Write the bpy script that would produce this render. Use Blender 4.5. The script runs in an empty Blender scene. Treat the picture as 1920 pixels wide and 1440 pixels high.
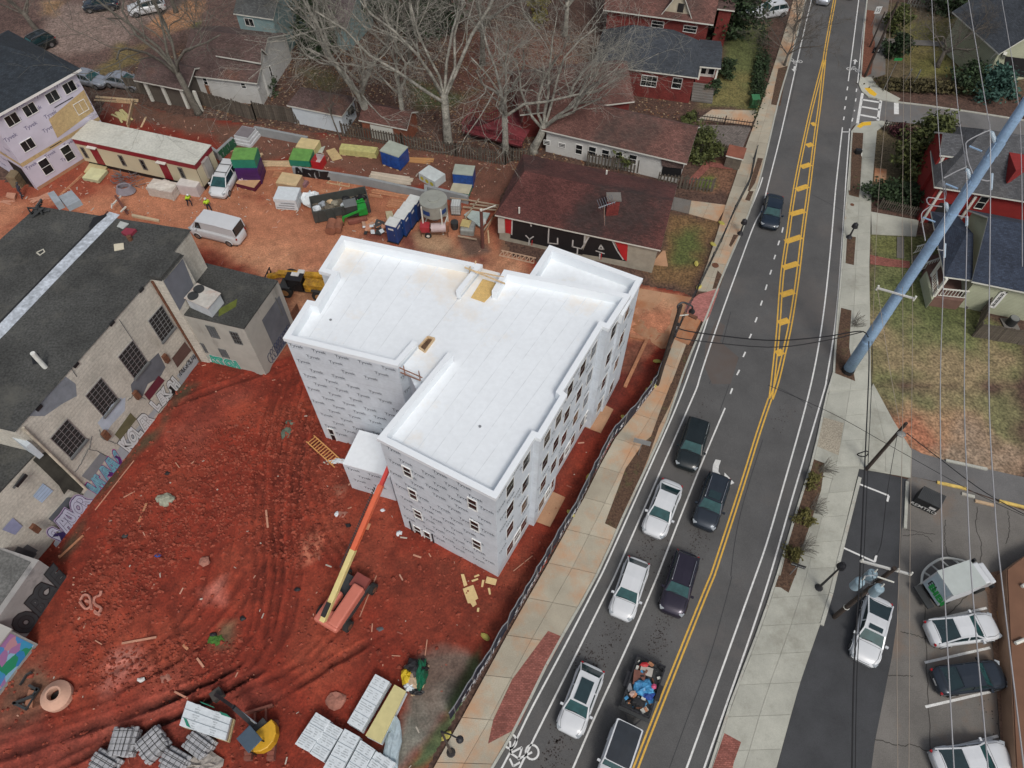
import bpy,math,random,re
import numpy as np
from mathutils import Vector,Matrix
random.seed(7); rng=np.random.default_rng(7)
S=bpy.context.scene; C=S.collection
# ---------------------------------------------------------------- camera (drone 50 m above the street, solved from the photograph)
F,CH=1356.0,50.0
_d=np.array([-6.,930.,F]); _d /= np.linalg.norm(_d); _up=-_d
_fy=np.array([0,0,1.]); _fy=_fy-_up*(_fy@_up); _fy /= np.linalg.norm(_fy)
RW=np.array([np.cross(_fy,_up),_fy,_up])
cam=bpy.data.cameras.new('camera'); co=bpy.data.objects.new('camera',cam); C.objects.link(co); S.camera=co
cam.sensor_width=36; cam.lens=F/1920*36; cam.clip_start=1; cam.clip_end=3000
_r,_u,_b=RW@[1,0,0],RW@[0,-1,0],RW@[0,0,-1]
co.matrix_world=Matrix(((_r[0],_u[0],_b[0],0),(_r[1],_u[1],_b[1],0),(_r[2],_u[2],_b[2],CH),(0,0,0,1)))
# ---------------------------------------------------------------- overcast daylight
w=bpy.data.worlds.new("World"); S.world=w; w.use_nodes=True; nt=w.node_tree; nt.nodes.clear()
sky=nt.nodes.new('ShaderNodeTexSky'); sky.sky_type='NISHITA'; sky.sun_disc=False
sky.sun_elevation=math.radians(52); sky.sun_rotation=math.radians(162); sky.dust_density=4; sky.air_density=1.0
hs=nt.nodes.new('ShaderNodeHueSaturation'); hs.inputs['Saturation'].default_value=.5
bg=nt.nodes.new('ShaderNodeBackground'); bg.inputs[1].default_value=.10
wo=nt.nodes.new('ShaderNodeOutputWorld')
nt.links.new(sky.outputs[0],hs.inputs['Color']); nt.links.new(hs.outputs[0],bg.inputs[0]); nt.links.new(bg.outputs[0],wo.inputs[0])
sl=bpy.data.lights.new('sun','SUN'); sl.energy=1.35; sl.angle=math.radians(16); sl.color=(1,.96,.9)
so=bpy.data.objects.new('sun',sl); C.objects.link(so); so.rotation_euler=(math.radians(38),0,math.radians(18))
S.view_settings.view_transform='Standard'; S.view_settings.look='None'; S.view_settings.exposure=.07; S.view_settings.gamma=1
S.view_settings.use_curve_mapping=False
# ---------------------------------------------------------------- surveying helpers: photo pixel -> point on a level or on a wall
def P(x,y,z=0.):
    v=RW@np.array([x-960,y-720,F]); t=(z-CH)/v[2]; return Vector((v[0]*t,v[1]*t,z))
def Q(p):
    c=RW.T@(np.array(p)-np.array([0,0,CH])); return 960+F*c[0]/c[2],720+F*c[1]/c[2]
_reg={chr(65+i):((i % 4)*480,(i // 4)*360,4.) for i in range(16)}
_reg|={'R':(0,480,4.8),'S':(0,780,8.),'T':(920,280,5.0526),'U':(840,1000,6.857),'a':(380,260,8.),'b':(0,280,8.),'c':(200,290,8.),'d':(1680,200,8.),'e':(1680,370,8.),'f':(1680,0,8.),
         'g':(480,480,8.),'h':(360,0,8.),'i':(600,300,5.3333),'j':(0,960,8.),'k':(1480,1020,8.),'l':(1700,1020,8.727),'m':(340,1300,8.),'n':(1120,560,8.),'o':(0,1160,8.),'p':(720,620,8.)}
def X(s):
    out=[]; cur='*'
    for t in s.split():
        if t[0] in _reg or t[0]=='*':cur=t[0]; t=t[1:]
        a,b=map(float,t.split(','))
        out.append((a,b) if cur=='*' else (_reg[cur][0]+a/_reg[cur][2],_reg[cur][1]+b/_reg[cur][2]))
    return out
def W(s,z=0.):return [P(a,b,z) for a,b in X(s)]
def wallpt(A,B,px):
    v=RW@np.array([px[0]-960,px[1]-720,F]); d=np.array([B.x-A.x,B.y-A.y]); L=np.linalg.norm(d); d /= L
    n=np.array([-d[1],d[0]]); t=(n@[A.x,A.y])/(n@v[:2])
    return float((v[:2]*t-[A.x,A.y])@d),float(CH+v[2]*t)
V=Vector; Zv=V((0,0,1))
def tag(o,label=None,cat=None,group=None,kind=None):
    if label:o['label']=label
    if cat:o['category']=cat
    if group:o['group']=group
    if kind:o['kind']=kind
    return o
FR={}
def thing(name,label,cat,loc,rz=0,group=None,kind=None):
    o=bpy.data.objects.new(name,None); C.objects.link(o); o.empty_display_size=.3
    o.location=loc; o.rotation_euler=(0,0,rz); tag(o,label,cat,group,kind)
    FR[o.name]=(Matrix.Translation(V(loc))@Matrix.Rotation(rz,4,'Z')).inverted(); return o
def kids(o):return list(KIDS.get(o.as_pointer(),[]))
KIDS={}
def copy_tree(o,parent=None):
    c=o.copy(); C.objects.link(c); c.parent=parent
    if parent is not None:KIDS.setdefault(parent.as_pointer(),[]).append(c)
    for ch in kids(o):copy_tree(ch,c)
    return c
def rename(o,label,group=None):o['label']=label; return o
_tc={}
def glyphs(s,off=0.):
    k=(s,off)
    if k not in _tc:
        cu=bpy.data.curves.new('t','FONT'); cu.body=s; cu.resolution_u=3; cu.offset=off; cu.fill_mode='FRONT'; cu.align_x='CENTER'
        ob=bpy.data.objects.new('t',cu); C.objects.link(ob)
        me=bpy.data.meshes.new_from_object(ob.evaluated_get(bpy.context.evaluated_depsgraph_get()))
        _tc[k]=([tuple(v.co) for v in me.vertices],[tuple(p.vertices) for p in me.polygons])
        bpy.data.objects.remove(ob); bpy.data.meshes.remove(me); bpy.data.curves.remove(cu)
    return _tc[k]
class MB:
    def __init__(s):s.v=[]; s.f=[]; s.m=[]; s.k=0
    def mat(s,k):s.k=k; return s
    def add(s,vs,fs):
        n=len(s.v); s.v+=[tuple(a) for a in vs]; s.f+=[tuple(i+n for i in f) for f in fs]; s.m+=[s.k]*len(fs); return s
    def poly(s,*p):return s.add(p,[tuple(range(len(p)))])
    def box(s,c,d,rz=0,tilt=0):
        R=Matrix.Rotation(rz,3,'Z')@Matrix.Rotation(tilt,3,'X'); c=V(c)
        vs=[c+R@V((a*d[0]/2,b*d[1]/2,e*d[2]/2)) for e in (-1,1) for b in (-1,1) for a in (-1,1)]
        return s.add(vs,[(0,2,3,1),(4,5,7,6),(0,1,5,4),(2,6,7,3),(0,4,6,2),(1,3,7,5)])
    def beam(s,p,q,w,h=None):
        h=h or w; p=V(p); q=V(q); d=(q-p).normalized(); a=d.cross(Zv)
        a=V((1,0,0)) if a.length<1e-3 else a.normalized()
        b=a.cross(d); vs=[x+a*i*w/2+b*j*h/2 for x in (p,q) for j in (-1,1) for i in (-1,1)]
        return s.add(vs,[(0,1,3,2),(4,6,7,5),(0,4,5,1),(2,3,7,6),(0,2,6,4),(1,5,7,3)])
    def tube(s,pts,r,n=6,cap=True):
        pts=[V(p) for p in pts]; rs=r if isinstance(r,(list,tuple)) else [r]*len(pts)
        vs=[]; a=None
        for i,p in enumerate(pts):
            d=(pts[min(i+1,len(pts)-1)]-pts[max(i-1,0)]).normalized()
            if a is None:a=d.orthogonal().normalized()
            else:
                a=a-d*a.dot(d); a=a.normalized() if a.length>1e-6 else d.orthogonal().normalized()
            b=d.cross(a)
            for k in range(n):
                t=2*math.pi*k/n; vs.append(p+(a*math.cos(t)+b*math.sin(t))*rs[i])
        fs=[(i*n+k,i*n+(k+1) % n,(i+1)*n+(k+1) % n,(i+1)*n+k) for i in range(len(pts)-1) for k in range(n)]
        if cap:fs+=[tuple(range(n))[::-1],tuple(range((len(pts)-1)*n,len(pts)*n))]
        return s.add(vs,fs)
    def cyl(s,p,q,r,r2=None,n=12):return s.tube([p,q],[r,r if r2 is None else r2],n)
    def prism(s,pl,z0,z1,bottom=False):
        pl=[(p[0],p[1]) for p in pl]; n=len(pl)
        if sum(pl[i][0]*pl[(i+1) % n][1]-pl[(i+1) % n][0]*pl[i][1] for i in range(n))<0:pl=pl[::-1]
        vs=[(x,y,z0) for x,y in pl]+[(x,y,z1) for x,y in pl]
        fs=[(i,(i+1) % n,n+(i+1) % n,n+i) for i in range(n)]+[tuple(range(n,2*n))]
        if bottom:fs.append(tuple(range(n))[::-1])
        return s.add(vs,fs)
    def ball(s,c,r,n=8,sz=(1,1,1),jit=0,seed=0):
        rr=random.Random(seed); vs=[]; c=V(c); m=max(3,n // 2)
        for i in range(m+1):
            t=math.pi*i/m
            for k in range(n):
                a=2*math.pi*k/n; q=1+rr.uniform(-jit,jit) if 0<i<m else 1
                vs.append((c.x+r*sz[0]*q*math.sin(t)*math.cos(a),c.y+r*sz[1]*q*math.sin(t)*math.sin(a),c.z+r*sz[2]*q*math.cos(t)))
        return s.add(vs,[(i*n+k,(i+1)*n+k,(i+1)*n+(k+1) % n,i*n+(k+1) % n) for i in range(m) for k in range(n)])
    def text(s,t,o,u,v,size,off=0.,lift=0.):
        gv,gf=glyphs(t,off); o=V(o); u=V(u).normalized(); v=V(v).normalized(); n=u.cross(v)
        return s.add([o+u*a[0]*size+v*a[1]*size+n*lift for a in gv],gf)
    def ribbon(s,pts,w,z,side=0):
        pts=[V((p[0],p[1],z)) for p in pts]; L=[]; R_=[]
        for i,p in enumerate(pts):
            d=(pts[min(i+1,len(pts)-1)]-pts[max(i-1,0)]).normalized(); n=V((-d.y,d.x,0))
            L.append(p+n*(side+w/2)); R_.append(p+n*(side-w/2))
        k=len(pts); return s.add(L+R_,[(k+i,k+i+1,i+1,i) for i in range(k-1)])
    def build(s,name,mats,parent=None,org=None,label=None,cat=None,group=None,kind=None,smooth=False,bevel=0,local=False):
        if not s.f:return None
        vs=s.v
        if parent is not None and not local:
            M_=FR[parent.name]; A=np.array(M_); vv=np.array(vs,float)@A[:3,:3].T+A[:3,3]; vs=vv.tolist()
        elif org is not None:vs=(np.array(vs,float)-np.array(org)).tolist()
        me=bpy.data.meshes.new(name); me.from_pydata(vs,[],s.f)
        mats=mats if isinstance(mats,(list,tuple)) else [mats]
        for m in mats:me.materials.append(m)
        if len(mats)>1:me.polygons.foreach_set('material_index',s.m)
        if smooth:me.polygons.foreach_set('use_smooth',[True]*len(s.f))
        # metre UVs: u level along the face, v up its slope
        uv=me.uv_layers.new(name='UVMap'); me.update()
        nl=len(me.loops); vi=np.empty(nl,np.int32); me.loops.foreach_get('vertex_index',vi)
        N=np.empty(len(me.polygons)*3); me.polygons.foreach_get('normal',N); N=N.reshape(-1,3)
        lt=np.empty(len(me.polygons),np.int32); me.polygons.foreach_get('loop_total',lt); pn=np.repeat(N,lt,0)
        cs=np.array(vs,float)[vi]; h=np.cross([0,0,1.],pn); hl=np.linalg.norm(h,axis=1,keepdims=True)
        h=np.where(hl<.02,[1.,0,0],h/np.maximum(hl,1e-9)); vv=np.cross(pn,h)
        me.uv_layers[0].data.foreach_set('uv',np.stack([(cs*h).sum(1),(cs*vv).sum(1)],1).astype(np.float32).ravel())
        o=bpy.data.objects.new(name,me); C.objects.link(o)
        if parent is not None:o.parent=parent; FR[o.name]=FR[parent.name]; KIDS.setdefault(parent.as_pointer(),[]).append(o)
        else:
            if org is not None:o.location=org
            FR[o.name]=Matrix.Translation(V(org) if org is not None else V()).inverted()
        if bevel:
            b=o.modifiers.new('bevel','BEVEL'); b.width=bevel; b.segments=2; b.limit_method='ANGLE'
        return tag(o,label,cat,group,kind)
def clones(o,mats_):
    for M_ in mats_:
        c=o.copy(); C.objects.link(c); c.parent=o.parent; c.matrix_basis=M_; KIDS.setdefault(o.parent.as_pointer(),[]).append(c)
def piece(name,mat,parent,dims,places,bevel=0):
    b=MB().box((0,0,0),dims); o=None; out=[]
    for pl in places:
        M_=FR[parent.name]@Matrix.Translation(V(pl[0]))@Matrix.Rotation(pl[1],4,'Z')@(Matrix.Rotation(pl[2],4,'X') if len(pl)>2 else Matrix())
        if o is None:
            o=b.build(name,mat,parent,local=True,bevel=bevel); o.matrix_basis=M_
        else:clones(o,[M_])
    return o
# ---------------------------------------------------------------- materials
MT={}
def mat(name,col,rough=.8,metal=0.,var=.12,sc=1.5,bump=0.,bsc=None,col2=None,f=None,spec=.5,fine=None,rnd=0.,stain=None):
    if name in MT:return MT[name]
    m=bpy.data.materials.new(name); m.use_nodes=True; t=m.node_tree; b=t.nodes['Principled BSDF']; N=t.nodes.new; L=t.links.new
    b.inputs['Roughness'].default_value=rough; b.inputs['Metallic'].default_value=metal; b.inputs['Specular IOR Level'].default_value=spec
    tc=N('ShaderNodeTexCoord'); n=N('ShaderNodeTexNoise'); n.inputs['Scale'].default_value=sc; n.inputs['Detail'].default_value=7; n.inputs['Roughness'].default_value=.62
    L(tc.outputs['Object'],n.inputs['Vector']); r=N('ShaderNodeValToRGB'); L(n.outputs['Fac'],r.inputs[0])
    r.color_ramp.elements[0].position=.32; r.color_ramp.elements[1].position=.68
    r.color_ramp.elements[0].color=[*(c*(1-var) for c in col),1]; r.color_ramp.elements[1].color=[*(col2 or [c*(1+var) for c in col]),1]
    out=r.outputs[0]
    def mul(a,fac_node_out,lo,hi,blend='MULTIPLY'):
        mr=N('ShaderNodeMapRange'); mr.inputs[1].default_value=.3; mr.inputs[2].default_value=.7; mr.inputs[3].default_value=lo; mr.inputs[4].default_value=hi; L(fac_node_out,mr.inputs[0])
        mx=N('ShaderNodeMix'); mx.data_type='RGBA'; mx.blend_type='MULTIPLY'; mx.inputs[0].default_value=1; L(a,mx.inputs[6]); L(mr.outputs[0],mx.inputs[7]); return mx.outputs[2]
    if fine:
        n2=N('ShaderNodeTexNoise'); n2.inputs['Scale'].default_value=fine[0]; n2.inputs['Detail'].default_value=3; L(tc.outputs['Object'],n2.inputs['Vector'])
        out=mul(out,n2.outputs['Fac'],1-fine[1],1+fine[1])
    if stain:
        n3=N('ShaderNodeTexNoise'); n3.inputs['Scale'].default_value=stain[0]; n3.inputs['Detail'].default_value=6; n3.inputs['Roughness'].default_value=.7
        mp=N('ShaderNodeMapping'); L(tc.outputs['Object'],mp.inputs[0]); mp.inputs['Location'].default_value=(5,3,1)
        if len(stain)>3:mp.inputs['Scale'].default_value=(1,1,stain[3])
        L(mp.outputs[0],n3.inputs['Vector']); mr=N('ShaderNodeMapRange'); mr.inputs[1].default_value=stain[2]; mr.inputs[2].default_value=stain[2]+.18; mr.inputs[4].default_value=.85; L(n3.outputs['Fac'],mr.inputs[0])
        mx=N('ShaderNodeMix'); mx.data_type='RGBA'; L(mr.outputs[0],mx.inputs[0]); L(out,mx.inputs[6]); mx.inputs[7].default_value=[*stain[1],1]; out=mx.outputs[2]
    if f:out=f(t,N,L,tc,out,b)
    if rnd:
        oi=N('ShaderNodeObjectInfo'); mr=N('ShaderNodeMapRange'); mr.inputs[3].default_value=1-rnd; mr.inputs[4].default_value=1+rnd; L(oi.outputs['Random'],mr.inputs[0])
        mx=N('ShaderNodeMix'); mx.data_type='RGBA'; mx.blend_type='MULTIPLY'; mx.inputs[0].default_value=1; L(out,mx.inputs[6]); L(mr.outputs[0],mx.inputs[7]); out=mx.outputs[2]
    L(out,b.inputs['Base Color'])
    if bump:
        n4=N('ShaderNodeTexNoise'); n4.inputs['Scale'].default_value=bsc or sc*8; n4.inputs['Detail'].default_value=5; L(tc.outputs['Object'],n4.inputs['Vector'])
        bp=N('ShaderNodeBump'); bp.inputs['Strength'].default_value=1; bp.inputs['Distance'].default_value=bump; L(n4.outputs['Fac'],bp.inputs['Height'])
        if b.inputs['Normal'].is_linked:L(b.inputs['Normal'].links[0].from_socket,bp.inputs['Normal'])
        L(bp.outputs[0],b.inputs['Normal'])
    MT[name]=m; return m
def courses(bw,rh,mortar,mcol,off=.5,cvar=.25,bmp=.01):
    def f(t,N,L,tc,out,b):
        br=N('ShaderNodeTexBrick'); br.inputs['Scale'].default_value=1; br.inputs['Brick Width'].default_value=bw; br.inputs['Row Height'].default_value=rh
        br.inputs['Mortar Size'].default_value=mortar; br.offset=off; br.inputs['Color1'].default_value=(1-cvar,1-cvar,1-cvar,1); br.inputs['Color2'].default_value=(1+cvar,1+cvar,1+cvar,1)
        br.inputs['Mortar'].default_value=[*mcol,1]; L(tc.outputs['UV'],br.inputs[0])
        mx=N('ShaderNodeMix'); mx.data_type='RGBA'; mx.blend_type='MULTIPLY'; mx.inputs[0].default_value=1; L(out,mx.inputs[6]); L(br.outputs[0],mx.inputs[7])
        bp=N('ShaderNodeBump'); bp.invert=True; bp.inputs['Distance'].default_value=bmp; L(br.outputs['Fac'],bp.inputs['Height']); L(bp.outputs[0],b.inputs['Normal'])
        return mx.outputs[2]
    return f
def vcol(t,N,L,tc,out,b):
    a=N('ShaderNodeVertexColor'); a.layer_name='Col'; mx=N('ShaderNodeMix'); mx.data_type='RGBA'; mx.blend_type='MULTIPLY'; mx.inputs[0].default_value=1
    L(a.outputs[0],mx.inputs[6]); L(out,mx.inputs[7]); return mx.outputs[2]
asph=mat('asphalt',(.092,.091,.090),.85,var=.17,sc=.3,bump=.004,bsc=60,fine=(30,.3),stain=(.10,(.125,.112,.104),.5))
asph_old=mat('asphalt_old',(.15,.147,.145),.9,var=.2,sc=.25,bump=.004,bsc=50,fine=(30,.25),stain=(.3,(.16,.13,.11),.55))
asph_new=mat('asphalt_new',(.048,.05,.054),.85,var=.18,sc=.5,fine=(50,.3),bump=.003,bsc=60)
conc=mat('concrete_walk',(.40,.36,.28),.9,var=.12,sc=.5,fine=(18,.14),rnd=.1,stain=(.2,(.50,.26,.13),.46),bump=.002,bsc=40)
conc_r=mat('concrete_walk_clean',(.40,.40,.345),.9,var=.12,sc=.5,fine=(22,.1),rnd=.08,stain=(.35,(.27,.265,.22),.54),bump=.002,bsc=40)
conc_lot=mat('concrete_lot',(.155,.145,.132),.9,var=.2,sc=.3,fine=(14,.15),stain=(.16,(.20,.135,.095),.5),bump=.003,bsc=30)
conc_red=mat('concrete_muddy',(.42,.24,.14),.9,var=.2,sc=.4,fine=(18,.12),rnd=.06,stain=(.3,(.37,.13,.05),.48))
kerb=mat('kerb_concrete',(.42,.42,.37),.9,var=.12,sc=.8,fine=(12,.12),stain=(.3,(.36,.24,.15),.58))
white_paint=mat('road_paint_white',(.68,.68,.66),.7,var=.12,sc=3,fine=(25,.2),stain=(5,(.22,.22,.22),.60))
yellow_paint=mat('road_paint_yellow',(.66,.39,.06),.7,var=.12,sc=3,fine=(25,.2),stain=(5,(.25,.18,.1),.60))
yellow_dome=mat('tactile_yellow',(.75,.45,.03),.7,var=.15,sc=6)
mulch=mat('mulch',(.095,.055,.035),1,var=.5,sc=6,fine=(30,.6),bump=.03,bsc=25,stain=(1.2,(.10,.11,.04),.58))
mulch_red=mat('mulch_red',(.16,.06,.035),1,var=.4,sc=6,fine=(30,.5),bump=.03,bsc=25)
gravel=mat('gravel',(.36,.32,.25),1,var=.35,sc=10,fine=(40,.5),bump=.03,bsc=30)
brickpave=mat('brick_pavers',(.27,.10,.08),.9,var=.2,sc=1,f=courses(.21,.105,.012,(.75,.6,.5)),fine=(12,.2))
white_roof=mat('roof_membrane',(.79,.83,.86),.6,var=.04,sc=.15,stain=(.12,(.76,.67,.55),.50),fine=(3,.03))
white_cap=mat('parapet_cap',(.80,.84,.87),.5,var=.02,sc=1)
wrap=mat('house_wrap',(.62,.67,.72),.65,var=.08,sc=.8,bump=.035,bsc=1.6,f=courses(60,1.37,.012,(.82,.84,.86),cvar=.02),fine=(5,.05))
wrap2=mat('house_wrap_violet',(.58,.56,.66),.65,var=.08,sc=.7,bump=.02,bsc=1.2)
ink=mat('print_ink',(.06,.075,.10),.8,var=.1); ink_s=mat('print_small',(.36,.41,.46),.8,var=.1)
black=mat('black_matte',(.012,.012,.014),.6,var=.2); dark=mat('dark_interior',(.02,.018,.018),.9,var=.3)
glass=mat('window_glass',(.014,.016,.018),.12,var=.5,sc=.8,spec=.3)
glass_car=mat('car_glass',(.015,.035,.04),.05,var=.3,sc=.6,spec=.9)
glass_teal=mat('windscreen_glass',(.022,.075,.078),.08,var=.4,sc=1.2,spec=.45)
vinyl=mat('white_vinyl',(.78,.78,.76),.5,var=.04)
osb=mat('osb_board',(.50,.37,.19),.85,var=.15,sc=3,fine=(18,.2))
lumber=mat('lumber',(.55,.40,.24),.8,var=.2,sc=3,fine=(15,.15),rnd=.16)
lumber_red=mat('lumber_muddy',(.42,.19,.10),.85,var=.25,sc=2,fine=(15,.15),rnd=.15)
galv=mat('galvanised',(.30,.45,.64),.5,.1,var=.14,sc=.9,fine=(7,.1))
steel=mat('steel_grey',(.35,.36,.37),.4,.6,var=.1); tyre=mat('tyre',(.02,.02,.02),.9,var=.3)
rimm=mat('wheel_rim',(.3,.3,.31),.35,.7,var=.2); chrome=mat('chrome',(.6,.6,.6),.2,.9,var=.1)
polewood=mat('pole_wood',(.045,.032,.025),.9,var=.4,sc=3,fine=(20,.3))
wire=mat('wire_black',(.012,.012,.014),.7); wire_g=mat('wire_grey',(.45,.45,.46),.5,.3)
lampblk=mat('lamp_black',(.02,.02,.024),.45)
old_roof=mat('old_roof',(.055,.056,.053),1,var=.35,sc=.25,fine=(7,.4),stain=(.35,(.10,.098,.085),.52),bump=.03,bsc=4)
old_wall=mat('old_wall',(.53,.505,.44),.95,var=.16,sc=.5,f=courses(60,.33,.02,(.86,.86,.86),cvar=.02),fine=(6,.14),stain=(.5,(.33,.30,.25),.57,.2),bump=.01,bsc=8)
cmu=mat('block_wall',(.36,.37,.35),.95,var=.12,sc=.6,f=courses(.4,.2,.01,(.8,.8,.8),cvar=.05))
cmu_dark=mat('patch_grey',(.13,.135,.135),.95,var=.2,sc=.6)
rust=mat('rusty_steel',(.16,.07,.04),.8,.2,var=.4,sc=4)
shingle_dk=mat('shingles_dark',(.050,.058,.070),1,var=.2,sc=.6,f=courses(.3,.14,.012,(.6,.6,.6)),fine=(10,.2))
shingle_br=mat('shingles_brown',(.115,.075,.068),1,var=.25,sc=.4,f=courses(.3,.14,.012,(.55,.55,.55)),fine=(9,.25),stain=(.2,(.20,.10,.07),.55))
shingle_rd=mat('shingles_red',(.145,.070,.058),1,var=.3,sc=.35,f=courses(.3,.14,.012,(.55,.55,.55)),fine=(9,.3),stain=(.15,(.075,.055,.048),.5))
shingle_mr=mat('shingles_maroon',(.105,.038,.033),1,var=.35,sc=.3,f=courses(.3,.14,.01,(.6,.6,.6)),fine=(12,.4),stain=(.13,(.042,.030,.028),.47))
brickw=mat('red_brick',(.19,.035,.03),.9,var=.2,sc=.8,f=courses(.21,.075,.01,(.8,.6,.55)),fine=(9,.15))
redpaint=mat('red_siding',(.27,.02,.018),.75,var=.12,sc=1,f=courses(20,.14,.012,(.5,.5,.5),cvar=.03))
greensid=mat('pale_green_siding',(.44,.46,.33),.8,var=.07,sc=1,f=courses(20,.16,.01,(.6,.6,.6),cvar=.03))
tealsid=mat('teal_siding',(.24,.36,.37),.8,var=.08,sc=1,f=courses(20,.14,.012,(.65,.65,.65),cvar=.03))
white_wall=mat('white_painted_wall',(.58,.58,.56),.85,var=.08,sc=.7,f=courses(.4,.2,.008,(.85,.85,.85),cvar=.03))
cream=mat('cream_panel',(.62,.55,.38),.6,var=.05,sc=.5,f=courses(20,50,0,(1,1,1)))
maroon=mat('maroon_trim',(.22,.012,.022),.5,var=.08)
trimw=mat('white_trim',(.66,.66,.60),.6,var=.05)
fencewood=mat('fence_wood',(.105,.088,.07),.95,var=.3,sc=2,fine=(14,.25),rnd=.25)
fencered=mat('deck_red',(.20,.035,.042),.8,var=.2,sc=2,rnd=.3)
bark=mat('bark_pale',(.19,.18,.15),.95,var=.45,sc=1.4,fine=(8,.3),col2=(.42,.405,.35)); bark_d=mat('bark_dark',(.12,.105,.088),.95,var=.35,sc=2,fine=(9,.25))
bark_m=mat('bark_mid',(.13,.12,.10),.95,var=.35,sc=2,fine=(9,.25))
leaf=mat('leaf_green',(.045,.065,.018),.8,var=.6,sc=2.5,col2=(.13,.15,.04),rnd=.1); leaf_d=mat('leaf_dark',(.012,.026,.010),.8,var=.5,sc=1.5,col2=(.04,.075,.025))
leaf_b=mat('leaf_blue',(.02,.07,.055),.8,var=.5,sc=1.5,col2=(.06,.14,.11)); leaf_r=mat('leaf_maroon',(.05,.015,.02),.8,var=.5,sc=2,col2=(.11,.03,.035)); leaf_y=mat('leaf_yellow',(.16,.14,.03),.8,var=.5,sc=3,col2=(.3,.26,.05))
blue=mat('blue_tarp',(.01,.06,.26),.35,var=.25,sc=2,fine=(4,.15)); bluep=mat('blue_plastic',(.015,.055,.20),.45,var=.12)
green=mat('green_wrap',(.02,.20,.13),.45,var=.15); green2=mat('green_light',(.13,.30,.07),.6,var=.2,sc=2); purple=mat('purple_wrap',(.05,.012,.10),.45,var=.2)
wrapw=mat('white_wrap',(.62,.67,.70),.5,var=.08,sc=3,bump=.02,bsc=5); wrapg=mat('grey_bag_print',(.30,.33,.36),.6,var=.2,sc=6)
ylw_board=mat('pale_yellow_board',(.56,.50,.24),.8,var=.08,sc=2); orange=mat('machine_orange',(.50,.11,.045),.5,var=.1,sc=1.5); red=mat('red_plain',(.45,.02,.025),.5,var=.12)
mach_y=mat('machine_yellow',(.60,.33,.02),.45,var=.12,sc=2); mach_yd=mat('machine_yellow_dirty',(.45,.24,.02),.6,var=.5,sc=2,stain=(1.2,(.12,.05,.03),.5)); boom_y=mat('boom_cream',(.62,.52,.22),.5,var=.08)
mach_g=mat('machine_green',(.02,.28,.04),.45,var=.15); dkgrey=mat('dark_grey_steel',(.045,.048,.05),.6,.2,var=.2); conc_g=mat('bluegrey_cladding',(.30,.33,.36),.7,var=.15,sc=3)
tin=mat('hopper_grey',(.36,.37,.33),.6,.3,var=.12); hivis=mat('hi_vis',(.45,.65,.03),.7); skin=mat('skin',(.22,.12,.08),.6); denim=mat('dark_trousers',(.03,.03,.045),.9)
tan_mud=mat('tan_mud',(.48,.24,.16),.9,var=.15,sc=2); clothw=mat('cloth_grey_green',(.38,.45,.43),.7,var=.12,sc=3)
# ================================================================ ground
def hashn(ix,iy,s):
    n=(ix*374761393+iy*668265263+s*1442695041) & 0x7fffffff; n=((n ^ (n >> 13))*1274126177) & 0x7fffffff; return ((n ^ (n >> 16)) & 0xffff)/65535.
def vnoise(x,y,s=0):
    ix=np.floor(x).astype(np.int64); iy=np.floor(y).astype(np.int64); fx=x-ix; fy=y-iy; fx=fx*fx*(3-2*fx); fy=fy*fy*(3-2*fy)
    a=hashn(ix,iy,s); b=hashn(ix+1,iy,s); c=hashn(ix,iy+1,s); d=hashn(ix+1,iy+1,s)
    return (a*(1-fx)+b*fx)*(1-fy)+(c*(1-fx)+d*fx)*fy
def fbm(x,y,s=0,o=4):
    r=0; a=.5; t=0
    for k in range(o):r=r+a*vnoise(x*2**k,y*2**k,s+k); t+=a; a*=.55
    return r/t
def sdist(x,y,poly):
    px=[(p[0],p[1]) for p in poly]; n=len(px); ins=np.zeros(x.shape,bool); d=np.full(x.shape,1e9)
    for i in range(n):
        x0,y0=px[i]; x1,y1=px[(i+1) % n]
        c=((y0>y) != (y1>y)) & (x<(x1-x0)*(y-y0)/((y1-y0) or 1e-9)+x0); ins ^= c
        ex,ey=x1-x0,y1-y0; t=np.clip(((x-x0)*ex+(y-y0)*ey)/(ex*ex+ey*ey+1e-9),0,1)
        d=np.minimum(d,np.hypot(x-x0-t*ex,y-y0-t*ey))
    return np.where(ins,d,-d)
def ldist(x,y,pl):
    d=np.full(x.shape,1e9)
    for (x0,y0,*_),(x1,y1,*_) in zip(pl[:-1],pl[1:]):
        ex,ey=x1-x0,y1-y0; t=np.clip(((x-x0)*ex+(y-y0)*ey)/(ex*ex+ey*ey+1e-9),0,1); d=np.minimum(d,np.hypot(x-x0-t*ex,y-y0-t*ey))
    return d
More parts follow.
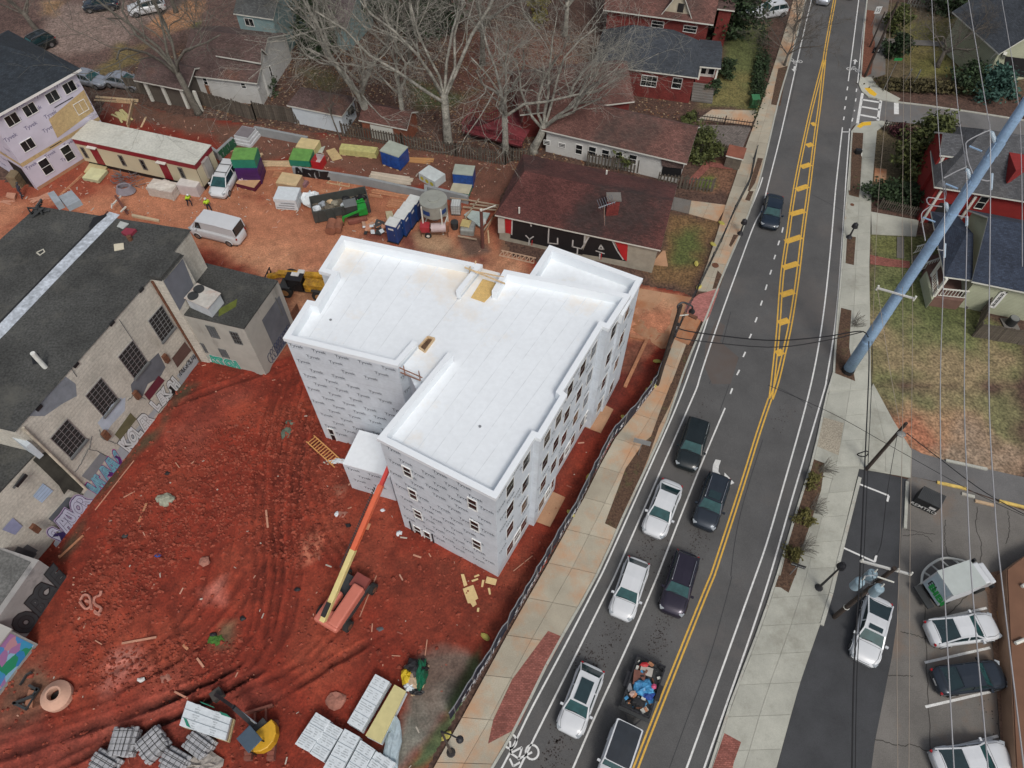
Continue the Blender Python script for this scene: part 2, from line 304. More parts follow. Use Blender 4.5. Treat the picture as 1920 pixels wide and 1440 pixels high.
def paintgrid(name,xs,ys,base,layers,zf,m,kind='structure'):
    Xg,Yg=np.meshgrid(xs,ys); Xf,Yf=Xg.ravel(),Yg.ravel(); col=np.tile(np.array(base,float),(len(Xf),1))
    wob=(fbm(Xf*.35,Yf*.35,11)-.5)
    for s,c,fe in layers:
        pl=W(s) if isinstance(s,str) else s
        d=sdist(Xf,Yf,pl); a=np.clip((d+wob*fe*2.5)/fe+.5,0,1)[:,None]; col=col*(1-a)+np.array(c)*a
    z,shade=zf(Xf,Yf); col*=shade[:,None]
    if kind=='structure' and name[0]=='c':a=np.clip((fbm(Xf*.16,Yf*.16,71)-.5)*4+.2,0,1)*np.clip((52-Yf)/10,0,1)*(.5+fbm(Xf*1.5,Yf*1.5,73)); col*=1+a[:,None]*np.array([.30,.85,.95])
    nx,ny=len(xs),len(ys); me=bpy.data.meshes.new(name); me.vertices.add(nx*ny); me.vertices.foreach_set('co',np.stack([Xf,Yf,z],1).astype(np.float32).ravel())
    i=np.arange((nx-1)*(ny-1)); r,c=i // (nx-1),i % (nx-1); q=r*nx+c
    quads=np.stack([q,q+1,q+nx+1,q+nx],1).astype(np.int32)
    me.loops.add(quads.size); me.loops.foreach_set('vertex_index',quads.ravel()); me.polygons.add(len(quads)); me.polygons.foreach_set('loop_start',np.arange(0,quads.size,4,dtype=np.int32))
    me.polygons.foreach_set('use_smooth',np.ones(len(quads),bool))
    at=me.color_attributes.new('Col','FLOAT_COLOR','POINT'); at.data.foreach_set('color',np.concatenate([col,np.ones((len(col),1))],1).astype(np.float32).ravel())
    me.materials.append(m); me.update(); me.validate(); o=bpy.data.objects.new(name,me); C.objects.link(o); tag(o,kind=kind); return o
earth=mat('earth',(1,1,1),1,var=.28,sc=1.2,fine=(5,.5),bump=.03,bsc=9,f=vcol)
dirtm=mat('red_earth',(.88,.86,.86),.95,var=.2,sc=.9,fine=(7,.26),bump=.045,bsc=6,f=vcol)
LITTER=(.088,.050,.037); OR=(.50,.21,.115); RED=(.225,.030,.014); GR=(.085,.095,.03); TAN=(.22,.17,.09)
ground_layers=[
 ("*-200,-60 560,-60 560,60 330,75 230,140 100,120 -200,120",(.13,.08,.066),3),
 ("A280,0 1500,0 1100,180 1000,240 900,330 500,430 330,420 300,140",(.22,.16,.135),1.5),
 ("A300,0 520,0 400,130 290,120",(.28,.17,.09),1),("A1100,190 1400,0 1560,0 1480,200 1200,260",(.36,.19,.10),1),("A1420,170 1520,150 1500,220 1420,220",(.10,.13,.04),.8),
 ("A880,340 1100,350 1080,480 900,520 700,560 850,420",(.16,.12,.05),1.2),
 ("B330,530 560,520 620,640 560,680 360,620",(.10,.085,.035),1.5),("*860,60 1010,40 1110,130 1090,190 960,250 840,230",(.15,.066,.046),3),
 ("B1200,650 1600,700 1500,840 1200,780",(.08,.085,.035),2),
 ("C1640,200 1920,180 1880,420 1840,820 1480,790 1560,560",(.10,.115,.04),.8),("C1560,560 1800,560 1830,810 1440,800",(.16,.14,.05),2),
 ("C1500,1180 1700,1170 1640,1440 1300,1420",(.17,.085,.05),1),("C1400,1340 1500,1320 1520,1400 1380,1400",(.11,.14,.03),.6),
 ("G1190,170 1550,230 1440,500 1380,700 1330,750 1050,700 1000,560 1120,440",(.17,.10,.045),.8),("G1200,330 1380,300 1460,420 1240,570 1120,560",(.085,.10,.03),1.6),
 ("D760,20 1920,0 1920,700 1750,720 860,660 780,300",(.10,.075,.04),1),("D1020,170 1400,150 1420,560 1100,600 1040,400",(.13,.12,.035),1.4),("D1000,330 1260,340 1250,440 1040,460",(.17,.14,.05),1.5),
 ("D800,980 980,990 960,1300 800,1260",(.20,.15,.08),.8),("D780,960 1300,900 1300,1440 780,1440",(.13,.10,.055),1),
 ("H750,300 1300,330 1560,860 1920,1100 1920,1440 770,1440",(.13,.14,.055),.8),("H780,330 1190,330 1180,500 780,480",(.13,.135,.045),1),("H1130,630 1500,850 1540,1080 1250,1000 1080,800 760,700 760,600",(.085,.10,.035),2.2),
 ("L780,0 1920,0 1920,500 1340,500 900,230",(.17,.16,.075),1.5),("*1640,600 1780,660 1900,640 1920,740 1760,760 1640,690",(.25,.19,.105),3),
 ("*1668,760 1700,755 1800,790 1920,850 1920,900 1770,865 1708,850 1690,810",(.33,.20,.115),2),("L880,200 1110,250 1280,450 1120,500 950,300",(.36,.15,.085),1.2),("L1500,350 1920,500 1920,690 1340,560",(.27,.20,.14),2)]
SITE=W("*-150,360 -40,330 70,352 150,298 185,225 200,178 330,215 470,232 700,262 870,290 985,300 935,370 940,440 960,480 1130,520 1280,548 1300,560 1268,610 1240,680 1205,750 1150,820 1110,890 1070,965 1020,1060 950,1170 870,1310 800,1440 770,1560 -400,1600 -400,1000")
def gz(x,y):return-.05+.03*(fbm(x*.5,y*.5,3)-.5)-.5*(sdist(x,y,SITE)>.9),np.ones_like(x)
gx=np.concatenate([[-900,-300,-140],np.arange(-104,104,.45),[140,300,900]]); gy=np.concatenate([[-500,-100,-20],np.arange(-2,122,.45),[160,300,1200]])
paintgrid('ground',gx,gy,LITTER,ground_layers,gz,earth)
# ---- the construction site: churned red clay below, dry orange track above
TR=[W(s) for s in ("*545,700 520,760 505,850 500,960 505,1080 490,1180 430,1260 300,1320 120,1380 -100,1450","*575,720 555,790 540,880 535,990 540,1090 520,1190 470,1270 340,1340 150,1420","*600,760 580,820 570,900 600,1000 640,1060","*420,1000 400,1100 340,1180 240,1250 100,1300","*620,1190 560,1250 440,1300 260,1360 60,1440","*700,1200 600,1260 540,1300","*480,1060 430,1150 350,1230 220,1300 40,1350 -100,1400","*250,780 330,760 430,720 520,690","*300,1150 320,1230 330,1300")]
CLOD=W("*330,820 560,760 640,870 640,1000 560,1060 430,1000 300,1080 200,1240 330,1200 470,1220 340,1290 180,1290 130,1140 230,940")
def sz(x,y):
    d=sdist(x,y,SITE); near=np.clip((62-y)/14,0,1); low=np.clip((52-y)/10,0,1)
    z=.02+.22*(fbm(x*.22,y*.22,5)-.35)*low+.10*(fbm(x*.9,y*.9,8)-.5)*low+.03*(fbm(x*.7,y*.7,9)-.5)
    cl=np.clip(sdist(x,y,CLOD)/3+.5,0,1); g=fbm(x*2.2,y*2.2,21,3); z+=cl*.24*np.clip(g-.4,0,1)*2.2+low*.05*(fbm(x*4,y*4,30,2)-.5)
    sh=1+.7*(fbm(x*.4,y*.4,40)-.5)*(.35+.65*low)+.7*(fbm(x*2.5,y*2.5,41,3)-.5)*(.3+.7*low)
    for i,t in enumerate(TR):
        wob=(fbm(x*.6,y*.6,60+i)-.5)*.6
        for o in ((-1.0,-.4,.4,1.0) if i<3 else (-.85,.85)):
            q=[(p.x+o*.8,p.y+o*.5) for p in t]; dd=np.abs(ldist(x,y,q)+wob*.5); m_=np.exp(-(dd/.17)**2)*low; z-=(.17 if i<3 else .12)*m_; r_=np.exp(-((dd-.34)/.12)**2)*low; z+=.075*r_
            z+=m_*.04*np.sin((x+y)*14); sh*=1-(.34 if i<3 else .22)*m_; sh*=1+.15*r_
    # heave of spoil against the old building and hoarding
    z=z*np.clip(d/1.2,0,1)-.06*(d<0.05); z=np.where(d<-.4,-.25,z)
    return z,sh
site_layers=[(SITE,RED,.5),
 ("*-200,330 70,352 150,298 190,260 420,330 640,430 910,480 960,470 1000,500 1290,550 1200,660 1150,640 700,640 560,560 480,520 340,450 70,380 -100,520",OR,2.2),
 ("*240,330 420,300 560,300 700,345 930,400 930,470 800,490 640,440 560,400 400,380",(.40,.16,.085),2.5),
 ("*190,178 460,235 700,262 985,300 940,372 900,370 700,330 560,300 440,300 400,262 250,225",(.15,.075,.05),1.2),("*440,235 985,300 935,372 560,310",(.175,.078,.052),2),
 ("*0,270 70,350 150,295 240,340 150,370 60,370 -50,390",(.30,.07,.035),1.5),("A700,760 1000,760 900,900 720,840",(.25,.08,.05),1),
 ("E180,190 500,180 240,360 400,60 250,80",(.40,.14,.07),2),("*520,520 560,560 620,520 600,600 560,650 520,640",(.36,.13,.07),1.5),
 ("*690,440 760,470 830,480 905,490 820,440 730,430",(.20,.06,.04),1.2),("*780,440 860,440 870,480 800,470",(.40,.24,.14),1.5),
 ("I1180,50 1920,0 1600,420 1400,600 1300,500",(.22,.04,.024),2),("I480,1240 940,560 1180,350 1340,0 1500,0 1000,560 700,900 500,1300",(.085,.052,.028),.8),
 ("*560,860 640,900 720,1000 780,1060 930,1100 1000,1000 940,1180 840,1260 700,1120 640,1040",(.21,.036,.018),3),
 ("*1060,700 1190,640 1215,690 1130,800 1000,960 980,930",(.14,.022,.013),1.2),("*880,640 1230,640 1190,700 1120,700",(.22,.075,.045),1),
 ("J350,1180 480,1150 450,1300 360,1360",(.42,.12,.07),.7),("J580,760 680,760 680,870 600,860",(.42,.13,.08),.6),("M1560,100 1700,0 1680,200 1560,200",(.40,.12,.085),1),("M800,560 1060,500 1000,760 760,900",(.33,.085,.06),1.5),
 ("M0,700 300,620 480,760 300,1080 0,1280",(.17,.075,.045),1.2),("N1250,620 1550,560 1640,700 1350,1150 1100,1440 900,1440 1050,1200 1150,1000 1180,860",(.17,.12,.095),1.0),
 ("N1640,800 1560,1100 1240,1440 1140,1440 1400,1100 1560,760 1700,480",(.085,.085,.035),.5),("M1640,360 1780,330 1740,540 1620,520",(.19,.11,.06),.7),
 ("*0,1380 160,1330 400,1290 520,1310 400,1360 200,1430 0,1500",(.24,.045,.028),2),("*1230,560 1290,556 1260,640 1190,632 1190,600",OR,1),
 ("*930,375 1010,440 1150,490 1290,552 1180,528 940,470",(.20,.105,.065),.8),("F1490,320 1640,330 1740,440 1600,470 1500,400",(.16,.09,.065),.6)]
xs=np.arange(-82,30,.21); ys=np.concatenate([np.arange(2.5,46,.17),np.arange(46,94,.34)])
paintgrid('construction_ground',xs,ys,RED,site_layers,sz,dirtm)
def gnd(p):
    a,b=np.array([p[0]]),np.array([p[1]]); z,_=sz(a,b); return float(z[0]) if z[0]>-.2 else 0.
# loose clods
cm=MB(); r=random.Random(3); CB=[(p.x,p.y) for p in CLOD]; cnt=0
cx=rng.uniform(-40,5,30000); cy=rng.uniform(5,42,30000); dd=sdist(cx,cy,CLOD); gpd=sdist(cx,cy,W('N1250,620 1700,480 1700,560 1240,1440 900,1440 1050,1200 1180,860')); ds=sdist(cx,cy,SITE); zz,_=sz(cx,cy)
for x,y,d1,d2,z,g_ in zip(cx,cy,dd,ds,zz,gpd):
    if g_>-.3:continue
    if d2<.6 or (d1<-.3 and r.random()<.88):continue
    s=r.uniform(.06,.17)*(1.5 if r.random()<.08 else 1); a=r.uniform(0,6.3); c_,s_=math.cos(a)*s,math.sin(a)*s; h=s*r.uniform(.6,1.2)
    cm.add([(x+c_,y+s_,z),(x-s_,y+c_*.8,z),(x-c_,y-s_,z),(x+s_*.8,y-c_,z),(x+c_*.3,y+s_*.2,z+h),(x-c_*.35,y-s_*.3,z+h*.8)],
           [(0,1,4),(1,5,4),(1,2,5),(2,3,5),(3,4,5),(3,0,4)])
cm.build('dirt_clod',mat('clod',(.21,.034,.018),1,var=.3,sc=1.5,col2=(.36,.085,.05)),kind='stuff',label='loose red clay clods over the churned ground',cat='dirt clods')
# ================================================================ roads
LC="D285,0 270,90 240,190 170,470 100,690 50,900 0,1120 C1840,1440 G1735,290 1590,610 1470,930 1365,1170 1262,1440 K1190,240 1100,440 1000,660 900,870 790,1110 650,1440 O380,460 200,800 60,1110 *925,1440 880,1520"
RC="*1630,-40 D735,0 700,400 688,600"
RC2="D622,985 600,1300 585,1440 H585,0 560,330 540,640 500,1050 480,1440 L450,0 400,230 330,560 265,760 200,960 60,1440 O1830,430 1740,660 1590,1050 1480,1440 *1290,1540"
def smooth(pl,n=4):
    out=[]; L_=len(pl)
    for i in range(L_-1):
        p0,p1,p2,p3=pl[max(i-1,0)],pl[i],pl[i+1],pl[min(i+2,L_-1)]
        for k in range(n):
            t=k/n; out.append(.5*((2*p1)+(p2-p0)*t+(2*p0-5*p1+4*p2-p3)*t*t+(3*p1-p0-3*p2+p3)*t**3))
    return out+[pl[-1]]
def fair(pl,k=2):
    pl=smooth(pl,6)
    for _ in range(k*6):pl=[pl[0]]+[(pl[i-1]+pl[i]*2+pl[i+1])/4 for i in range(1,len(pl)-1)]+[pl[-1]]
    return pl
lc=fair(W("*1530,-60 "+LC)); rc=fair(W("*1640,-60 "+RC)); rc2=fair(W(RC2))
def rs(pl,n):
    d=[0]
    for a,b in zip(pl[:-1],pl[1:]):d.append(d[-1]+(b-a).length)
    out=[]; j=0
    for i in range(n):
        t=d[-1]*i/(n-1)
        while j<len(d)-2 and d[j+1]<t:j+=1
        out.append(pl[j].lerp(pl[j+1],(t-d[j])/max(d[j+1]-d[j],1e-6)))
    return out
def plen(pl):return sum((b-a).length for a,b in zip(pl[:-1],pl[1:]))
def sheet(name,polys,z,m,**k):
    b=MB()
    for p in polys:
        p=[V((q[0],q[1],z)) for q in (W(p) if isinstance(p,str) else p)]; n=len(p)
        if sum(p[i].x*p[(i+1) % n].y-p[(i+1) % n].x*p[i].y for i in range(n))<0:p=p[::-1]
        b.poly(*p)
    return b.build(name,m,**({'kind':'structure'} | k))
far_r=W("*1655,-60")
road_poly=lc+[p for p in rc2[::-1]]+rc[::-1]
sheet('road',[road_poly],.01,asph)
# side street, drives, lots
sheet('side_street',["D672,640 700,690 750,735 810,745 960,765 1200,795 1600,850 1920,900 *2100,260 *2100,400 D1920,1200 1300,1060 1230,945 1000,918 860,912 800,905 700,915 640,945 610,990"],.014,asph_old)
sheet('driveway',["L1072,480 1150,520 1340,575 1650,640 1920,700 *2100,950 *2100,1000 *1920,955 L1720,870 1490,790 1270,735 1075,692"],.012,asph_old)
sheet('parking_lot',["L680,622 1045,715 1030,900 1000,1100 985,1440 P975,0 980,250 930,600 870,900 800,1250 760,1560 40,1560 70,1420 240,790 390,360 490,0 L500,1360 550,1180 660,740"],.012,asph_new)
sheet('concrete_yard',["L1075,692 1270,740 1490,795 1720,880 *1920,958 *2100,1010 *2100,1600 P760,1560 800,1250 870,900 930,600 980,250 975,0 L985,1440 1000,1100 1030,900 1045,715"],.008,conc_lot)
# cracks and joints in the yard
b=MB(); r=random.Random(5)
for s in ("P1165,0 1180,440 1200,900 1225,1440","P990,415 1080,440 1190,470","P1180,460 1640,0","P900,750 1090,748","P800,1220 1000,1275 1080,1262 1200,1320","P1640,130 1680,460 1715,860 1740,1300","L1330,1020 1325,1150 1345,1280 1420,1300","L1570,920 1560,1080 1600,1200 1590,1400","L1030,1090 1250,1130","L1010,1140 1160,1130 1240,1190","L1800,950 1810,1100 1780,1200"):
    pl=rs(smooth(W(s)),26); b.ribbon([p+V((r.uniform(-.05,.05),r.uniform(-.05,.05),0)) for p in pl],.05,.016)
b.build('pavement_crack',mat('crack',(.05,.045,.04),1),kind='structure')
# ---- markings
WZ,YZ=.0155,.0155
def line(m_,s,w=.12,side=0,z=None):m_.ribbon(fair(W(s),2),w,z or WZ,side); return m_
wl=[("*1532,-40 D325,0 250,320 165,700 80,1080 0,1380 C1870,1600 G1830,200 1700,560 1560,940 1390,1440 K1400,0 1220,410 1050,800 770,1440 O770,0 480,590 60,1430 *945,1500",0),
      ("C1880,1330 G1845,0 1700,330 1560,650 1455,1000 K1300,0 1205,240 1000,700 700,1370 O665,0 380,560 130,1020 *970,1385 *925,1470",0),
      ("K1598,180 1470,480 1300,900 1090,1440 O1090,0 880,500 640,1010 460,1440 *1060,1470",0),
      ("*1618,-60 D680,0 640,320 602,610",0),("*1632,-60 D737,0 700,350 672,625",0),("D558,955 530,1200 505,1440 H505,0 470,420 420,900 330,1440 L150,640 0,1170 O1825,0 1575,700 1310,1440 *1265,1500",0),("D612,965 595,1200 578,1440 H580,0 540,600 500,1050 430,1440 L435,0 300,460 150,960 O1920,60 1680,760 1440,1440 *1300,1500",0)]
wt=thing('lane_marking',None,None,(0,0,0),kind='structure')
for s,o in wl:line(MB(),s).build('white_line',white_paint,wt)
yl="*1175,1490 O925,1440 1210,720 1500,0 K1505,1435 1740,720 1835,400 1935,110"
yg1="*1445,748 1449,715 1455,660 1460,610 1466,510 1478,440 1488,360 1511,250 1521,205 1535,150 1545,112"
yg2="*1446,748 1458,715 1470,660 1482,610 1497,510 1505,435 1516,360 1529,250 1536,205 1542,150 1546,112"
yt="*1545,114 1550,80 1565,0 1574,-50"
for s in (yl,yg1,yg2,yt):
    for o in (-.13,.13):line(MB(),s,.12,o,YZ+(.002 if s is yg2 else 0)).build('yellow_line',yellow_paint,wt)
for s in ("H62,1215 112,1195","H78,985 155,960","H98,775 195,745","H112,570 225,535","H130,375 250,335","H165,170 275,140","D210,1425 300,1395","D248,1255 320,1232","D290,1095 335,1080","D326,935 356,928"):
    a,c=W(s); MB().ribbon([a,c],.62,YZ+.001).build('yellow_bar',yellow_paint,wt)
for s in ("G1900,735 1912,695","G1864,852 1877,815","G1823,978 1838,940","G1778,1103 1795,1065","G1733,1238 1750,1200","G1686,1373 1706,1335","K1637,75 1653,33","H104,305 113,265","H74,400 86,365","H44,505 56,472","H14,620 26,585",
          "D592,678 598,650","D583,750 588,725","D573,822 579,797","D566,900 571,875","D661,690 665,665","D655,762 660,738","D646,836 650,825","D629,912 636,885","D558,990 615,990"):
    a,c=W(s); MB().ribbon([a,c],.13,WZ).build('white_dash',white_paint,wt)
cw=thing('crosswalk',None,None,P(1630,207),kind='structure')
for s,w_ in (("D708,700 670,928",.3),("D846,755 824,905",.3),("D705,748 845,770",.3),("D697,800 838,825",.3),("D690,862 830,888",.3)):MB().ribbon(W(s),w_,.019+.002*(w_>.29)).build('crosswalk_bar',white_paint,cw)
MB().poly(*W("D945,770 945,856 982,856 980,770",.020)).build('stop_bar',white_paint,cw)
# arrow and cycle marks
MB().poly(*W("K1527,565 1567,573 1552,615 1548,655 1565,680 1592,700 1594,664 1668,742 1616,766 1618,742 1560,722 1515,690 1503,650 1508,605",WZ+.001)[::-1]).build('turn_arrow',white_paint,wt)
def bike(c,up,s=1.):
    c=P(*c); d=(P(*up)-c); d.z=0; u=d.normalized(); r_=V((u.y,-u.x,0)); b=MB(); z=V((0,0,WZ))
    for q in (-.5,.5):
        pts=[c+z+r_*(q*s+.27*s*math.cos(t*math.pi/8))+u*.27*s*math.sin(t*math.pi/8) for t in range(17)]; b.ribbon(pts,.08*s,WZ)
    for a_,b_ in (((-.5,0),(-.1,.45)),((-.1,.45),(.3,.4)),((.3,.4),(.5,0)),((-.05,.0),(-.1,.5)),((-.05,0),(.3,.4)),((-.2,.55),(0,.8)),((0,.8),(.25,.6))):
        b.ribbon([c+r_*a_[0]*s+u*a_[1]*s,c+r_*b_[0]*s+u*b_[1]*s],.08*s,WZ)
    e=c+u*1.9*s; b.poly(*[(e+r_*x*s+u*y*s).to_3d()+z for x,y in ((-.1,-.7),(.1,-.7),(.1,0),(.32,0),(0,.5),(-.32,0),(-.1,0))]); b.build('cycle_symbol',white_paint,wt)
bike((1492,114),(1487,140)); bike((1600,131),(1604,112)); bike((977,1400),(965,1430),1.5)
# tyre grime and mud tracked on the road
MB().poly(*W("G1530,960 1600,1000 1560,1120 1700,1240 1640,1440 1500,1440 1440,1300 1450,1150",.013)[::-1]).build('mud_film',mat('mud_film',(.135,.105,.09),.95,var=.2,sc=.5,col2=(.11,.10,.095)),kind='structure')
# ================================================================ kerbs and walks
def kerbline(pts,flip,name='kerb',n=2.4,w=.16,h=.13):
    t=thing(name,None,None,pts[0],kind='structure'); k=max(2,int(plen(pts)/n)); q=rs(pts,k+1)
    for a,b_ in zip(q[:-1],q[1:]):
        d=(b_-a).normalized(); nrm=V((-d.y,d.x,0))*(w if flip else-w); g=d*.012
        MB().prism([a+g,b_-g,b_-g+nrm,a+g+nrm],-.05,h).build('kerb_stone',kerb,t)
kerbline(lc,False); kerbline(rc,True); kerbline(rc2,True)
def walk(name,la,lb,m,pitch=1.9,lanes=1,z=.115,gap=.014):
    la,lb=fair(W(la) if isinstance(la,str) else la),fair(W(lb) if isinstance(lb,str) else lb)
    n=max(2,int(plen(la)/pitch))+1; A,B=rs(la,n),rs(lb,n); t=thing(name,None,None,A[0],kind='structure')
    for i in range(n-1):
        for k in range(lanes):
            f0,f1=k/lanes,(k+1)/lanes
            q=[A[i].lerp(B[i],f0),A[i].lerp(B[i],f1),A[i+1].lerp(B[i+1],f1),A[i+1].lerp(B[i+1],f0)]; c=sum(q,V())/4
            q=[c+(p-c)*(1-gap/max((p-c).length,.1)*1.3) for p in q]
            MB().prism(q,-.03,z).build('paving_slab',m,t)
    return t
LE="*1500,-60 *1483,20 *1455,110 C1840,870 1750,1100 1640,1440 G1600,100 1480,500 1385,740 "
LE2="G1215,1110 1130,1350 K1080,20 930,220 740,440 600,750 480,960 290,1320 O0,370 N1640,900 1330,1440 *770,1520"
lcs=lambda a,b:[p for p in lc if a<=Q((p.x,p.y,0))[1]<=b]
def inset(pl,d):return [p+V((-(pl[min(i+1,len(pl)-1)]-pl[max(i-1,0)]).normalized().y,(pl[min(i+1,len(pl)-1)]-pl[max(i-1,0)]).normalized().x,0))*d for i,p in enumerate(pl)]
walk('pavement',LE,inset(lcs(-80,556),-.17),conc,lanes=2)
walk('pavement',LE2,inset(lcs(645,1560),-.17),conc,2.9,lanes=2)
walk('vehicle_crossing',W("*1300,560 *1240,655"),W("*1338,556 *1290,650"),conc_red,2.2,2,.10)
walk('vehicle_crossing',W("*1175,537 1306,560"),W("*1170,610 1240,655"),conc_red,3,2,.06)
MB().prism(W("G1395,775 1555,728 1480,935 1440,985 1290,900 1310,840"),.09,.119).build('brick_apron',mat('pink_pavers',(.42,.17,.15),.9,var=.15,sc=1,f=courses(.21,.105,.01,(.8,.7,.65))),kind='structure')
sheet('brick_strip',["O270,415 385,462 200,800 60,1110 0,1165 *915,1395 *925,1350 *960,1275"],.121,brickpave)
sheet('brick_strip',["O1590,1180 1715,1248 1660,1400 *1365,1480 *1320,1480 O1500,1440"],.121,brickpave)
sheet('planting_bed',["G1305,1148 1360,1165 1275,1440 1195,1440","K1190,0 1250,0 1185,160 1100,330 1020,560 900,850 795,1100 695,1050 850,640 990,440 1040,400 1120,180","C1840,1190 1880,1195 1820,1380 1780,1440 1765,1440","G1775,0 1810,0 1780,75 1745,65","G1660,325 1695,330 1640,420 1625,405","G1540,595 1585,640 1555,725 1500,735","D75,520 145,500 90,800 20,790"],.122,mulch)
sheet('planting_bed',["D740,80 800,90 780,250 800,330 770,560 720,590 690,575 700,350 720,200"],.122,mulch_red)
sheet('planting_bed',["D632,1000 712,1005 700,1200 685,1440 612,1440 622,1180","H600,-5 682,0 678,48 604,30","H590,335 655,345 640,555 578,540","H545,875 622,895 605,1170 650,1425 500,1365 510,1150","L330,565 420,600 395,800 330,1000 250,1250 205,1440 90,1440 150,1200 200,980 265,760","P60,0 200,0 150,130 90,90 40,85"],.124,mulch)
sheet('gravel_bed',["L415,255 565,300 525,540 350,468"],.124,gravel)
RE0="D890,-200 880,0 875,200 870,450 860,600 870,690"; RE="D812,945 815,1000 790,1250 775,1440 H770,0 755,560 745,1000 755,1300 L785,0 760,100"
walk('pavement',inset(rc,.17),W("*1680,-60 D905,0 885,230 870,450 830,590"),conc_lot,2.2,2)
MB().prism(W("D690,575 770,585 830,660 990,745 965,765 810,742 750,730 700,690 678,640"),-.03,.118).build('kerb_ramp',conc_r,kind='structure')
MB().prism(W("D625,985 660,940 720,918 850,912 935,930 860,950 815,985 720,1000"),-.03,.118).build('kerb_ramp',conc_r,kind='structure')
MB().prism(W("D720,668 758,664 815,712 798,731 760,712"),.05,.125).build('tactile_pad',yellow_dome,kind='structure')
MB().prism(W("D662,955 700,925 770,918 768,945 715,950 690,968"),.05,.125).build('tactile_pad',yellow_dome,kind='structure')
rcs=[p for p in rc2 if Q((p.x,p.y,0))[1]<735]; rcs2=[p for p in rc2 if 735<=Q((p.x,p.y,0))[1]]
walk('pavement',inset(rcs,.17),W("D815,985 790,1250 775,1440 H768,0 757,560 746,1000 L770,40"),conc_r,2.3,2)
walk('pavement',inset([p for p in rcs2 if Q((p.x,p.y,0))[1]<880],.17),W("L770,45 740,300 680,620"),conc_r,2.3,2)
walk('pavement',inset([p for p in rcs2 if Q((p.x,p.y,0))[1]>=880],.17),W("L678,630 650,760 550,1180 490,1440 P390,360 240,790 130,1170 60,1440 *1420,1540"),conc_r,2.1,2)
walk('pavement',W("L765,50 735,300 685,620"),W("L785,0 850,140 1075,500 1070,708"),conc_r,2.4,2,.108)
kerbline(W("L672,700 550,1180 500,1380 P485,30 385,365"),True,'kerb',w=.25,h=.16)
kerbline(W("D812,748 960,772 1200,800 1600,858 1920,910"),True,'kerb')
sheet('pavement_bed',[inset(rc2,.2)+W("O1480,1440 P60,1440 240,790 390,360 490,0 L550,1180 680,640 1070,708 1075,500 850,140 770,40 H757,560 775,0 D775,1440 815,985")],.09,conc_r)
walk('driveway',W("H770,150 775,318"),W("H1130,215 1110,335"),conc_r,6,1,.06)
walk('driveway',W("C1500,822 1840,830"),W("C1380,905 1800,945"),conc,6,1,.04)
walk('driveway',W("G1345,65 1615,100"),W("G1325,165 1540,222"),conc,6,1,.04)
walk('driveway',W("G1080,10 1345,65"),W("G1100,110 1325,165"),conc_lot,6,1,.035)
sheet('brick_path',["H765,472 900,500 1062,520 1062,572 900,560 765,542","C1420,1170 1470,1200 1480,1260 1400,1340 1340,1380 1300,1370 1400,1270 1440,1220","C1480,1215 1660,1240 1655,1275 1480,1250"],.03,brickpave)
sheet('paved_yard',["C1400,935 1800,945 1730,1110 1500,1080 1430,1040"],.02,mat('grey_pavers',(.17,.145,.13),.95,var=.15,sc=1,f=courses(.3,.2,.02,(.6,.6,.6)),fine=(6,.2)))
sheet('garden_path',["D800,270 880,290 880,560 790,590 770,560 800,330","D900,290 1480,320 1480,360 880,330"],.05,conc_lot)
sheet('garden_path',["H968,335 1020,340 1020,500 965,495"],.02,conc_lot); sheet('garden_path',["D800,1260 890,1270 885,1370 795,1360"],.02,conc_red)
MB().prism(W("*1150,519 1175,537 1170,612 1180,632 1120,605"),-.02,.05).build('muddy_slab',conc_red,kind='structure')
b=MB()
for s in ("O1650,0 1500,560 1340,1000 1180,1440","K1560,200 1700,-200","L60,20 200,90 330,180","G1640,900 1560,1200 1480,1440","K1880,420 1700,1000 1640,1440","H330,20 560,140 700,230","D270,300 140,900"):b.ribbon(fair(W(s),1),.05,.0128)
b.build('road_seam',mat('seam_tar',(.03,.03,.032),.6),kind='structure')
# tyre dirt and oil specks down the lane centres
b=MB(); r=random.Random(77)
for s_,n_ in (("K1040,1130 1000,1300 O810,320 600,700",420),("K1440,1090 1340,1290",110),("O1180,300 1050,560",160),("O560,560 520,640",60),("O400,1200 240,1440",160),("*1258,1020 *1230,1100",60),("L150,150 80,330",30),("K1480,60 1300,640",60),("P1660,1000 1640,1060",14)):
    q=rs(W(s_),40)
    for _ in range(n_):
        p=q[r.randrange(40)]+V((r.gauss(0,.32),r.gauss(0,.5),0)); e=r.uniform(.02,.07); b.poly(*[(p.x+math.cos(t)*e*r.uniform(.6,1.2),p.y+math.sin(t)*e*r.uniform(.6,1.2),.0145) for t in (0,1.2,2.5,3.8,5.1)])
b.build('oil_specks',mat('oil',(.03,.02,.018),.7),kind='stuff',label='dark oil and mud specks down the lane centres',cat='oil stains')
# stall lines
pk=thing('parking_line',None,None,P(1800,1160),kind='structure')
for s in ("P1165,345 1640,240","P1175,650 1665,538","P1180,982 1695,862","P1195,1330 1725,1200"):MB().ribbon(W(s),.16,.018).build('stall_line',white_paint,pk)
for s in ("L662,742 905,838 893,882","L550,1222 800,1335 812,1285"):
    a,b_,c=W(s); MB().ribbon([a,b_],.14,.018).build('stall_line',white_paint,pk); MB().ribbon([b_,c],.16,.0185).build('stall_line',white_paint,pk)
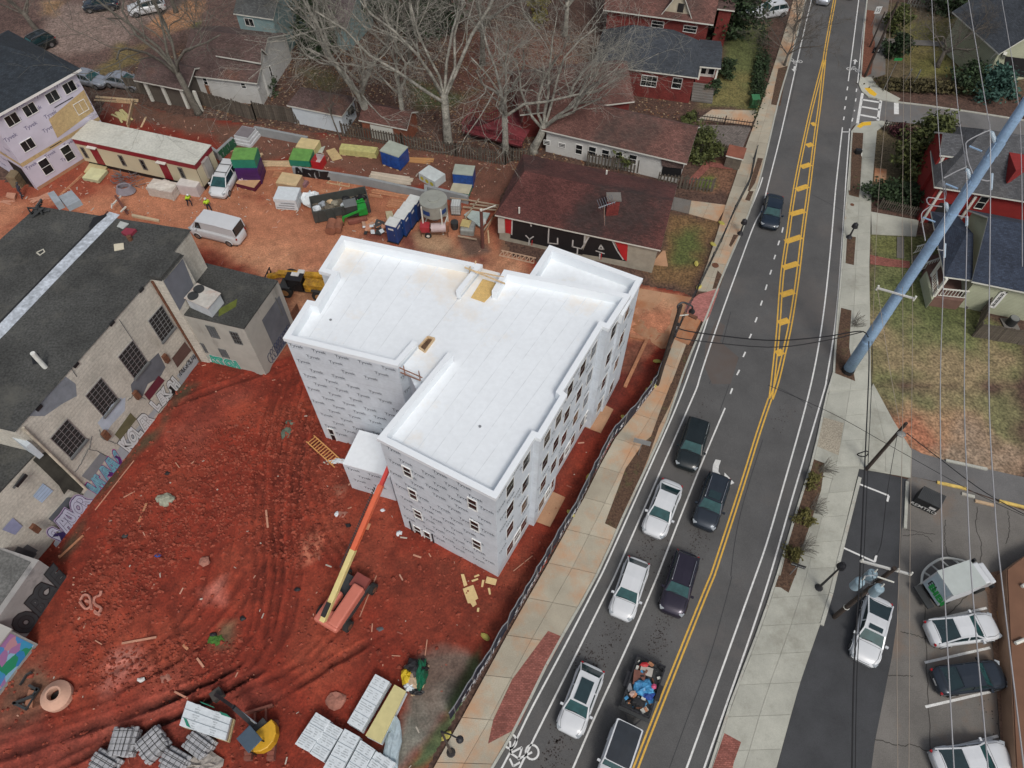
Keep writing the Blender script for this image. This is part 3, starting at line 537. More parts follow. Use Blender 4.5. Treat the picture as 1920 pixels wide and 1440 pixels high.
# ================================================================ building kit
def wdir(A,B,out=1):d=(B-A); d.z=0; d.normalize(); return d,V((d.y,-d.x,0))*out
def wrect(b,A,B,u0,u1,z0,z1,off=.0,out=1):
    d,n=wdir(A,B,out); q=[V((A.x,A.y,0))+d*u+n*off+Zv*z for u,z in ((u0,z0),(u1,z0),(u1,z1),(u0,z1))]
    return b.poly(*(q if out>0 else q[::-1]))
def wbar(b,A,B,u0,u1,z0,z1,t0,t1,out=1):
    d,n=wdir(A,B,out); c=V((A.x,A.y,0))+d*(u0+u1)/2+n*(t0+t1)/2+Zv*(z0+z1)/2
    return b.box(c,(abs(u1-u0),abs(t1-t0),abs(z1-z0)),math.atan2(d.y,d.x))
def win(par,A,B,u0,u1,z0,z1,fm=None,gm=None,nx=1,ny=2,fw=.045,dep=.07,name='window',out=1,mw=.03):
    b=MB(); wbar(b,A,B,u0,u1,z0,z0+fw,.004,dep,out); wbar(b,A,B,u0,u1,z1-fw,z1,.004,dep,out); wbar(b,A,B,u0,u0+fw,z0+fw,z1-fw,.004,dep,out); wbar(b,A,B,u1-fw,u1,z0+fw,z1-fw,.004,dep,out)
    for i in range(1,nx):x=u0+(u1-u0)*i/nx; wbar(b,A,B,x-mw/2,x+mw/2,z0+fw,z1-fw,.012,dep*.7,out)
    for i in range(1,ny):z=z0+(z1-z0)*i/ny; wbar(b,A,B,u0+fw,u1-fw,z-mw/2,z+mw/2,.012,dep*.6,out)
    f=b.build(name,fm or vinyl,par); p=MB(); wrect(p,A,B,u0+fw,u1-fw,z0+fw,z1-fw,.009,out); p.build('pane',gm or glass,f); return f
def winpx(par,A,B,s,**k):
    a,c=X(s); (u0,z1),(u1,z0)=wallpt(A,B,a),wallpt(A,B,c)
    if u1<u0:u0,u1=u1,u0
    return win(par,A,B,u0,u1,z0,z1,**k)
def offs(pts,d):
    out=[]
    for i,p in enumerate(pts):
        a=pts[max(i-1,0)]; c=pts[min(i+1,len(pts)-1)]; n1=n2=None
        if i>0:e=(p-a).normalized(); n1=V((-e.y,e.x,0))
        if i<len(pts)-1:e=(c-p).normalized(); n2=V((-e.y,e.x,0))
        n1=n1 or n2; n2=n2 or n1; m=(n1+n2); m=m/max(m.dot(n1),.3); out.append(p+m*d)
    return out
def flat(p,z):return V((p[0],p[1],z))
def prints(b,bs,A,B,z0,z1,txt='Tyvek',size=.41,dx=1.62,dz=.84,out=1,seed=0,skip=.06,lift=.006):
    d,n=wdir(A,B,out); L_=(B-A).length; r=random.Random(seed); row=0; z=z1-.45
    while z>z0+.25:
        x=.75+(row % 2)*dx/2+r.uniform(-.2,.2)
        while x<L_-.55:
            if r.random()>skip:
                o=V((A.x,A.y,0))+d*x+Zv*z
                b.text(txt,o,d,Zv,size,.012,lift)
                wrect(bs,A,B,x-.45,x+.5,z-.13,z-.10,lift,out)
            x+=dx
        z-=dz; row+=1
# ================================================================ the new white-roofed building
ZT,ZD=13.0,12.22
LPp=W("*864,548 *905,496 *640,441 *597,508 *621,514 *591,565 *576,562 *530,634 *745,686 *783,642",ZT)
RPp=W("*840,660 *706,822 *930,936 *1003,820 *1014,824 *1064,740 *1056,733 *1130,612 *1142,617 *1184,552 *945,505 *922,545",ZT)
bd=thing('apartment_building','four-storey block wrapped in printed house wrap under a white flat roof, unfinished','building',P(840,850))
w_=MB(); lin,rin=offs(LPp,.10),offs(RPp,.10)
w_.prism(lin,-.05,ZD-.1); w_.prism(rin,-.05,ZD-.1)
for pth in (lin,rin):
    for a,c in zip(pth[:-1],pth[1:]):w_.poly(flat(a,ZD-.1),flat(c,ZD-.1),flat(c,ZT-.3),flat(a,ZT-.3))
bayL,bayR=W("*751,692 *796,716",ZD); bk1,bk2=W("*903,503 *938,512",ZD)
dv=(lin[-1]-lin[-2]).normalized()
w_.prism([flat(lin[-2] .lerp(lin[-1],.35),0),flat(rin[1].lerp(rin[0],.55),0),flat(rin[0],0),flat(rin[-1],0),flat(bk2,0),flat(bk1,0),flat(lin[0],0),flat(lin[-1],0)],-.05,ZD-.35)
w_.build('wall',wrap,bd)
rf=MB(); l2,r2=offs(LPp,.34),offs(RPp,.34)
rf.poly(*[flat(p,ZD) for p in l2]); rf.poly(*[flat(p,ZD) for p in r2])
rf.prism([lin[-1],lin[-2].lerp(lin[-1],.06),bayL,bayR,rin[1].lerp(rin[0],.4),rin[0],rin[-1],bk2,bk1,lin[0]],ZD-.32,ZD+.004)
for a,c,e in ((lin[-1],lin[0],V((-.9,0,0))),(rin[-1],rin[0],V((.9,0,0)))):rf.poly(flat(a,ZD+.004),flat(c,ZD+.004),flat(c+e,ZD+.004),flat(a+e,ZD+.004))
roof=rf.build('roof',white_roof,bd)
def parapet(path,th=.38,zb=ZD,zt=ZT):
    o_,i_=path,offs(path,th); b=MB(); n=len(path)
    for i in range(n-1):
        a,c,e,f_=o_[i],o_[i+1],i_[i+1],i_[i]
        b.poly(flat(a,zt),flat(c,zt),flat(e,zt),flat(f_,zt)); b.poly(flat(a,zt-.32),flat(c,zt-.32),flat(c,zt),flat(a,zt)); b.poly(flat(e,zb-.02),flat(f_,zb-.02),flat(f_,zt),flat(e,zt))
        b.poly(flat(c,zt-.32),flat(a,zt-.32),flat(offs(path,.1)[i],zt-.32),flat(offs(path,.1)[i+1],zt-.32))
    for j,q in ((0,1),(n-1,-1)):p_=(flat(o_[j],zb),flat(i_[j],zb),flat(i_[j],zt),flat(o_[j],zt)); b.poly(*(p_ if q<0 else p_[::-1]))
    return b
parapet(LPp).build('parapet',white_cap,bd); parapet(RPp).build('parapet',white_cap,bd)
# inner faces of the bay below the caps
b=MB()
for a,c in ((lin[-2],lin[-1]),(lin[0],lin[1]),(rin[0],rin[1]),(rin[-2],rin[-1])):
    pass
wz=12.35
wp=W("*1030,459 *1206,522 *1167,590 *1145,600 *985,520",wz)[::-1]
wing=[wp[0],wp[1],wp[2],wp[3],wp[4]]
wb=MB(); wo_=offs([W("*1168,592",wz)[0],W("*1206,522",wz)[0],W("*1030,459",wz)[0],W("*983,530",wz)[0]],.1)
wb.prism(wo_,-.05,wz-1.0)
for a,c in zip(wo_[:-1],wo_[1:]):wb.poly(flat(a,wz-1.0),flat(c,wz-1.0),flat(c,wz-.3),flat(a,wz-.3))
wb.build('wall',wrap,bd)
pw=[W("*1168,592",wz)[0],W("*1206,522",wz)[0],W("*1030,459",wz)[0],W("*983,530",wz)[0]]
MB().poly(*[flat(p,wz-.9) for p in offs(pw,.3)]).build('roof',white_roof,bd); parapet(pw,.42,wz-.9,wz).build('parapet',white_cap,bd)
# seam, hatch, cover board, rails
MB().ribbon(W("*790,648 862,556",ZD),.045,ZD+.012).build('roof_seam',mat('seam_grey',(.60,.63,.65),.6),roof)
for (a0,a1),(c0_,c1_),n_ in ((((655,458),(858,505)),((548,625),(738,668)),6),(((955,522),(1165,562)),((728,818),(916,908)),7)):
    for k in range(1,n_):f=k/n_; MB().ribbon(W(f"*{a0[0]+(a1[0]-a0[0])*f},{a0[1]+(a1[1]-a0[1])*f} *{c0_[0]+(c1_[0]-c0_[0])*f},{c0_[1]+(c1_[1]-c0_[1])*f}",ZD),.05,ZD+.009).build('roof_seam',mat('seam_pale',(.71,.75,.78),.7),roof)
for s in ("*620,600","*900,800"):p=W(s,ZD)[0]; MB().cyl(p+Zv*.012,p+Zv*.05,.09,n=10).build('roof_drain',steel,roof)
hq=W("F1290,1095 1340,1108 1268,1205 1222,1172",ZD); h=MB(); d01=(hq[1]-hq[0]).normalized()
for i in range(4):h.beam(flat(hq[i],ZD+.09),flat(hq[(i+1) % 4],ZD+.09),.09,.2)
hh=h.build('roof_hatch',lumber,roof); MB().poly(*[flat(p,ZD+.014) for p in hq]).build('hatch_opening',mat('shaft_wood',(.10,.06,.035),.9,var=.5,sc=3),hh)
MB().prism(W("F1700,655 1800,685 1765,760 1770,770 1712,830 1612,795",ZD),ZD+.01,ZD+.05).build('cover_board',mat('osb_roof',(.62,.42,.16),.8,var=.12,sc=4,fine=(15,.15)),roof)
b=MB(); a,c=W("F1565,565 1868,688",ZD+1.1); b.beam(a,c,.05,.14); a,c=W("F1620,590 1860,640",ZD+.75); b.beam(a,c,.04,.1)
for s in ("F1640,600","F1600,640"):p=W(s,ZD)[0]; b.beam(p,p+V((.1,.1,1)),.05,.09)
b.build('timber_rail',lumber,bd)
b=MB(); a,c=bayL.lerp(bayR,.02),bayL.lerp(bayR,.98)
for s_,z in (("p230,555 575,705",1.0),("p245,625 545,750",.3)):q=W(s_,ZD+z); b.beam(q[0],q[1],.04,.09)
for s_ in ("p320,670","p545,745"):p=W(s_,ZD+.1)[0]; b.beam(p,flat(p,ZD+1.1),.05,.09)
b.build('guard_rail',mat('lumber_brown',(.26,.12,.07),.8,var=.2),bd)
# prints and windows
ink_b,ink_l=MB(),MB()
la,lb_=lin[7],lin[8]; ra,rb=rin[1],rin[2]
prints(ink_b,ink_l,la,lb_,.2,12.6,seed=1); prints(ink_b,ink_l,ra,rb,.2,12.6,seed=2)
segs=[(rin[i],rin[i+1]) for i in range(2,9)]
for i,(a,c) in enumerate(segs):prints(ink_b,ink_l,a,c,.2,12.6,seed=10+i,skip=.35)
prints(ink_b,ink_l,rin[0],rin[1],.2,12.6,seed=30); prints(ink_b,ink_l,lb_,lin[9],.2,11.6,seed=31); prints(ink_b,ink_l,lin[9].lerp(lin[0],.02),lin[9],.2,11,seed=33)
prints(ink_b,ink_l,wo_[0],wo_[1],.2,11.9,seed=32,skip=.4); prints(ink_b,ink_l,lin[6],la,.2,12.6,seed=34)
d,n=wdir(lin[8],lin[9]);
ink_b.build('wrap_print',ink,bd,kind='stuff'); ink_l.build('wrap_print',ink_s,bd,kind='stuff')
wd=dict(gm=glass)
for s in ("J1092,602 1178,712","J1137,772 1218,880","J1177,928 1254,1024","J1178,1052 1250,1145","J1252,1092 1324,1202","J1584,842 1664,958","J1602,1008 1678,1114","J1619,1152 1694,1254"):winpx(bd,ra,rb,s)
winpx(bd,la,lb_,"J534,327 613,428")
b=MB();
for s in ("J1150,1025 1190,1130","J1318,1120 1345,1215"):
    a,c=X(s); (u0,z1),(u1,z0)=wallpt(ra,rb,a),wallpt(ra,rb,c); b=MB(); wbar(b,ra,rb,u0,u0+.08,z0,z1,0,.08); b.build('door_post',black,bd)
rows=[(1.1,2.6),(4.3,5.85),(7.4,8.95),(10.5,12.0)]
def cols(A,B,us,fl=range(4),w=.95,dbl=()):
    for k in fl:
        for j,u in enumerate(us):
            if u+w>(B-A).length:continue
            win(bd,A,B,u,u+w,*rows[k],dep=.025,mw=.02);
            if k==0 and j in dbl:win(bd,A,B,u+w+.06,u+2*w+.06,*rows[k])
for (a,c),us in zip(segs,([1.2,3.2,5.0,6.8,8.6],[],[.6,2.2,3.8,5.4,7.0],[],[1.0,2.9,4.6,6.4,8.2,10.0,11.8],[],[.8,2.4,4.0,5.6])):cols(a,c,us,dbl=(0,2))
cols(wo_[0],wo_[1],[.9,3.0,5.2])
# low white annex at the foot of the walls
ax=W("J650,600 775,345 985,430 1000,700",3.95); ax=[ax[0],ax[3],ax[3]+(ax[1]-ax[0]) ,ax[1]]
ab=MB().prism(ax,-.05,3.9); A0,A1=ax[0],ax[1]
an=thing('stair_annex','low white-roofed box annex in house wrap at the foot of the white block','annex',flat(ax[0],0))
ab.build('wall',wrap,an); MB().prism([ax[0]+(ax[i]-ax[0])*1.0 for i in range(4)],3.902,3.99).build('roof',white_roof,an)
b1,b2=MB(),MB(); prints(b1,b2,A0,A1,.2,3.8,seed=50); prints(b1,b2,A1,ax[2],.2,3.8,seed=51); b1.build('wrap_print',ink,an,kind='stuff')
# timber pads along the street side, and the kerb frame behind
t=thing('timber_pad','brown plywood pads on the red earth beside the wrapped street wall','boards',P(1130,780),group=None)
MB().prism(W("K690,160 760,195 665,372 555,330"),.04,.12).build('board',conc_red,t)
t=thing('timber_pad','brown plywood pad on the red earth nearest the front corner of the white block','boards',P(1030,960))
MB().prism(W("K290,805 400,855 285,1075 165,1030"),.04,.12).build('board',conc_red,t)
t=thing('timber_kerb','L-shaped muddy timber kerb in the dirt beside the street side of the white block','kerb',P(1200,645))
b=MB(); pp=W("n480,580 740,630 410,1340"); b.beam(flat(pp[0],.15),flat(pp[1],.15),.28,.25); b.build('timber',lumber_red,t); MB().beam(flat(pp[1],.16),flat(pp[2],.14),.28,.25).build('timber',lumber_red,t)
# ================================================================ the old warehouse
WZT=10.4
wr=W("*281,522 *27,807 *-420,700 *-260,560 *0,452 E285,115 1420,290 1285,455 1365,480 1215,660",WZT)
wh=thing('warehouse','long old warehouse with black gravel roof, barred windows and graffiti on its stained wall','warehouse',P(372,682))
MB().prism(wr,-.1,WZT-.14).build('wall',old_wall,wh); MB().prism(offs(wr,-.08),WZT-.14,WZT,True).build('roof_edge',black,wh)
whr=MB().poly(*[flat(p,WZT+.006) for p in (offs(wr,.12) if (sum(wr[i].x*wr[(i+1) % 10].y-wr[(i+1) % 10].x*wr[i].y for i in range(10))>0) else offs(wr,.12)[::-1])]).build('roof',old_roof,wh)
fw0,fw1=wr[1],wr[0]
bb=MB()
MB().ribbon(W("E860,160 430,600 *0,622 *-120,735",WZT),1.0,WZT+.02).build('membrane_strip',mat('strip_silver',(.46,.50,.55),.5,var=.25,sc=1,fine=(4,.2)),whr)
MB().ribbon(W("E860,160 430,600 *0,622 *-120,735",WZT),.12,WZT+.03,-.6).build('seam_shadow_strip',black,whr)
MB().poly(*W("E700,190 800,165 800,180 680,280 665,260",WZT+.025)).build('torn_patch',black,whr)
for nm,s,z,m in (('hatch_cover',"E955,285 1030,295 975,350 918,320",.25,mat('hatch_maroon',(.24,.03,.05),.6)),('board',"E905,222 968,240 925,280 878,262",.06,mat('board_grey',(.42,.44,.42),.8)),('board',"E855,395 928,385 932,430 860,445",.06,mat('board_cream',(.60,.55,.42),.8)),('patch',"*58,667 *72,662 *80,680 *62,684",.03,black)):
    MB().prism(W(s,WZT),WZT+.01,WZT+z).build(nm,m,whr)
b=MB(); p=W("E340,1315",WZT)[0]; b.cyl(p,p+Zv*1.6,.16,n=10); b.build('vent_pipe',mat('pipe_white',(.7,.7,.66),.6),whr); p=W("E980,360",WZT)[0]; MB().cyl(p,p+Zv*.4,.18,n=8).build('vent_pipe',rust,whr)
MB().ribbon(W("E275,455 325,430 335,450 300,475 275,455",WZT),.12,WZT+.02).build('painted_mark',mat('mark_cream',(.5,.48,.4),.8),whr)
b=MB(); [b.tube([p+V((random.uniform(-.7,.7),random.uniform(-.7,.7),.05)),p+V((random.uniform(-.7,.7),random.uniform(-.5,.5),random.uniform(.3,.9))),p+V((random.uniform(-.9,.9),random.uniform(-.7,.7),.1))],.09,5) for p in W("b620,900 680,950 600,980",WZT) for _ in (1,2,3)]; b.build('roof_debris',dkgrey,whr)
b=MB(); a,c=W("b830,750 940,900",WZT); b.beam(a+Zv*.4,c+Zv*.4,.5,.7); b.beam(a+V((1.0,.1,.3)),c+V((1.1,.1,.3)),1.1,.5); b.build('skylight_frame',conc_g,whr)
def ww(s,**k):return winpx(wh,fw0,fw1,s,fm=k.pop('fm',steel),gm=k.pop('gm',dark),name=k.pop('name','barred_window'),fw=.05,mw=.05,dep=.06,**k)
for s in ("R1352,548 1560,668","R1086,872 1308,975","R796,1218 1045,1330"):
    pass
def wuv(s,A=fw0,B=fw1):return [wallpt(A,B,p) for p in X(s)]
def winuv(u,z1,w=1.5,hgt=2.7,**k):return win(wh,fw0,fw1,u-w/2,u+w/2,z1-hgt,z1,fm=steel,gm=dark,nx=4,ny=7,fw=.05,mw=.03,dep=.06,name='barred_window')
for s in ("R1390,512 1515,705","R1125,830 1268,1030","R838,1172 995,1370","S875,185 1175,490"):
    (u0,z1),(u1,z0)=wuv(s); winuv((u0+u1)/2,z1,1.7,max(1.8,z1-z0)); b=MB(); wbar(b,fw0,fw1,(u0+u1)/2-.9,(u0+u1)/2+.9,z0-.15,z0,.0,.14); b.build('window_sill',cmu_dark,wh)
def pat(pts,m,name,off=.012,A=fw0,B=fw1,root=None):
    d,n=wdir(A,B); q=[V((A.x,A.y,0))+d*u+n*off+Zv*max(z,.02) for u,z in [wallpt(A,B,p) for p in X(pts)]]
    nn=(q[1]-q[0]).cross(q[2]-q[0]); MB().poly(*(q if nn.dot(n)>0 else q[::-1])).build(name,m,root or wh)
greyp=mat('patch_paint',(.13,.14,.16),.9,var=.2,sc=.6); bluep2=mat('wash_blue',(.44,.50,.58),.8,var=.12)
pat("R1425,870 1490,1000 1440,1090 1330,1150 1270,1290 1190,1240 1175,1160 1240,1070 1320,970",greyp,'paint_patch')
pat("R590,1085 680,1150 690,1260 560,1330 400,1440 250,1440 430,1250",mat('patch_wash',(.21,.23,.26),.9,var=.2),'paint_patch')
pat("R1090,1270 1120,1330 1080,1400 1000,1440 940,1440 1000,1340",bluep2,'paint_patch'); pat("I850,150 940,100 935,200 840,300 790,370 730,290",bluep2,'paint_patch',.013)
pat("R1660,770 1720,850 1595,1005 1545,920",mat('boarded_brown',(.11,.06,.05),.8,var=.2),'boarded_window',.03); pat("R1425,1075 1480,1120 1340,1300 1295,1245",mat('boarded_maroon',(.12,.02,.035),.7),'boarded_window',.03)
pat("I975,215 1022,262 900,420 858,378",mat('boarded_olive',(.13,.12,.06),.9,var=.2),'boarded_window',.03); pat("I750,515 800,548 675,730 610,690",mat('boarded_grey',(.22,.24,.26),.6,var=.1),'boarded_window',.03)
pat("R1905,895 1790,960 1660,1150 1590,1080 1750,870",mat('plinth_paint',(.36,.39,.42),.9,var=.1),'painted_plinth')
pat("*345,720 *338,712 *225,838 *120,975 *100,1020 *115,1034 *240,862 *292,777",mat('plinth_paint',(.36,.39,.42)),'painted_plinth',.011)
# downpipes
b=MB()
def pipe(s,r=.09,A=fw0,B=fw1,off=.14):
    d,n=wdir(A,B); return [V((A.x,A.y,0))+d*u+n*off+Zv*z for u,z in [wallpt(A,B,p) for p in X(s)]]
q=pipe("R1355,225 1790,945"); MB().tube([q[0],q[1]],.10,8).build('downpipe',rust,wh)
q=pipe("S320,170 1270,1090"); MB().tube([q[0],q[1]],.10,8).build('downpipe',mat('pipe_cream',(.5,.45,.36),.8,var=.3,sc=2),wh)
pat("S560,580 700,530 1260,1080 1200,1170 1020,1100 960,1180 880,1040 700,860 490,660",mat('mildew_black',(.05,.05,.04),1,var=.5,sc=.8),'mildew_stain',.01)
b=MB()
for s in ("R1250,320 1285,285","R985,625 1022,585","R660,1000 700,958","R325,1390 372,1340","I120,770 180,665"):
    a,c=wuv(s); wbar(b,fw0,fw1,a[0],c[0],min(a[1],c[1])-.1,min(a[1],c[1])+.15,0,.1); b.build('scupper',black,wh); b=MB()
b=MB()
for s in ("R1465,930 1500,910","R1200,1260 1240,1240","I765,395 810,375","I235,1095 275,1065"):a,c=wuv(s); wbar(b,fw0,fw1,a[0],c[0],a[1]-.5,a[1]+.35,0,.25); b.build('buttress_cap',rust,wh); b=MB()
b=MB(); r=random.Random(9)
for s in ("R1070,570 1190,750 1240,830 1270,860","S1380,300 1340,470 1280,560 1230,680 1120,840","S1340,500 1470,530 1600,600","S1490,200 1510,310 1560,350 1740,410","R1310,1290 1210,1240 1150,1300","R640,1010 690,1085"):
    q=pipe(s,off=.02); q2=[]
    for a,c in zip(q[:-1],q[1:]):
        for k in range(6):q2.append(a.lerp(c,k/6)+V((0,0,r.uniform(-.07,.07))))
    b.tube(q2+[q[-1]],.03,3)
b.build('wall_crack',cmu_dark,wh)
# graffiti lettering in fat outlined letters
def graff(txt,s,hgt,fill,line_,A=fw0,B=fw1,root=None,glow=None,off0=.05,zc=None,squash=None):
    (u0,z0),(u1,z1)=[wallpt(A,B,p) for p in X(s)]; d,n=wdir(A,B); L_=abs(u1-u0); root=root or wh; nch=len(txt)
    for k,ch in enumerate(txt):
        u=u0+(u1-u0)*(k+.5)/nch; z=z0+(z1-z0)*(k+.5)/nch-hgt*.36
        o=V((A.x,A.y,0))+d*u+Zv*max(z,.12); ca=math.cos(.12*(-1)**k); sa=math.sin(.12*(-1)**k); uu=d*ca+Zv*sa; vv=Zv*ca-d*sa
        b=MB(); sc=L_/nch/.74
        def put(off,lift):
            gv,gf=glyphs(ch,off); b.add([o+uu*a[0]*sc+vv*a[1]*hgt*1.38+n*lift for a in gv],gf)
        lift=.02+.003*(k % 2)
        if glow:b.mat(2); put(.21,lift);
        b.mat(1); put(.165,lift+.004); b.mat(0); put(.125,lift+.008); b.mat(1); put(-.035,lift+.012)
        b.build('graffiti_letter',[fill,line_,glow or line_],root)
g_l=mat('spray_lilac',(.52,.55,.68),.7,var=.08); g_w=mat('spray_white',(.62,.65,.66),.7,var=.08); g_t=mat('spray_teal',(.18,.42,.52),.7,var=.2,sc=2); g_p=mat('spray_pink',(.50,.12,.32),.7); g_pl=mat('spray_palelilac',(.50,.40,.58),.8)
graff("LEKSH","R1385,1370 1600,1130",1.25,g_w,black); graff("KOLER","I935,480 1130,245",1.45,g_w,black)
graff("ENTIGLES","I690,800 890,545",1.3,g_t,mat('spray_violet',(.10,.02,.16),.7),glow=g_p); graff("SHUOR","I420,1160 670,865",1.6,g_l,mat('spray_indigo',(.03,.02,.10),.7),glow=g_pl)
bs=MB(); r=random.Random(4)
for s in ("R1615,1060 1750,900",):
    q=pipe(s,off=.025)
    for k in range(14):
        o=q[0].lerp(q[1],k/13); d,n=wdir(fw0,fw1); pts=[o+d*r.uniform(-.12,.12)+Zv*r.uniform(-.35,.35) for _ in range(5)]; bs.tube(pts,.025,3)
bs.build('scribble',black,wh)
# lower section of the warehouse to the left
lw=thing('warehouse_extension','lower grey-roofed extension of the old warehouse with a blue roller shutter','warehouse',P(60,1050))
zl=7.4; lr=W("*67,849 *-60,985 *-330,900 *-200,760 *-20,795",zl)
MB().prism(lr,-.1,zl-.12).build('wall',old_wall,lw); MB().prism(offs(lr[::-1],.1)[::-1] if 0 else lr,zl-.12,zl).build('roof',old_roof,lw)
a,c=W("*0,801 *66,846",zl+.9); MB().beam(a,c,.35,1.6).build('parapet',mat('wash_white',(.50,.55,.58),.8,var=.1),lw)
l0,l1=lr[1],lr[0]
pat("S635,1005 790,1120 620,1300 485,1200",mat('shutter_blue',(.40,.52,.68),.5,f=courses(5,.3,.02,(.6,.6,.6),cvar=.02)),'roller_shutter',.05,l0,l1,lw)
pat("I90,1000 165,1065 110,1130 10,1090",mat('shutter_lilac',(.26,.28,.42),.6),'roller_shutter',.06,l0,l1,lw); pat("I130,1215 275,1270 180,1390 65,1320",cmu_dark,'boarded_window',.05,l0,l1,lw); pat("I565,850 480,1010 430,1060 360,1010 500,850",greyp,'paint_patch',.03,l0,l1,lw)
pat("S340,850 380,900 205,1095 178,1070",cmu_dark,'wall_vent',.04,l0,l1,lw)
pat("j400,480 560,570 340,860 140,720",cmu_dark,'boarded_window',.05,l0,l1,lw)
# the low graffiti wall block and mural shed, lower left
gb=thing('graffiti_outbuilding','low grey outbuilding with dark bubble graffiti along its base at the left edge','outbuilding',P(60,1180))
gz_=3.6; gq=W("*108,1068 *126,1086",0); g0,g1=P(50,1195),P(124,1085); gdir,gn=wdir(g0,g1)
MB().prism([g0,g1,g1-gn*6,g0-gn*6-gdir*8,g0-gdir*4],-.1,gz_).build('wall',mat('render_grey',(.33,.32,.31),.95,var=.15,sc=.5,stain=(.4,(.11,.11,.115),.52)),gb); MB().prism([g0-gn*.4,g1-gn*.4-gdir*.3,g1-gn*6,g0-gn*6-gdir*8,g0-gdir*4],gz_+.004,gz_+.06).build('roof',mat('tar_grey',(.13,.13,.125),1,var=.3,sc=.6,fine=(6,.3)),gb)
graff("OBCE","*52,1183 *120,1078",1.9,mat('spray_charcoal',(.045,.055,.06),.7,var=.2),black,g0,g1,gb,off0=.1)
ms=thing('mural_shed','flat grey-roofed shed with a colourful splashed mural on its side at the left edge','shed',P(60,1230))
mz=3.3; mq=W("*46,1192 *-60,1330 *-160,1270 *-60,1130 ",mz); m2=P(72,1208); ang=wdir(P(0,1305),m2)
ma,mb_=P(-30,1345),P(72,1208); md,mn=wdir(ma,mb_); MB().prism([ma,mb_,mb_-mn*6,ma-mn*6],-.1,mz).build('wall',cmu,ms)
MB().prism([ma+mn*.1,mb_+mn*.1+md*.1,mb_-mn*6,ma-mn*6],mz,mz+.12).build('roof',mat('shed_roof',(.40,.385,.36),.8,var=.06),ms)
def muralf(t,N,L,tc,out,b):
    v=N('ShaderNodeTexVoronoi'); v.inputs['Scale'].default_value=1.6; n=N('ShaderNodeTexNoise'); n.inputs['Scale'].default_value=1.5; mx=N('ShaderNodeMix'); mx.data_type='RGBA'; mx.inputs[0].default_value=.3
    L(tc.outputs['Object'],n.inputs[0]); L(tc.outputs['Object'],mx.inputs[6]); L(n.outputs[1],mx.inputs[7]); L(mx.outputs[2],v.inputs['Vector']); r_=N('ShaderNodeValToRGB'); sp=N('ShaderNodeSeparateColor'); L(v.outputs['Color'],sp.inputs[0]); L(sp.outputs[0],r_.inputs[0]); r_.color_ramp.interpolation='CONSTANT'
    for p_,c_ in ((.15,(.03,.25,.55)),(.3,(.30,.55,.75)),(.45,(.40,.20,.42)),(.6,(.02,.30,.15)),(.72,(.55,.30,.35)),(.85,(.08,.30,.65))):e=r_.color_ramp.elements.new(p_); e.color=[*c_,1]
    r_.color_ramp.elements[0].color=(.05,.35,.6,1); return r_.outputs[0]
b=MB(); wrect(b,ma,mb_,.2,(mb_-ma).length-.15,.35,mz-.15,.012); b.build('mural_panel',mat('mural',(1,1,1),.7,f=muralf),ms)
# annex on the right of the warehouse
azt=6.3
wa=thing('warehouse_annex','two-storey annex with flat roof beside the warehouse, boarded windows and teal graffiti','building',P(495,697))
aq=W("*336,588 *457,616 *521,526 *386,493",azt); MB().prism(aq,-.1,azt-.12).build('wall',mat('annex_wall',(.40,.39,.35),.95,var=.12,sc=.6,stain=(.5,(.19,.185,.165),.52,.25)),wa); MB().prism(aq,azt-.12,azt).build('roof',old_roof,wa)
MB().poly(*W("E1640,880 1780,800 1770,860 1640,935",azt+.012)[::-1]).build('moss_patch',mat('moss',(.10,.12,.02),1,var=.3),wa)
aA,aB=aq[0],aq[1]
for s,m in (("E1540,995 1655,1100",0),("E1718,1040 1825,1145",1),("E1475,1125 1565,1205",0),("E1635,1170 1725,1245",0)):winpx(wa,aA,aB,s,fm=cmu_dark,gm=dark if m else mat('board_slate',(.10,.11,.12),.7),nx=3,ny=3 if m else 1,name='boarded_window')
graff("SKTOH","E1530,1245 1800,1310",.95,mat('spray_green',(.01,.35,.25),.7),g_w,aA,aB,wa)
b=MB(); wrect(b,aB,aq[2],2.0,4.8,.2,5.0,.012); b.build('paint_patch',greyp,wa); winpx(wa,aB,aq[2],"F145,790 195,930",fm=cmu_dark,gm=dark)
b=MB(); wrect(b,aB,aq[2],5.2,6.4,.1,2.3,.04); b.build('door',rust,wa)
b=MB(); r=random.Random(8); d,n=wdir(aB,aq[2])
for k in range(10):o=aB*1; o.z=0; o+=d*(1.2+k*.35)+n*.03+Zv*1.0; b.tube([o+d*.25*math.cos(t)*(1+.4*r.random())+Zv*.55*math.sin(t)*(1+.3*r.random()) for t in np.linspace(0,6,9)],.028,3)
b.build('scribble',mat('ink_navy',(.02,.03,.08),.7),wa)
# parapet box between, higher grey wall
b=MB(); q=W("E1290,460 1365,480 1215,660 1125,645",WZT); b.prism(q,WZT,WZT+.25); b.build('roof_upstand',old_roof,wh)
pat("E1370,500 1450,700 1345,890 1225,670",mat('slate_panel',(.15,.16,.185),.9,var=.1),'rendered_panel',.02,wr[9],wr[8])
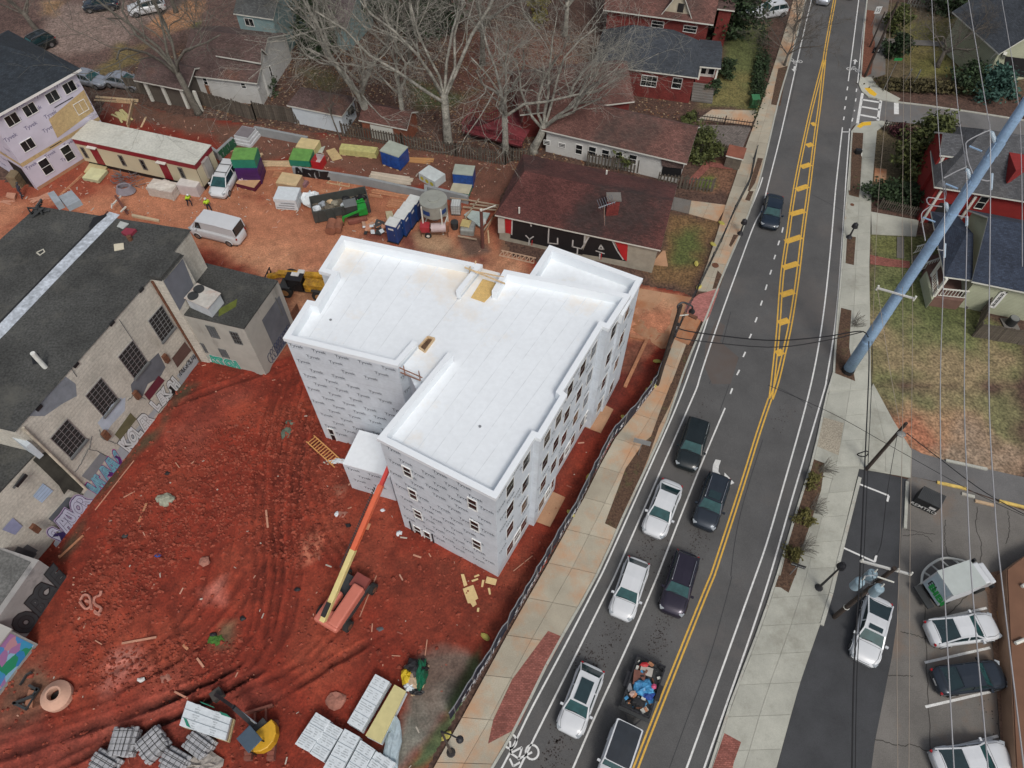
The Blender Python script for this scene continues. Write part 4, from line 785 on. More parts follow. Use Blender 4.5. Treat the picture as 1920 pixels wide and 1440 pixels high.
# rooftop air conditioner on the annex
ac=thing('air_conditioner','rusting white rooftop air conditioner with twin fans on the annex roof','air conditioner',P(380,570,azt))
q=W("E1380,800 1560,880 1655,765 1480,685",azt+1.15); q=[q[0],q[1],q[1]+(q[3]-q[0]),q[3]]; cc=sum(q,V())/4
MB().prism([cc+(p-cc)*.92 for p in q],azt+.05,azt+1.15).build('casing',mat('casing_white',(.52,.55,.58),.6,var=.12,sc=1.5,stain=(.9,(.36,.22,.15),.6)),ac)
top=MB(); top.prism([cc+(p-cc)*1.0 for p in q],azt+1.15,azt+1.22); top.build('top_panel',mat('casing_top',(.50,.48,.44),.6,var=.15,sc=2,stain=(.8,(.42,.26,.2),.5)),ac)
for t_ in (.28,.72):
    c0=q[0].lerp(q[3],t_).lerp(q[1].lerp(q[2],t_),.24); c0=flat(c0,azt+1.23); MB().cyl(c0,c0+Zv*.09,.42,n=16).build('fan',dkgrey,ac)
pp=MB();
# ================================================================ houses
class House:
    def __init__(s,label,A,B,Cc,ez,rz,roofm,wallm,over=.35,hip=0.,hip2=None,wz0=-.05,name='house',cat='house',walls=True,roofname='roof',root=None,ridge='u',group=None,fascia=None):
        A,B,Cc=[W(q,ez)[0] for q in (A,B,Cc)]; s.O=A; s.u=(B-A).normalized(); s.v=V((-s.u.y,s.u.x,0)); s.lu=(B-A).length; s.lv=(Cc-A).dot(s.v); s.ez,s.rz=ez,rz
        s.root=root or thing(name,label,cat,flat(A,0),0,group)
        hip2=hip if hip2 is None else hip2; lu,lv=s.lu,s.lv; q=s.pt
        if ridge=='u':r0,r1=q(hip,lv/2,rz),q(lu-hip2,lv/2,rz)
        else:r0,r1=q(lu/2,hip,rz),q(lu/2,lv-hip2,rz)
        c=[q(0,0,ez),q(lu,0,ez),q(lu,lv,ez),q(0,lv,ez)]; b=MB()
        if ridge=='u':fs=[(c[0],c[1],r1,r0),(c[2],c[3],r0,r1)]+([(c[1],c[2],r1)] if hip2 else [])+([(c[3],c[0],r0)] if hip else [])
        else:fs=[(c[1],c[2],r1,r0),(c[3],c[0],r0,r1)]+([(c[0],c[1],r0)] if hip else [])+([(c[2],c[3],r1)] if hip2 else [])
        dn=V((0,0,-.16))
        for f in fs:b.poly(*f); b.poly(*[p+dn for p in f][::-1])
        ed=[(c[i],c[(i+1) % 4]) for i in range(4)]; b2=MB()
        if ridge=='u':
            if not hip2:ed[1]=(c[1],r1); ed.append((r1,c[2]))
            if not hip:ed[3]=(c[3],r0); ed.append((r0,c[0]))
        else:
            if not hip:ed[0]=(c[0],r0); ed.append((r0,c[1]))
            if not hip2:ed[2]=(c[2],r1); ed.append((r1,c[3]))
        for a,e in ed:b2.poly(a+dn,e+dn,e,a)
        s.roof=b.build(roofname,roofm,s.root); b2.build('fascia',fascia or trimw,s.root)
        o=over; s.fl,s.fr,s.br,s.bl=[flat(q(x,y,0),0) for x,y in ((o,o),(lu-o,o),(lu-o,lv-o),(o,lv-o))]
        if walls:
            w_=MB(); sl=(rz-ez)/(lv/2 if ridge=='u' else lu/2); wt_=ez+sl*o-.17
            w_.prism([s.fl,s.fr,s.br,s.bl],wz0,wt_); m1=rz-.17
            if ridge=='u':
                if not hip2:w_.poly(flat(s.fr,wt_),flat(s.br,wt_),q(lu-o,lv/2,m1))
                if not hip:w_.poly(flat(s.bl,wt_),flat(s.fl,wt_),q(o,lv/2,m1))
            else:
                if not hip:w_.poly(flat(s.fl,wt_),flat(s.fr,wt_),q(lu/2,o,m1))
                if not hip2:w_.poly(flat(s.br,wt_),flat(s.bl,wt_),q(lu/2,lv-o,m1))
            w_.build('wall',wallm,s.root)
    def pt(s,a,b,z):p=s.O+s.u*a+s.v*b; return V((p.x,p.y,z))
    def wins(s,strs,side='f',**k):
        A,B={'f':(s.fl,s.fr),'r':(s.fr,s.br),'l':(s.bl,s.fl)}[side]
        for q in strs:winpx(s.root,A,B,q,**k)
    def patch(s,q,m,name,side='f',off=.02):
        A,B={'f':(s.fl,s.fr),'r':(s.fr,s.br),'l':(s.bl,s.fl)}[side]; pat(q,m,name,off,A,B,s.root)
    def wbox(s,u,z,w,h,m,name,side='f',t=.06):
        A,B={'f':(s.fl,s.fr),'r':(s.fr,s.br),'l':(s.bl,s.fl)}[side]; b=MB(); wbar(b,A,B,u,u+w,z,z+h,.003,t); return b.build(name,m,s.root)
# white house with brown roof, upper left
h=House('white-walled bungalow with a long brown shingle roof behind the board fence, upper left','*335,139','*482,156','*515,60',3.0,5.4,shingle_br,white_wall,hip=0)
h.wins(["h145,1155 255,1275","h720,1235 825,1330"]); h.wins(["h1140,1010 1215,1140","h955,1200 1010,1310"],'r')
g=House(None,'*250,150','*350,170','*268,100',2.7,3.9,shingle_br,mat('garage_inner',(.10,.085,.07),.9),hip=0,root=h.root,over=.5)
for i,u in enumerate((.3,2.5,4.9,6.6)):g.wbox(u,0,.35,2.5,trimw,'garage_post',t=.2)
x=House(None,'*404,104','*489,118','*415,88',4.4,5.6,shingle_br,white_wall,root=h.root,over=.3)
h.wbox(3.2,0,.9,0.01,trimw,'step');
# long shed
s_=House('small white shed with a brown-grey roof against the picket fence','*537,197','*641,218','*552,160',2.3,3.5,shingle_br,mat('shed_white',(.60,.66,.70),.8,var=.06),hip=1.2,over=.2,name='shed',cat='shed')
# brick garage with leafy roof
s_=House('small brick garage with a leaf-covered brown roof behind the pale trees','*672,225','*763,243','*686,190',2.2,3.2,shingle_rd,mat('brick_orange',(.26,.09,.05),.9,var=.2,f=courses(.21,.075,.01,(.8,.7,.6))),over=.2,name='garage',cat='garage')
s_.wbox(1.0,.1,2.6,1.7,trimw,'garage_door');
# teal house
t_=House('pale teal clapboard house with a grey roof at the top edge','*437,25','*512,36','*462,-50',5.2,8,mat('shingles_grey',(.10,.105,.105),1,f=courses(.3,.14,.012,(.6,.6,.6))),tealsid,over=.2)
t_.wins(["h775,262 945,402"],nx=2,ny=1)
t_=House('house with a purple-grey shingle roof half hidden by pale branches at the top edge','*585,38','*650,52','*600,-20',3,5,mat('shingles_mauve',(.16,.11,.125),1,f=courses(.3,.14,.012,(.6,.6,.6))),tealsid,over=.2)
# beige house
h=House('off-white block house with a wide brown-red shingle roof and dark carport','*1015,243','*1288,307','*1040,176',2.9,5.0,shingle_rd,white_wall,hip=0,over=.45)
h.wins(["C238,1045 286,1092","C350,1066 400,1112"],ny=3); h.wins(["C480,1078 525,1162","C577,1092 626,1180","C676,1115 724,1196","C780,1135 826,1200","C880,1152 930,1235"])
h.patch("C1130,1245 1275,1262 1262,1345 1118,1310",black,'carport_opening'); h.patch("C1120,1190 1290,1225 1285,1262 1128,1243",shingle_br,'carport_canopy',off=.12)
x=House(None,'*975,215','*1190,190','*985,130',3.2,5.4,shingle_rd,brickw,root=h.root,over=.4)
# red brick cottage with dark roof
h=House('red brick cottage with a dark hipped slate-blue roof and white porch','*1112,120','*1309,146','*1130,55',3.4,6.4,shingle_dk,brickw,hip=3.6,over=.35)
h.wins(["C975,558 1080,655"],nx=3,ny=2,dep=.1); h.wins(["C1210,578 1265,668"],nx=1,ny=2,dep=.1)
ph=House(None,'*1310,124','*1352,128','*1327,75',3.0,3.7,shingle_dk,brickw,root=h.root,over=.2,walls=False)
b=MB()
for p in W("C1535,500 1500,690",0):pass
cpos=[ph.pt(.3,.3,0),ph.pt(ph.lu-.3,.3,0),ph.pt(ph.lu-.3,ph.lv-.3,0)]
for p in cpos:MB().beam(p,flat(p,2.9),.2).build('porch_post',trimw,h.root)
MB().prism([ph.pt(0,0,0),ph.pt(ph.lu,0,0),ph.pt(ph.lu,ph.lv,0),ph.pt(0,ph.lv,0)],-.05,1.2).build('porch_floor',brickw,h.root)
dr=MB(); wrect(dr,ph.pt(.2,1.0,0),ph.pt(2.2,1.0,0),0,1.9,1.2,3.2); dr.build('porch_screen',trimw,h.root); win(h.root,ph.pt(.2,1.0,0),ph.pt(2.2,1.0,0),.15,.9,1.5,3.0); win(h.root,ph.pt(.2,1.0,0),ph.pt(2.2,1.0,0),1.1,1.8,1.5,3.0)
for k in range(7):MB().box(ph.pt(1.0,-.3-k*.3,1.05/2-k*.07),(2.4,.32,1.05-k*.14),math.atan2(h.u.y,h.u.x)).build('step',conc_lot,h.root)
b=MB(); b.beam(ph.pt(-.7,.8,5.2),ph.pt(-.7,.8,5.2)+V((0,.01,.01)),.1);
# far house with brown-red roof and gable
h=House('large brick house with a brown-red roof and cream gable at the top edge','*1131,18','*1338,46','*1150,-60',4.6,8.5,shingle_rd,brickw,hip=0,over=.5)
h.wins(["C1050,150 1135,215","C1290,185 1380,250"])
x=House(None,'*1235,33','*1300,42','*1252,-25',4.4,8.0,shingle_rd,mat('gable_cream',(.50,.44,.33),.8),root=h.root,over=.35,ridge='v')
x.wbox(1.6,5.2,.7,1.0,dark,'gable_vent')
h=House('house with a dark brown roof beside the big brick house at the top edge','*1345,16','*1378,20','*1352,-40',4.6,6,shingle_br,brickw,over=.3)
# mural house
h=House('single-storey house with a mottled maroon roof and black front painted with white letters','T40,620','T1610,955','T390,60',3.3,5.1,shingle_mr,mat('front_wall',(.34,.31,.25),.9,var=.15),hip=1.5,hip2=0,over=.3,name='painted_house')
h.patch("T200,670 885,800 870,1000 185,840",black,'painted_panel',off=.012); h.patch("T935,825 1160,870 1290,1060 860,990",black,'painted_panel',off=.013)
h.patch("T135,655 200,668 195,800 140,790",red,'painted_panel',off=.018); h.patch("T1175,870 1300,900 1290,1060 1250,1030",red,'painted_panel',off=.018); h.patch("T70,640 130,655 135,790 72,790",mat('door_white',(.55,.52,.46),.8),'door',off=.04)
def strokes(hs,lst,w,m):
    A,B=hs.fl,hs.fr; d,n=wdir(A,B)
    for s in lst:
        q=[V((A.x,A.y,0))+d*u+n*.03+Zv*max(z,.05) for u,z in [wallpt(A,B,p) for p in X(s)]]; b=MB()
        for a,c in zip(q[:-1],q[1:]):
            e=(c-a).normalized(); pr=n.cross(e)*w/2; a2,c2=a-e*w*.4,c+e*w*.4; b.poly(a2-pr,c2-pr,c2+pr,a2+pr) if True else 0
        b.build('painted_letter',m,hs.root)
lw_=mat('letter_white',(.50,.49,.47),.8)
strokes(h,("T335,815 368,850 405,825","T368,850 362,900","T552,750 545,885 635,895 635,840","T780,860 775,920 860,940 930,830","T825,930 820,990","T1045,905 1025,940 1070,945 1045,905","T1000,960 1075,985","T1035,990 1033,1035","T1155,870 1200,960 1255,1040","T895,810 885,910","T205,670 200,805","T380,705 385,725"),.13,lw_)
strokes(h,("T1050,985 1045,1040","T395,860 390,905"),.09,red)
ch=W("T1150,560",4.6)[0]; MB().prism([ch+V((a,b_,0)) for a,b_ in ((-.55,-.45),(.55,-.45),(.55,.45),(-.55,.45))],2.5,5.9).build('chimney',brickw,h.root); MB().box(flat(ch,5.95),(1.3,1.1,.14)).build('chimney_cap',conc_lot,h.root)
q=W("T1080,770 1170,780 1165,822 1080,808",2.9); MB().prism(q,2.8,3.1).build('roof_vent_box',trimw,h.root)
for s in ("T270,590","T645,490","T1095,240"):p=W(s,3.7)[0]; MB().cyl(flat(p,3.2),flat(p,4.2),.09,n=8).build('vent_pipe',trimw,h.root)
at=thing('tv_antenna','bent white television antenna beside the brick chimney of the maroon-roofed house','antenna',flat(ch,4.4)); a,c=W("T1020,555 1180,498",6.2); b=MB().tube([a,c],.045,5);
MB().tube([flat(a.lerp(c,.3)+V((.3,-.4,0)),4.3),a.lerp(c,.35)],.05,5).build('mast',chrome,at); b.build('boom',chrome,at)
for k in range(7):p=a.lerp(c,.05+k*.14); MB().tube([p+V((-.15,.9,.1)),p+V((.1,-.2,0))],.025,4).build('rod',chrome,at)
MB().prism(W("G1130,440 1150,440 1170,560 1040,545",0),0,.01).build('porch_slab',conc_red,h.root)
# right hand houses
h=House('grey-roofed house with white-bracketed eaves and a dark porch at the upper right edge','*1874,101','*2010,80','*1868,10',4.4,7.5,shingle_dk,greensid,over=.6,ridge='v')
for s in ("f1370,300 1470,170","f1385,430 1500,360","f1405,540 1525,450","f1425,720 1530,600","f1440,880 1545,760"):
    a,c=X(s); p=P(c[0],c[1],4.2); MB().beam(flat(p,4.1),P(a[0],a[1],3.0),.35,.12).build('eave_bracket',trimw,h.root)
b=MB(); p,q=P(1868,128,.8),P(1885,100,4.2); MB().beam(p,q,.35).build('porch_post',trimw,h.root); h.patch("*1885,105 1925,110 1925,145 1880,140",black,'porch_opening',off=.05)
mc=thing('motorcycle','black motorcycle parked under the porch at the upper right edge','motorcycle',P(1913,137)); c0=P(1913,137)
for k,dx in enumerate((-.7,.7)):MB().cyl(c0+V((dx,-.06,.33)),c0+V((dx,.06,.33)),.33,n=14).build('wheel',tyre,mc)
MB().beam(c0+V((-.6,0,.55)),c0+V((.5,0,.75)),.3,.4).build('body',chrome,mc); MB().beam(c0+V((-.7,0,.85)),c0+V((0,0,.85)),.3,.15).build('seat',black,mc); MB().tube([c0+V((.6,0,.4)),c0+V((.4,0,1.1)),c0+V((.35,.35,1.15)),c0+V((.35,-.35,1.15))],.04,5).build('handlebar',chrome,mc)
h=House('red clapboard house with a dark grey roof behind the blue steel pole','d580,1200','d2300,1480','d560,260',4.6,8.0,mat('shingles_grey2',(.09,.093,.10),1,var=.25,sc=.3,f=courses(.3,.14,.012,(.6,.6,.6)),stain=(.2,(.13,.125,.12),.55)),redpaint,over=.5,hip=3.2)
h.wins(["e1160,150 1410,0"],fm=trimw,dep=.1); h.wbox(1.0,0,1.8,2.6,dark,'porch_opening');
for u in (.3,3.4):h.wbox(u,0,.22,4.0,trimw,'porch_post',t=.2)
x=House(None,'d660,725','d960,760','d640,380',6.0,7.2,MT['shingles_grey2'],redpaint,root=h.root,over=.15,ridge='u')
x.wbox(.2,4.8,.25,.9,trimw,'trim');
hq=P(1908,305,6.6); b=MB(); b.prism([hq+V((a,c,0)) for a,c in ((-1,-1.6),(.8,-.6),(.9,2.2),(-.6,1.2))],5.5,7.0); b.build('dormer',redpaint,h.root)
p=P(1735,318,0); MB().prism(W("d290,1000 470,950 480,1120 320,1100",1.0),0,1.0).build('porch_floor',mat('pink_boards',(.42,.26,.22),.8),h.root)
b=MB(); a,c=W("d250,950 470,910",2.0); MB().beam(a,c,.25,.9).build('porch_rail',redpaint,h.root)
# green house with navy roof
h=House('pale green house with a dark navy shingle roof and white porch rails','e1140,1260','e2600,1560','e1195,205',3.6,6.8,mat('shingles_navy',(.035,.046,.072),1,var=.25,sc=.3,f=courses(.3,.14,.012,(.6,.6,.6)),fine=(8,.2)),greensid,over=.45)
h.wins(["H1655,850 1790,760"],nx=2,ny=4,fw=.16,dep=.1)
x=House(None,'e730,1190','e1150,1245','e800,240',3.5,5.0,MT['shingles_navy'],greensid,root=h.root,over=.2,walls=False,hip=1.8,hip2=0)
fx=[W(s,1.0)[0] for s in ("H1215,780","H1460,810","H1310,640","H1270,560","H1150,590","H1215,600")]
fz=1.1; dk=W("H1200,590 1230,790 1560,690 1300,440 1210,470",fz)
MB().prism(W("H1190,585 1250,790 1455,820 1600,700 1500,400 1215,480",fz),-.05,fz).build('porch_floor',mat('porch_boards',(.17,.095,.075),.8,var=.2),h.root)
MB().prism([p for p in W("H1195,590 1248,790 1230,810 1180,600",fz)],-.05,fz-.01).build('porch_skirt',greensid,h.root)
def rail(par,s,z0,hgt=.95,n=12,m=trimw,w=.05,cap=.12):
    q=W(s,z0)
    for a,c in zip(q[:-1],q[1:]):
        d_=(c-a); L_=d_.length; MB().beam(a+Zv*hgt,c+Zv*hgt,cap,.08).build('rail',m,par); MB().beam(a+Zv*.12,c+Zv*.12,.06,.06).build('rail',m,par)
        k=max(2,int(L_/.28)); piece('baluster',m,par,(w,w,hgt-.15),[(a+d_*(i+.5)/k+Zv*hgt/2,math.atan2(d_.y,d_.x)) for i in range(k)])
rail(h.root,"H1270,780 1470,800",fz); rail(h.root,"H1235,790 1225,640",fz); rail(h.root,"H1140,590 1260,545",.6); rail(h.root,"H1085,465 1160,440",.3)
for s in ("H1245,780","H1225,630","H1300,430"):
    p=W(s,fz)[0]; MB().beam(flat(p,fz),flat(p,3.4),.22).build('porch_post',trimw,h.root)
for k in range(4):MB().prism(W(f"H{1465+k*28},{845-k*40} {1500+k*28},{870-k*40} {1600+k*14},{725-k*12} {1570+k*12},{700-k*10}",.2),.0,.25+.22*k).build('step',trimw if k % 2 else conc_lot,h.root)
for k in range(4):MB().prism(W(f"H{1090+k*30},{480+k*3} {1120+k*30},{470+k*3} {1115+k*30},{575+k*3} {1085+k*30},{585+k*3}",.1),.0,.2+.2*k).build('step',conc_lot,h.root)
cu=thing('air_conditioner','round black air conditioner condenser beside the pale green wall','air conditioner',P(1893,608)); c0=P(1893,608)
MB().box(c0+V((0,0,.04)),(1.3,1.3,.08)).build('pad',conc_lot,cu); MB().cyl(c0+Zv*.08,c0+Zv*.85,.42,n=16).build('casing',dkgrey,cu); MB().cyl(c0+Zv*.85,c0+Zv*.9,.36,n=16).build('grille',steel,cu)
# ---------------------------------------------------------------- trailer office
zt=3.5; q=W("A540,1038 1458,1235 1572,1090",zt); A_,B_=q[0],q[1]; u=(B_-A_).normalized(); v=V((-u.y,u.x,0)); wdt=(q[2]-q[1]).dot(v); L_=(B_-A_).length
tr=thing('site_office','long cream site office trailer with maroon trim and doors under a pale flat roof','trailer',flat(A_,0))
f0,f1,k1,k0=A_,B_,B_+v*wdt,A_+v*wdt
MB().prism([f0,f1,k1,k0],.75,zt-.6).build('body',cream,tr); MB().prism(offs([f0,f1,k1,k0],-.02),zt-.6,zt-.02).build('trim',maroon,tr)
MB().prism([f0-u*.06-v*.06,f1+u*.06-v*.06,k1+u*.06+v*.06,k0-u*.06+v*.06],zt-.02,zt+.05).build('roof',mat('trailer_roof',(.55,.55,.49),.7,var=.1,sc=.6,fine=(5,.12),stain=(.6,(.40,.37,.30),.58)),tr)
MB().prism(offs([f0,f1,k1,k0],.3),0,.75).build('chassis',black,tr)
for s in ("A598,1100 672,1185","A882,1160 955,1245","A1040,1192 1112,1275","A1330,1252 1400,1338"):winpx(tr,f0,f1,s,fm=mat('frame_blackcream',(.12,.11,.10),.6),gm=glass,fw=.09)
for s in ("A672,1122 775,1235","A1185,1225 1283,1345"):
    (u0,z1),(u1,z0)=wallpt(f0,f1,X(s)[0]),wallpt(f0,f1,X(s)[1]); b=MB(); wbar(b,f0,f1,u0+.1,u0+1.0,.8,2.9,.002,.06); dd=b.build('door',maroon,tr); b=MB(); wbar(b,f0,f1,u0+.05,u0+1.1,2.92,3.0,.002,.35); b.build('door_canopy',trimw,tr)
b=MB(); wbar(b,f1,k1,.9,1.9,1.1,3.1,.003,.3); b.build('air_unit',mat('unit_grey',(.34,.32,.30),.6),tr); b=MB(); wbar(b,f1,k1,2.2,2.25,.8,3.0,.002,.02); b.build('panel_seam',black,tr); wbar(b := MB(),f0,f1,L_-.04,L_,.75,3.4,.002,.02); b.build('panel_seam',black,tr)
for k in range(3):MB().box(flat(f0+u*10.9-v*(.5+k*.3),.6-k*.2),(1.1,.3,.06),math.atan2(u.y,u.x)).build('step',steel,tr)
p=W("b900,0 1060,290",0); po=thing('flag_pole','thin black pole standing in front of the wrapped building by the site office','pole',P(132,316)); MB().tube([P(132,316),P(80,225,5.5)],.06,6).build('pole',black,po)
# ---------------------------------------------------------------- wrapped building at the upper left
g0,g1=P(72,357),P(212,269)
gd,gn=wdir(g0,g1); L_=(g1-g0).length; tz=next(z for z in np.arange(4,20,.1) if Q((g1.x,g1.y,z))[1]<131); print('TB',L_,tz); g1=g0+gd*L_; dep=11.0
tb=thing('unfinished_townhouse','three-storey block in lilac house wrap with a dark shingle roof, upper left','building',g0)
lf=g0-gn*0; e0=g0-gn*dep; e1=g1-gn*dep
MB().prism([g0,g1,e1,e0],0,tz).build('wall',wrap2,tb)
ov=.5; c=[flat(p,tz) for p in (g0+gn*ov-gd*ov,g1+gn*ov+gd*ov,e1-gn*ov+gd*ov,e0-gn*ov-gd*ov)]; m0,m1=flat((c[0]+c[3])/2+gd*4,tz+2.6),flat((c[1]+c[2])/2-gd*4,tz+2.6)
b=MB(); b.poly(c[0],c[1],m1,m0); b.poly(c[2],c[3],m0,m1); b.poly(c[1],c[2],m1); b.poly(c[3],c[0],m0); b.build('roof',mat('shingles_new',(.028,.036,.046),1,var=.2,f=courses(.3,.14,.012,(.6,.6,.6))),tb)
b=MB()
for i in range(4):b.poly(c[i]-Zv*.25,c[(i+1) % 4]-Zv*.25,c[(i+1) % 4],c[i])
b.poly(*[p-Zv*.25 for p in c][::-1]); b.build('fascia',vinyl,tb)
for s in ("A50,930 148,938","A175,840 268,775","A330,715 418,650","A445,620 528,558","A160,1105 250,1045"):
    (u0,z0),(u1,z1)=wallpt(g0,g1,X(s)[0]),wallpt(g0,g1,X(s)[1]); u0,u1=min(u0,u1),max(u0,u1); zc=tz-1.35 if s[:4] != 'A160' else tz*.52
    if s[:5] != "A160," and s[:3] != "A50":pass
    win(tb,g0,g1,u0,u0+1.3,zc-.5,zc+.6,nx=2,ny=1)
pat('A365,895 628,672 705,830 430,1035',osb,'sheathing',.02,g0,g1,tb); b=MB(); wrect(b,g0,g1,L_*.62,L_*.85,tz*.73,tz*.74,.03); b.build('flashing',black,tb); b=MB(); wrect(b,g0,g1,L_*.35,L_*.5,tz*.36,tz*.37,.03); b.build('flashing',black,tb)
u0=wallpt(g0,g1,X('A540,780')[0])[0]; win(tb,g0,g1,u0,u0+1.3,tz*.52,tz*.66,nx=2,ny=1)
for u0 in (1.4,4.0,7.4):win(tb,g0,g1,u0,u0+1.05,.9,2.6)
b=MB(); wrect(b,g0,g1,0,L_,2.95,3.35,.015); b.build('band_board',osb,tb); b=MB(); wrect(b,g0,g1,0,L_,.0,.35,.015); b.build('mud_splash',conc_red,tb)
bi,bl_=MB(),MB(); prints(bi,bl_,g0,g1,3.5,tz-.2,dx=2.2,dz=1.1,seed=60,skip=.2,size=.55); prints(bi,bl_,g0,g1,.3,2.9,dx=2.2,dz=1.2,seed=61,size=.5)
q0,q1=e0,g0; prints(bi,bl_,q0,q1,.3,tz-.2,dx=2.6,dz=1.2,seed=62,skip=.2); bi.build('wrap_print',mat('print_violet',(.16,.15,.26),.8),tb,kind='stuff')
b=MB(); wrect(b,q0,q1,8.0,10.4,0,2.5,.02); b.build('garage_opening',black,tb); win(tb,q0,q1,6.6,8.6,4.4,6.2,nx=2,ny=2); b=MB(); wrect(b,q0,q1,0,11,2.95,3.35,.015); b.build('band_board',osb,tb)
# ================================================================ fences
def picket(label,s,hgt,m,pitch=.22,w=.14,lim=300,cat='fence',dz=0,name='picket_fence',pn='picket',posts=2.4,jit=.05):
    q=W(s,0); t=thing(name,label,cat,q[0]); pl=[]; r=random.Random(1)
    for a,c in zip(q[:-1],q[1:]):
        L_=(c-a).length; k=int(L_/pitch); az=math.atan2((c-a).y,(c-a).x)
        for i in range(k):pl.append((a.lerp(c,(i+.5)/k)+Zv*(hgt/2+r.uniform(-jit,jit)+dz),az+r.uniform(-.05,.05),r.uniform(-.03,.03)))
        for z in (.25,hgt-.3):MB().beam(a+Zv*(z+dz)+V((0,.06,0)),c+Zv*(z+dz)+V((0,.06,0)),.05,.09).build('rail',m,t)
        kk=max(1,int(L_/posts))
        for i in range(kk+1):p=a.lerp(c,i/kk)+V((0,.1,0)); MB().beam(p,flat(p,hgt+.1+dz),.11).build('post',m,t)
    piece(pn,m,t,(w,.025,hgt),pl[:lim])
    if len(pl)>lim:
        b=MB()
        for p_,az,ti in pl[lim:]:b.box(p_,(w,.025,hgt),az,ti)
        b.build(pn,m,t,kind='stuff')
    return t
picket('grey weathered board fence between the work yard and the white bungalow',"A965,690 1400,745 1480,780 1920,905 B0,880 560,960",1.9,fencewood,.235,.21,name='board_fence',pn='board')
picket('old open picket fence in front of the pale trees and red deck',"B650,1020 1100,1110 1500,1175 1870,1245 C0,1210 130,1215",1.7,fencewood,.30,.15)
picket('brown board screen standing between the two yards of the white bungalow',"A1580,755 1700,700",1.9,mat('fence_brown',(.20,.09,.05),.9,var=.2),.3,.27,name='board_fence',pn='board')
picket('weathered picket fence behind the maroon-roofed painted house',"C560,1240 950,1300",1.6,fencewood,.33,.16); picket('weathered picket fence between the dark carport and the street',"C1090,1395 1500,1440",1.6,fencewood,.33,.16)
picket('black iron railing beside the paved yard of the brick cottage',"C1385,910 1800,965",1.0,mat('iron_dark',(.05,.035,.03),.6),.28,.04,name='iron_railing',pn='bar')
picket('small grey picket gate panel by the red brick path',"C1505,1130 1635,1150",1.0,fencewood,.22,.12);
picket('dark picket fence beside the evergreen at the side street corner',"D860,975 1000,985",1.1,mat('fence_black',(.04,.035,.03),.9),.25,.1)
picket('grey picket fence in front of the red house hedge',"H830,125 1185,205",1.2,fencewood,.2,.09)
picket('long grey wooden privacy fence beside the pale green house',"H1560,1030 1600,900",1.8,fencewood,.2,.18,name='board_fence',pn='board')
picket('long grey wooden privacy fence at the right edge beside the lawn',"H1535,1085 1920,1150",1.8,fencewood,.2,.18,name='board_fence',pn='board')
picket('dark picket fence at the top right among bushes',"*1700,12 1765,18",1.2,mat('fence_pale',(.22,.22,.2),.9),.35,.12)
# low concrete walls in the yard
def cwall(label,s,hgt,th,m,name='retaining_wall'):
    q=W(s,0); t=thing(name,label,'wall',q[0]); o_=offs(q,th); b=MB()
    for i in range(len(q)-1):MB().prism([q[i],q[i+1],o_[i+1],o_[i]],-.05,hgt).build('wall_panel',m,t)
    return t,q
cblock=mat('wall_bluegrey',(.27,.285,.29),.9,var=.12,sc=.8,stain=(.5,(.36,.26,.2),.6))
t,q=cwall('long low concrete wall crossing the work yard with black graffiti at its left end',"B285,1315 560,1355 840,1400 1290,1500 F1290,20 1590,95",1.0,.3,cblock)
graff("AKYUZ","B300,1290 550,1335",.85,black,black,q[0],q[1],t,off0=.02)
t,q=cwall('low pale concrete wall in the yard behind the lumber piles',"B0,1015 395,1092",1.0,.3,cblock)
cwall('low pale concrete wall in the yard behind the lumber piles',"A1790,955 1925,1000",.9,.3,cblock) if 0 else None
t,q=cwall('low grey wall with green graffiti beside the site office trailer',"A1600,1175 1650,1210 1775,1095",1.1,.3,cblock); graff("TNURS","A1655,1170 1770,1070",.8,mat('spray_dkgreen',(.02,.10,.05),.7),mat('spray_dkgreen',(.02,.10,.05)),q[1],q[2],t)
cwall('timber-edged bed corner of boards in the churned yard behind the trailer',"A880,770 1000,780 960,960",.5,.15,lumber,'timber_edge')
# red deck
dz_=1.0; dq=W("B1545,985 1625,875 1745,915 1835,870 1920,890 C110,950 75,1100",dz_)
dk=thing('deck','raised red-stained wooden deck with railings and a bench behind the picket fence','deck',flat(dq[0],0)); MB().prism(dq,dz_-.2,dz_).build('deck_frame',mat('deck_dark',(.07,.012,.015),.9),dk)
a,c=dq[0],dq[-1]; d_=(c-a).normalized(); nv=V((-d_.y,d_.x,0)); pl=[]
for k in range(32):
    o_=.1+k*.22; i=sum(((dq[j].y-a.y)*0 for j in range(2)),0)
    w0=0.3+o_*.75; w1=(c-a).length-.2
    if w0<w1-1 and o_<5.4:MB().beam(flat(a+d_*w0+nv*o_,dz_+.03),flat(a+d_*w1+nv*o_,dz_+.03),.19,.03).build('deck_board',fencered,dk)
rail(dk,"B1545,985 1625,875 1745,915 1835,870",dz_,m=fencered,w=.05,cap=.1); rail(dk,"B1545,985 1920,1060 C75,1100",dz_,m=fencered,w=.05,cap=.1)
p=W("B1780,990",dz_)[0]; bn=thing('bench','small red bench standing on the red deck','bench',p); MB().beam(p+V((-.8,0,.45)),p+V((.8,-.1,.45)),.4,.06).build('seat',fencered,bn); [MB().beam(p+V((x,0,0)),p+V((x,0,.42)),.08).build('leg',fencered,bn) for x in (-.7,.7)]
# small wooden play hut by the street
hh=House('little wooden playhouse with a brown gable roof beside the street railing','C1605,1165','C1735,1195','C1630,1095',1.5,2.3,mat('hut_roof',(.20,.07,.045),.9,var=.2),fencewood,over=.1,name='playhouse',cat='playhouse')
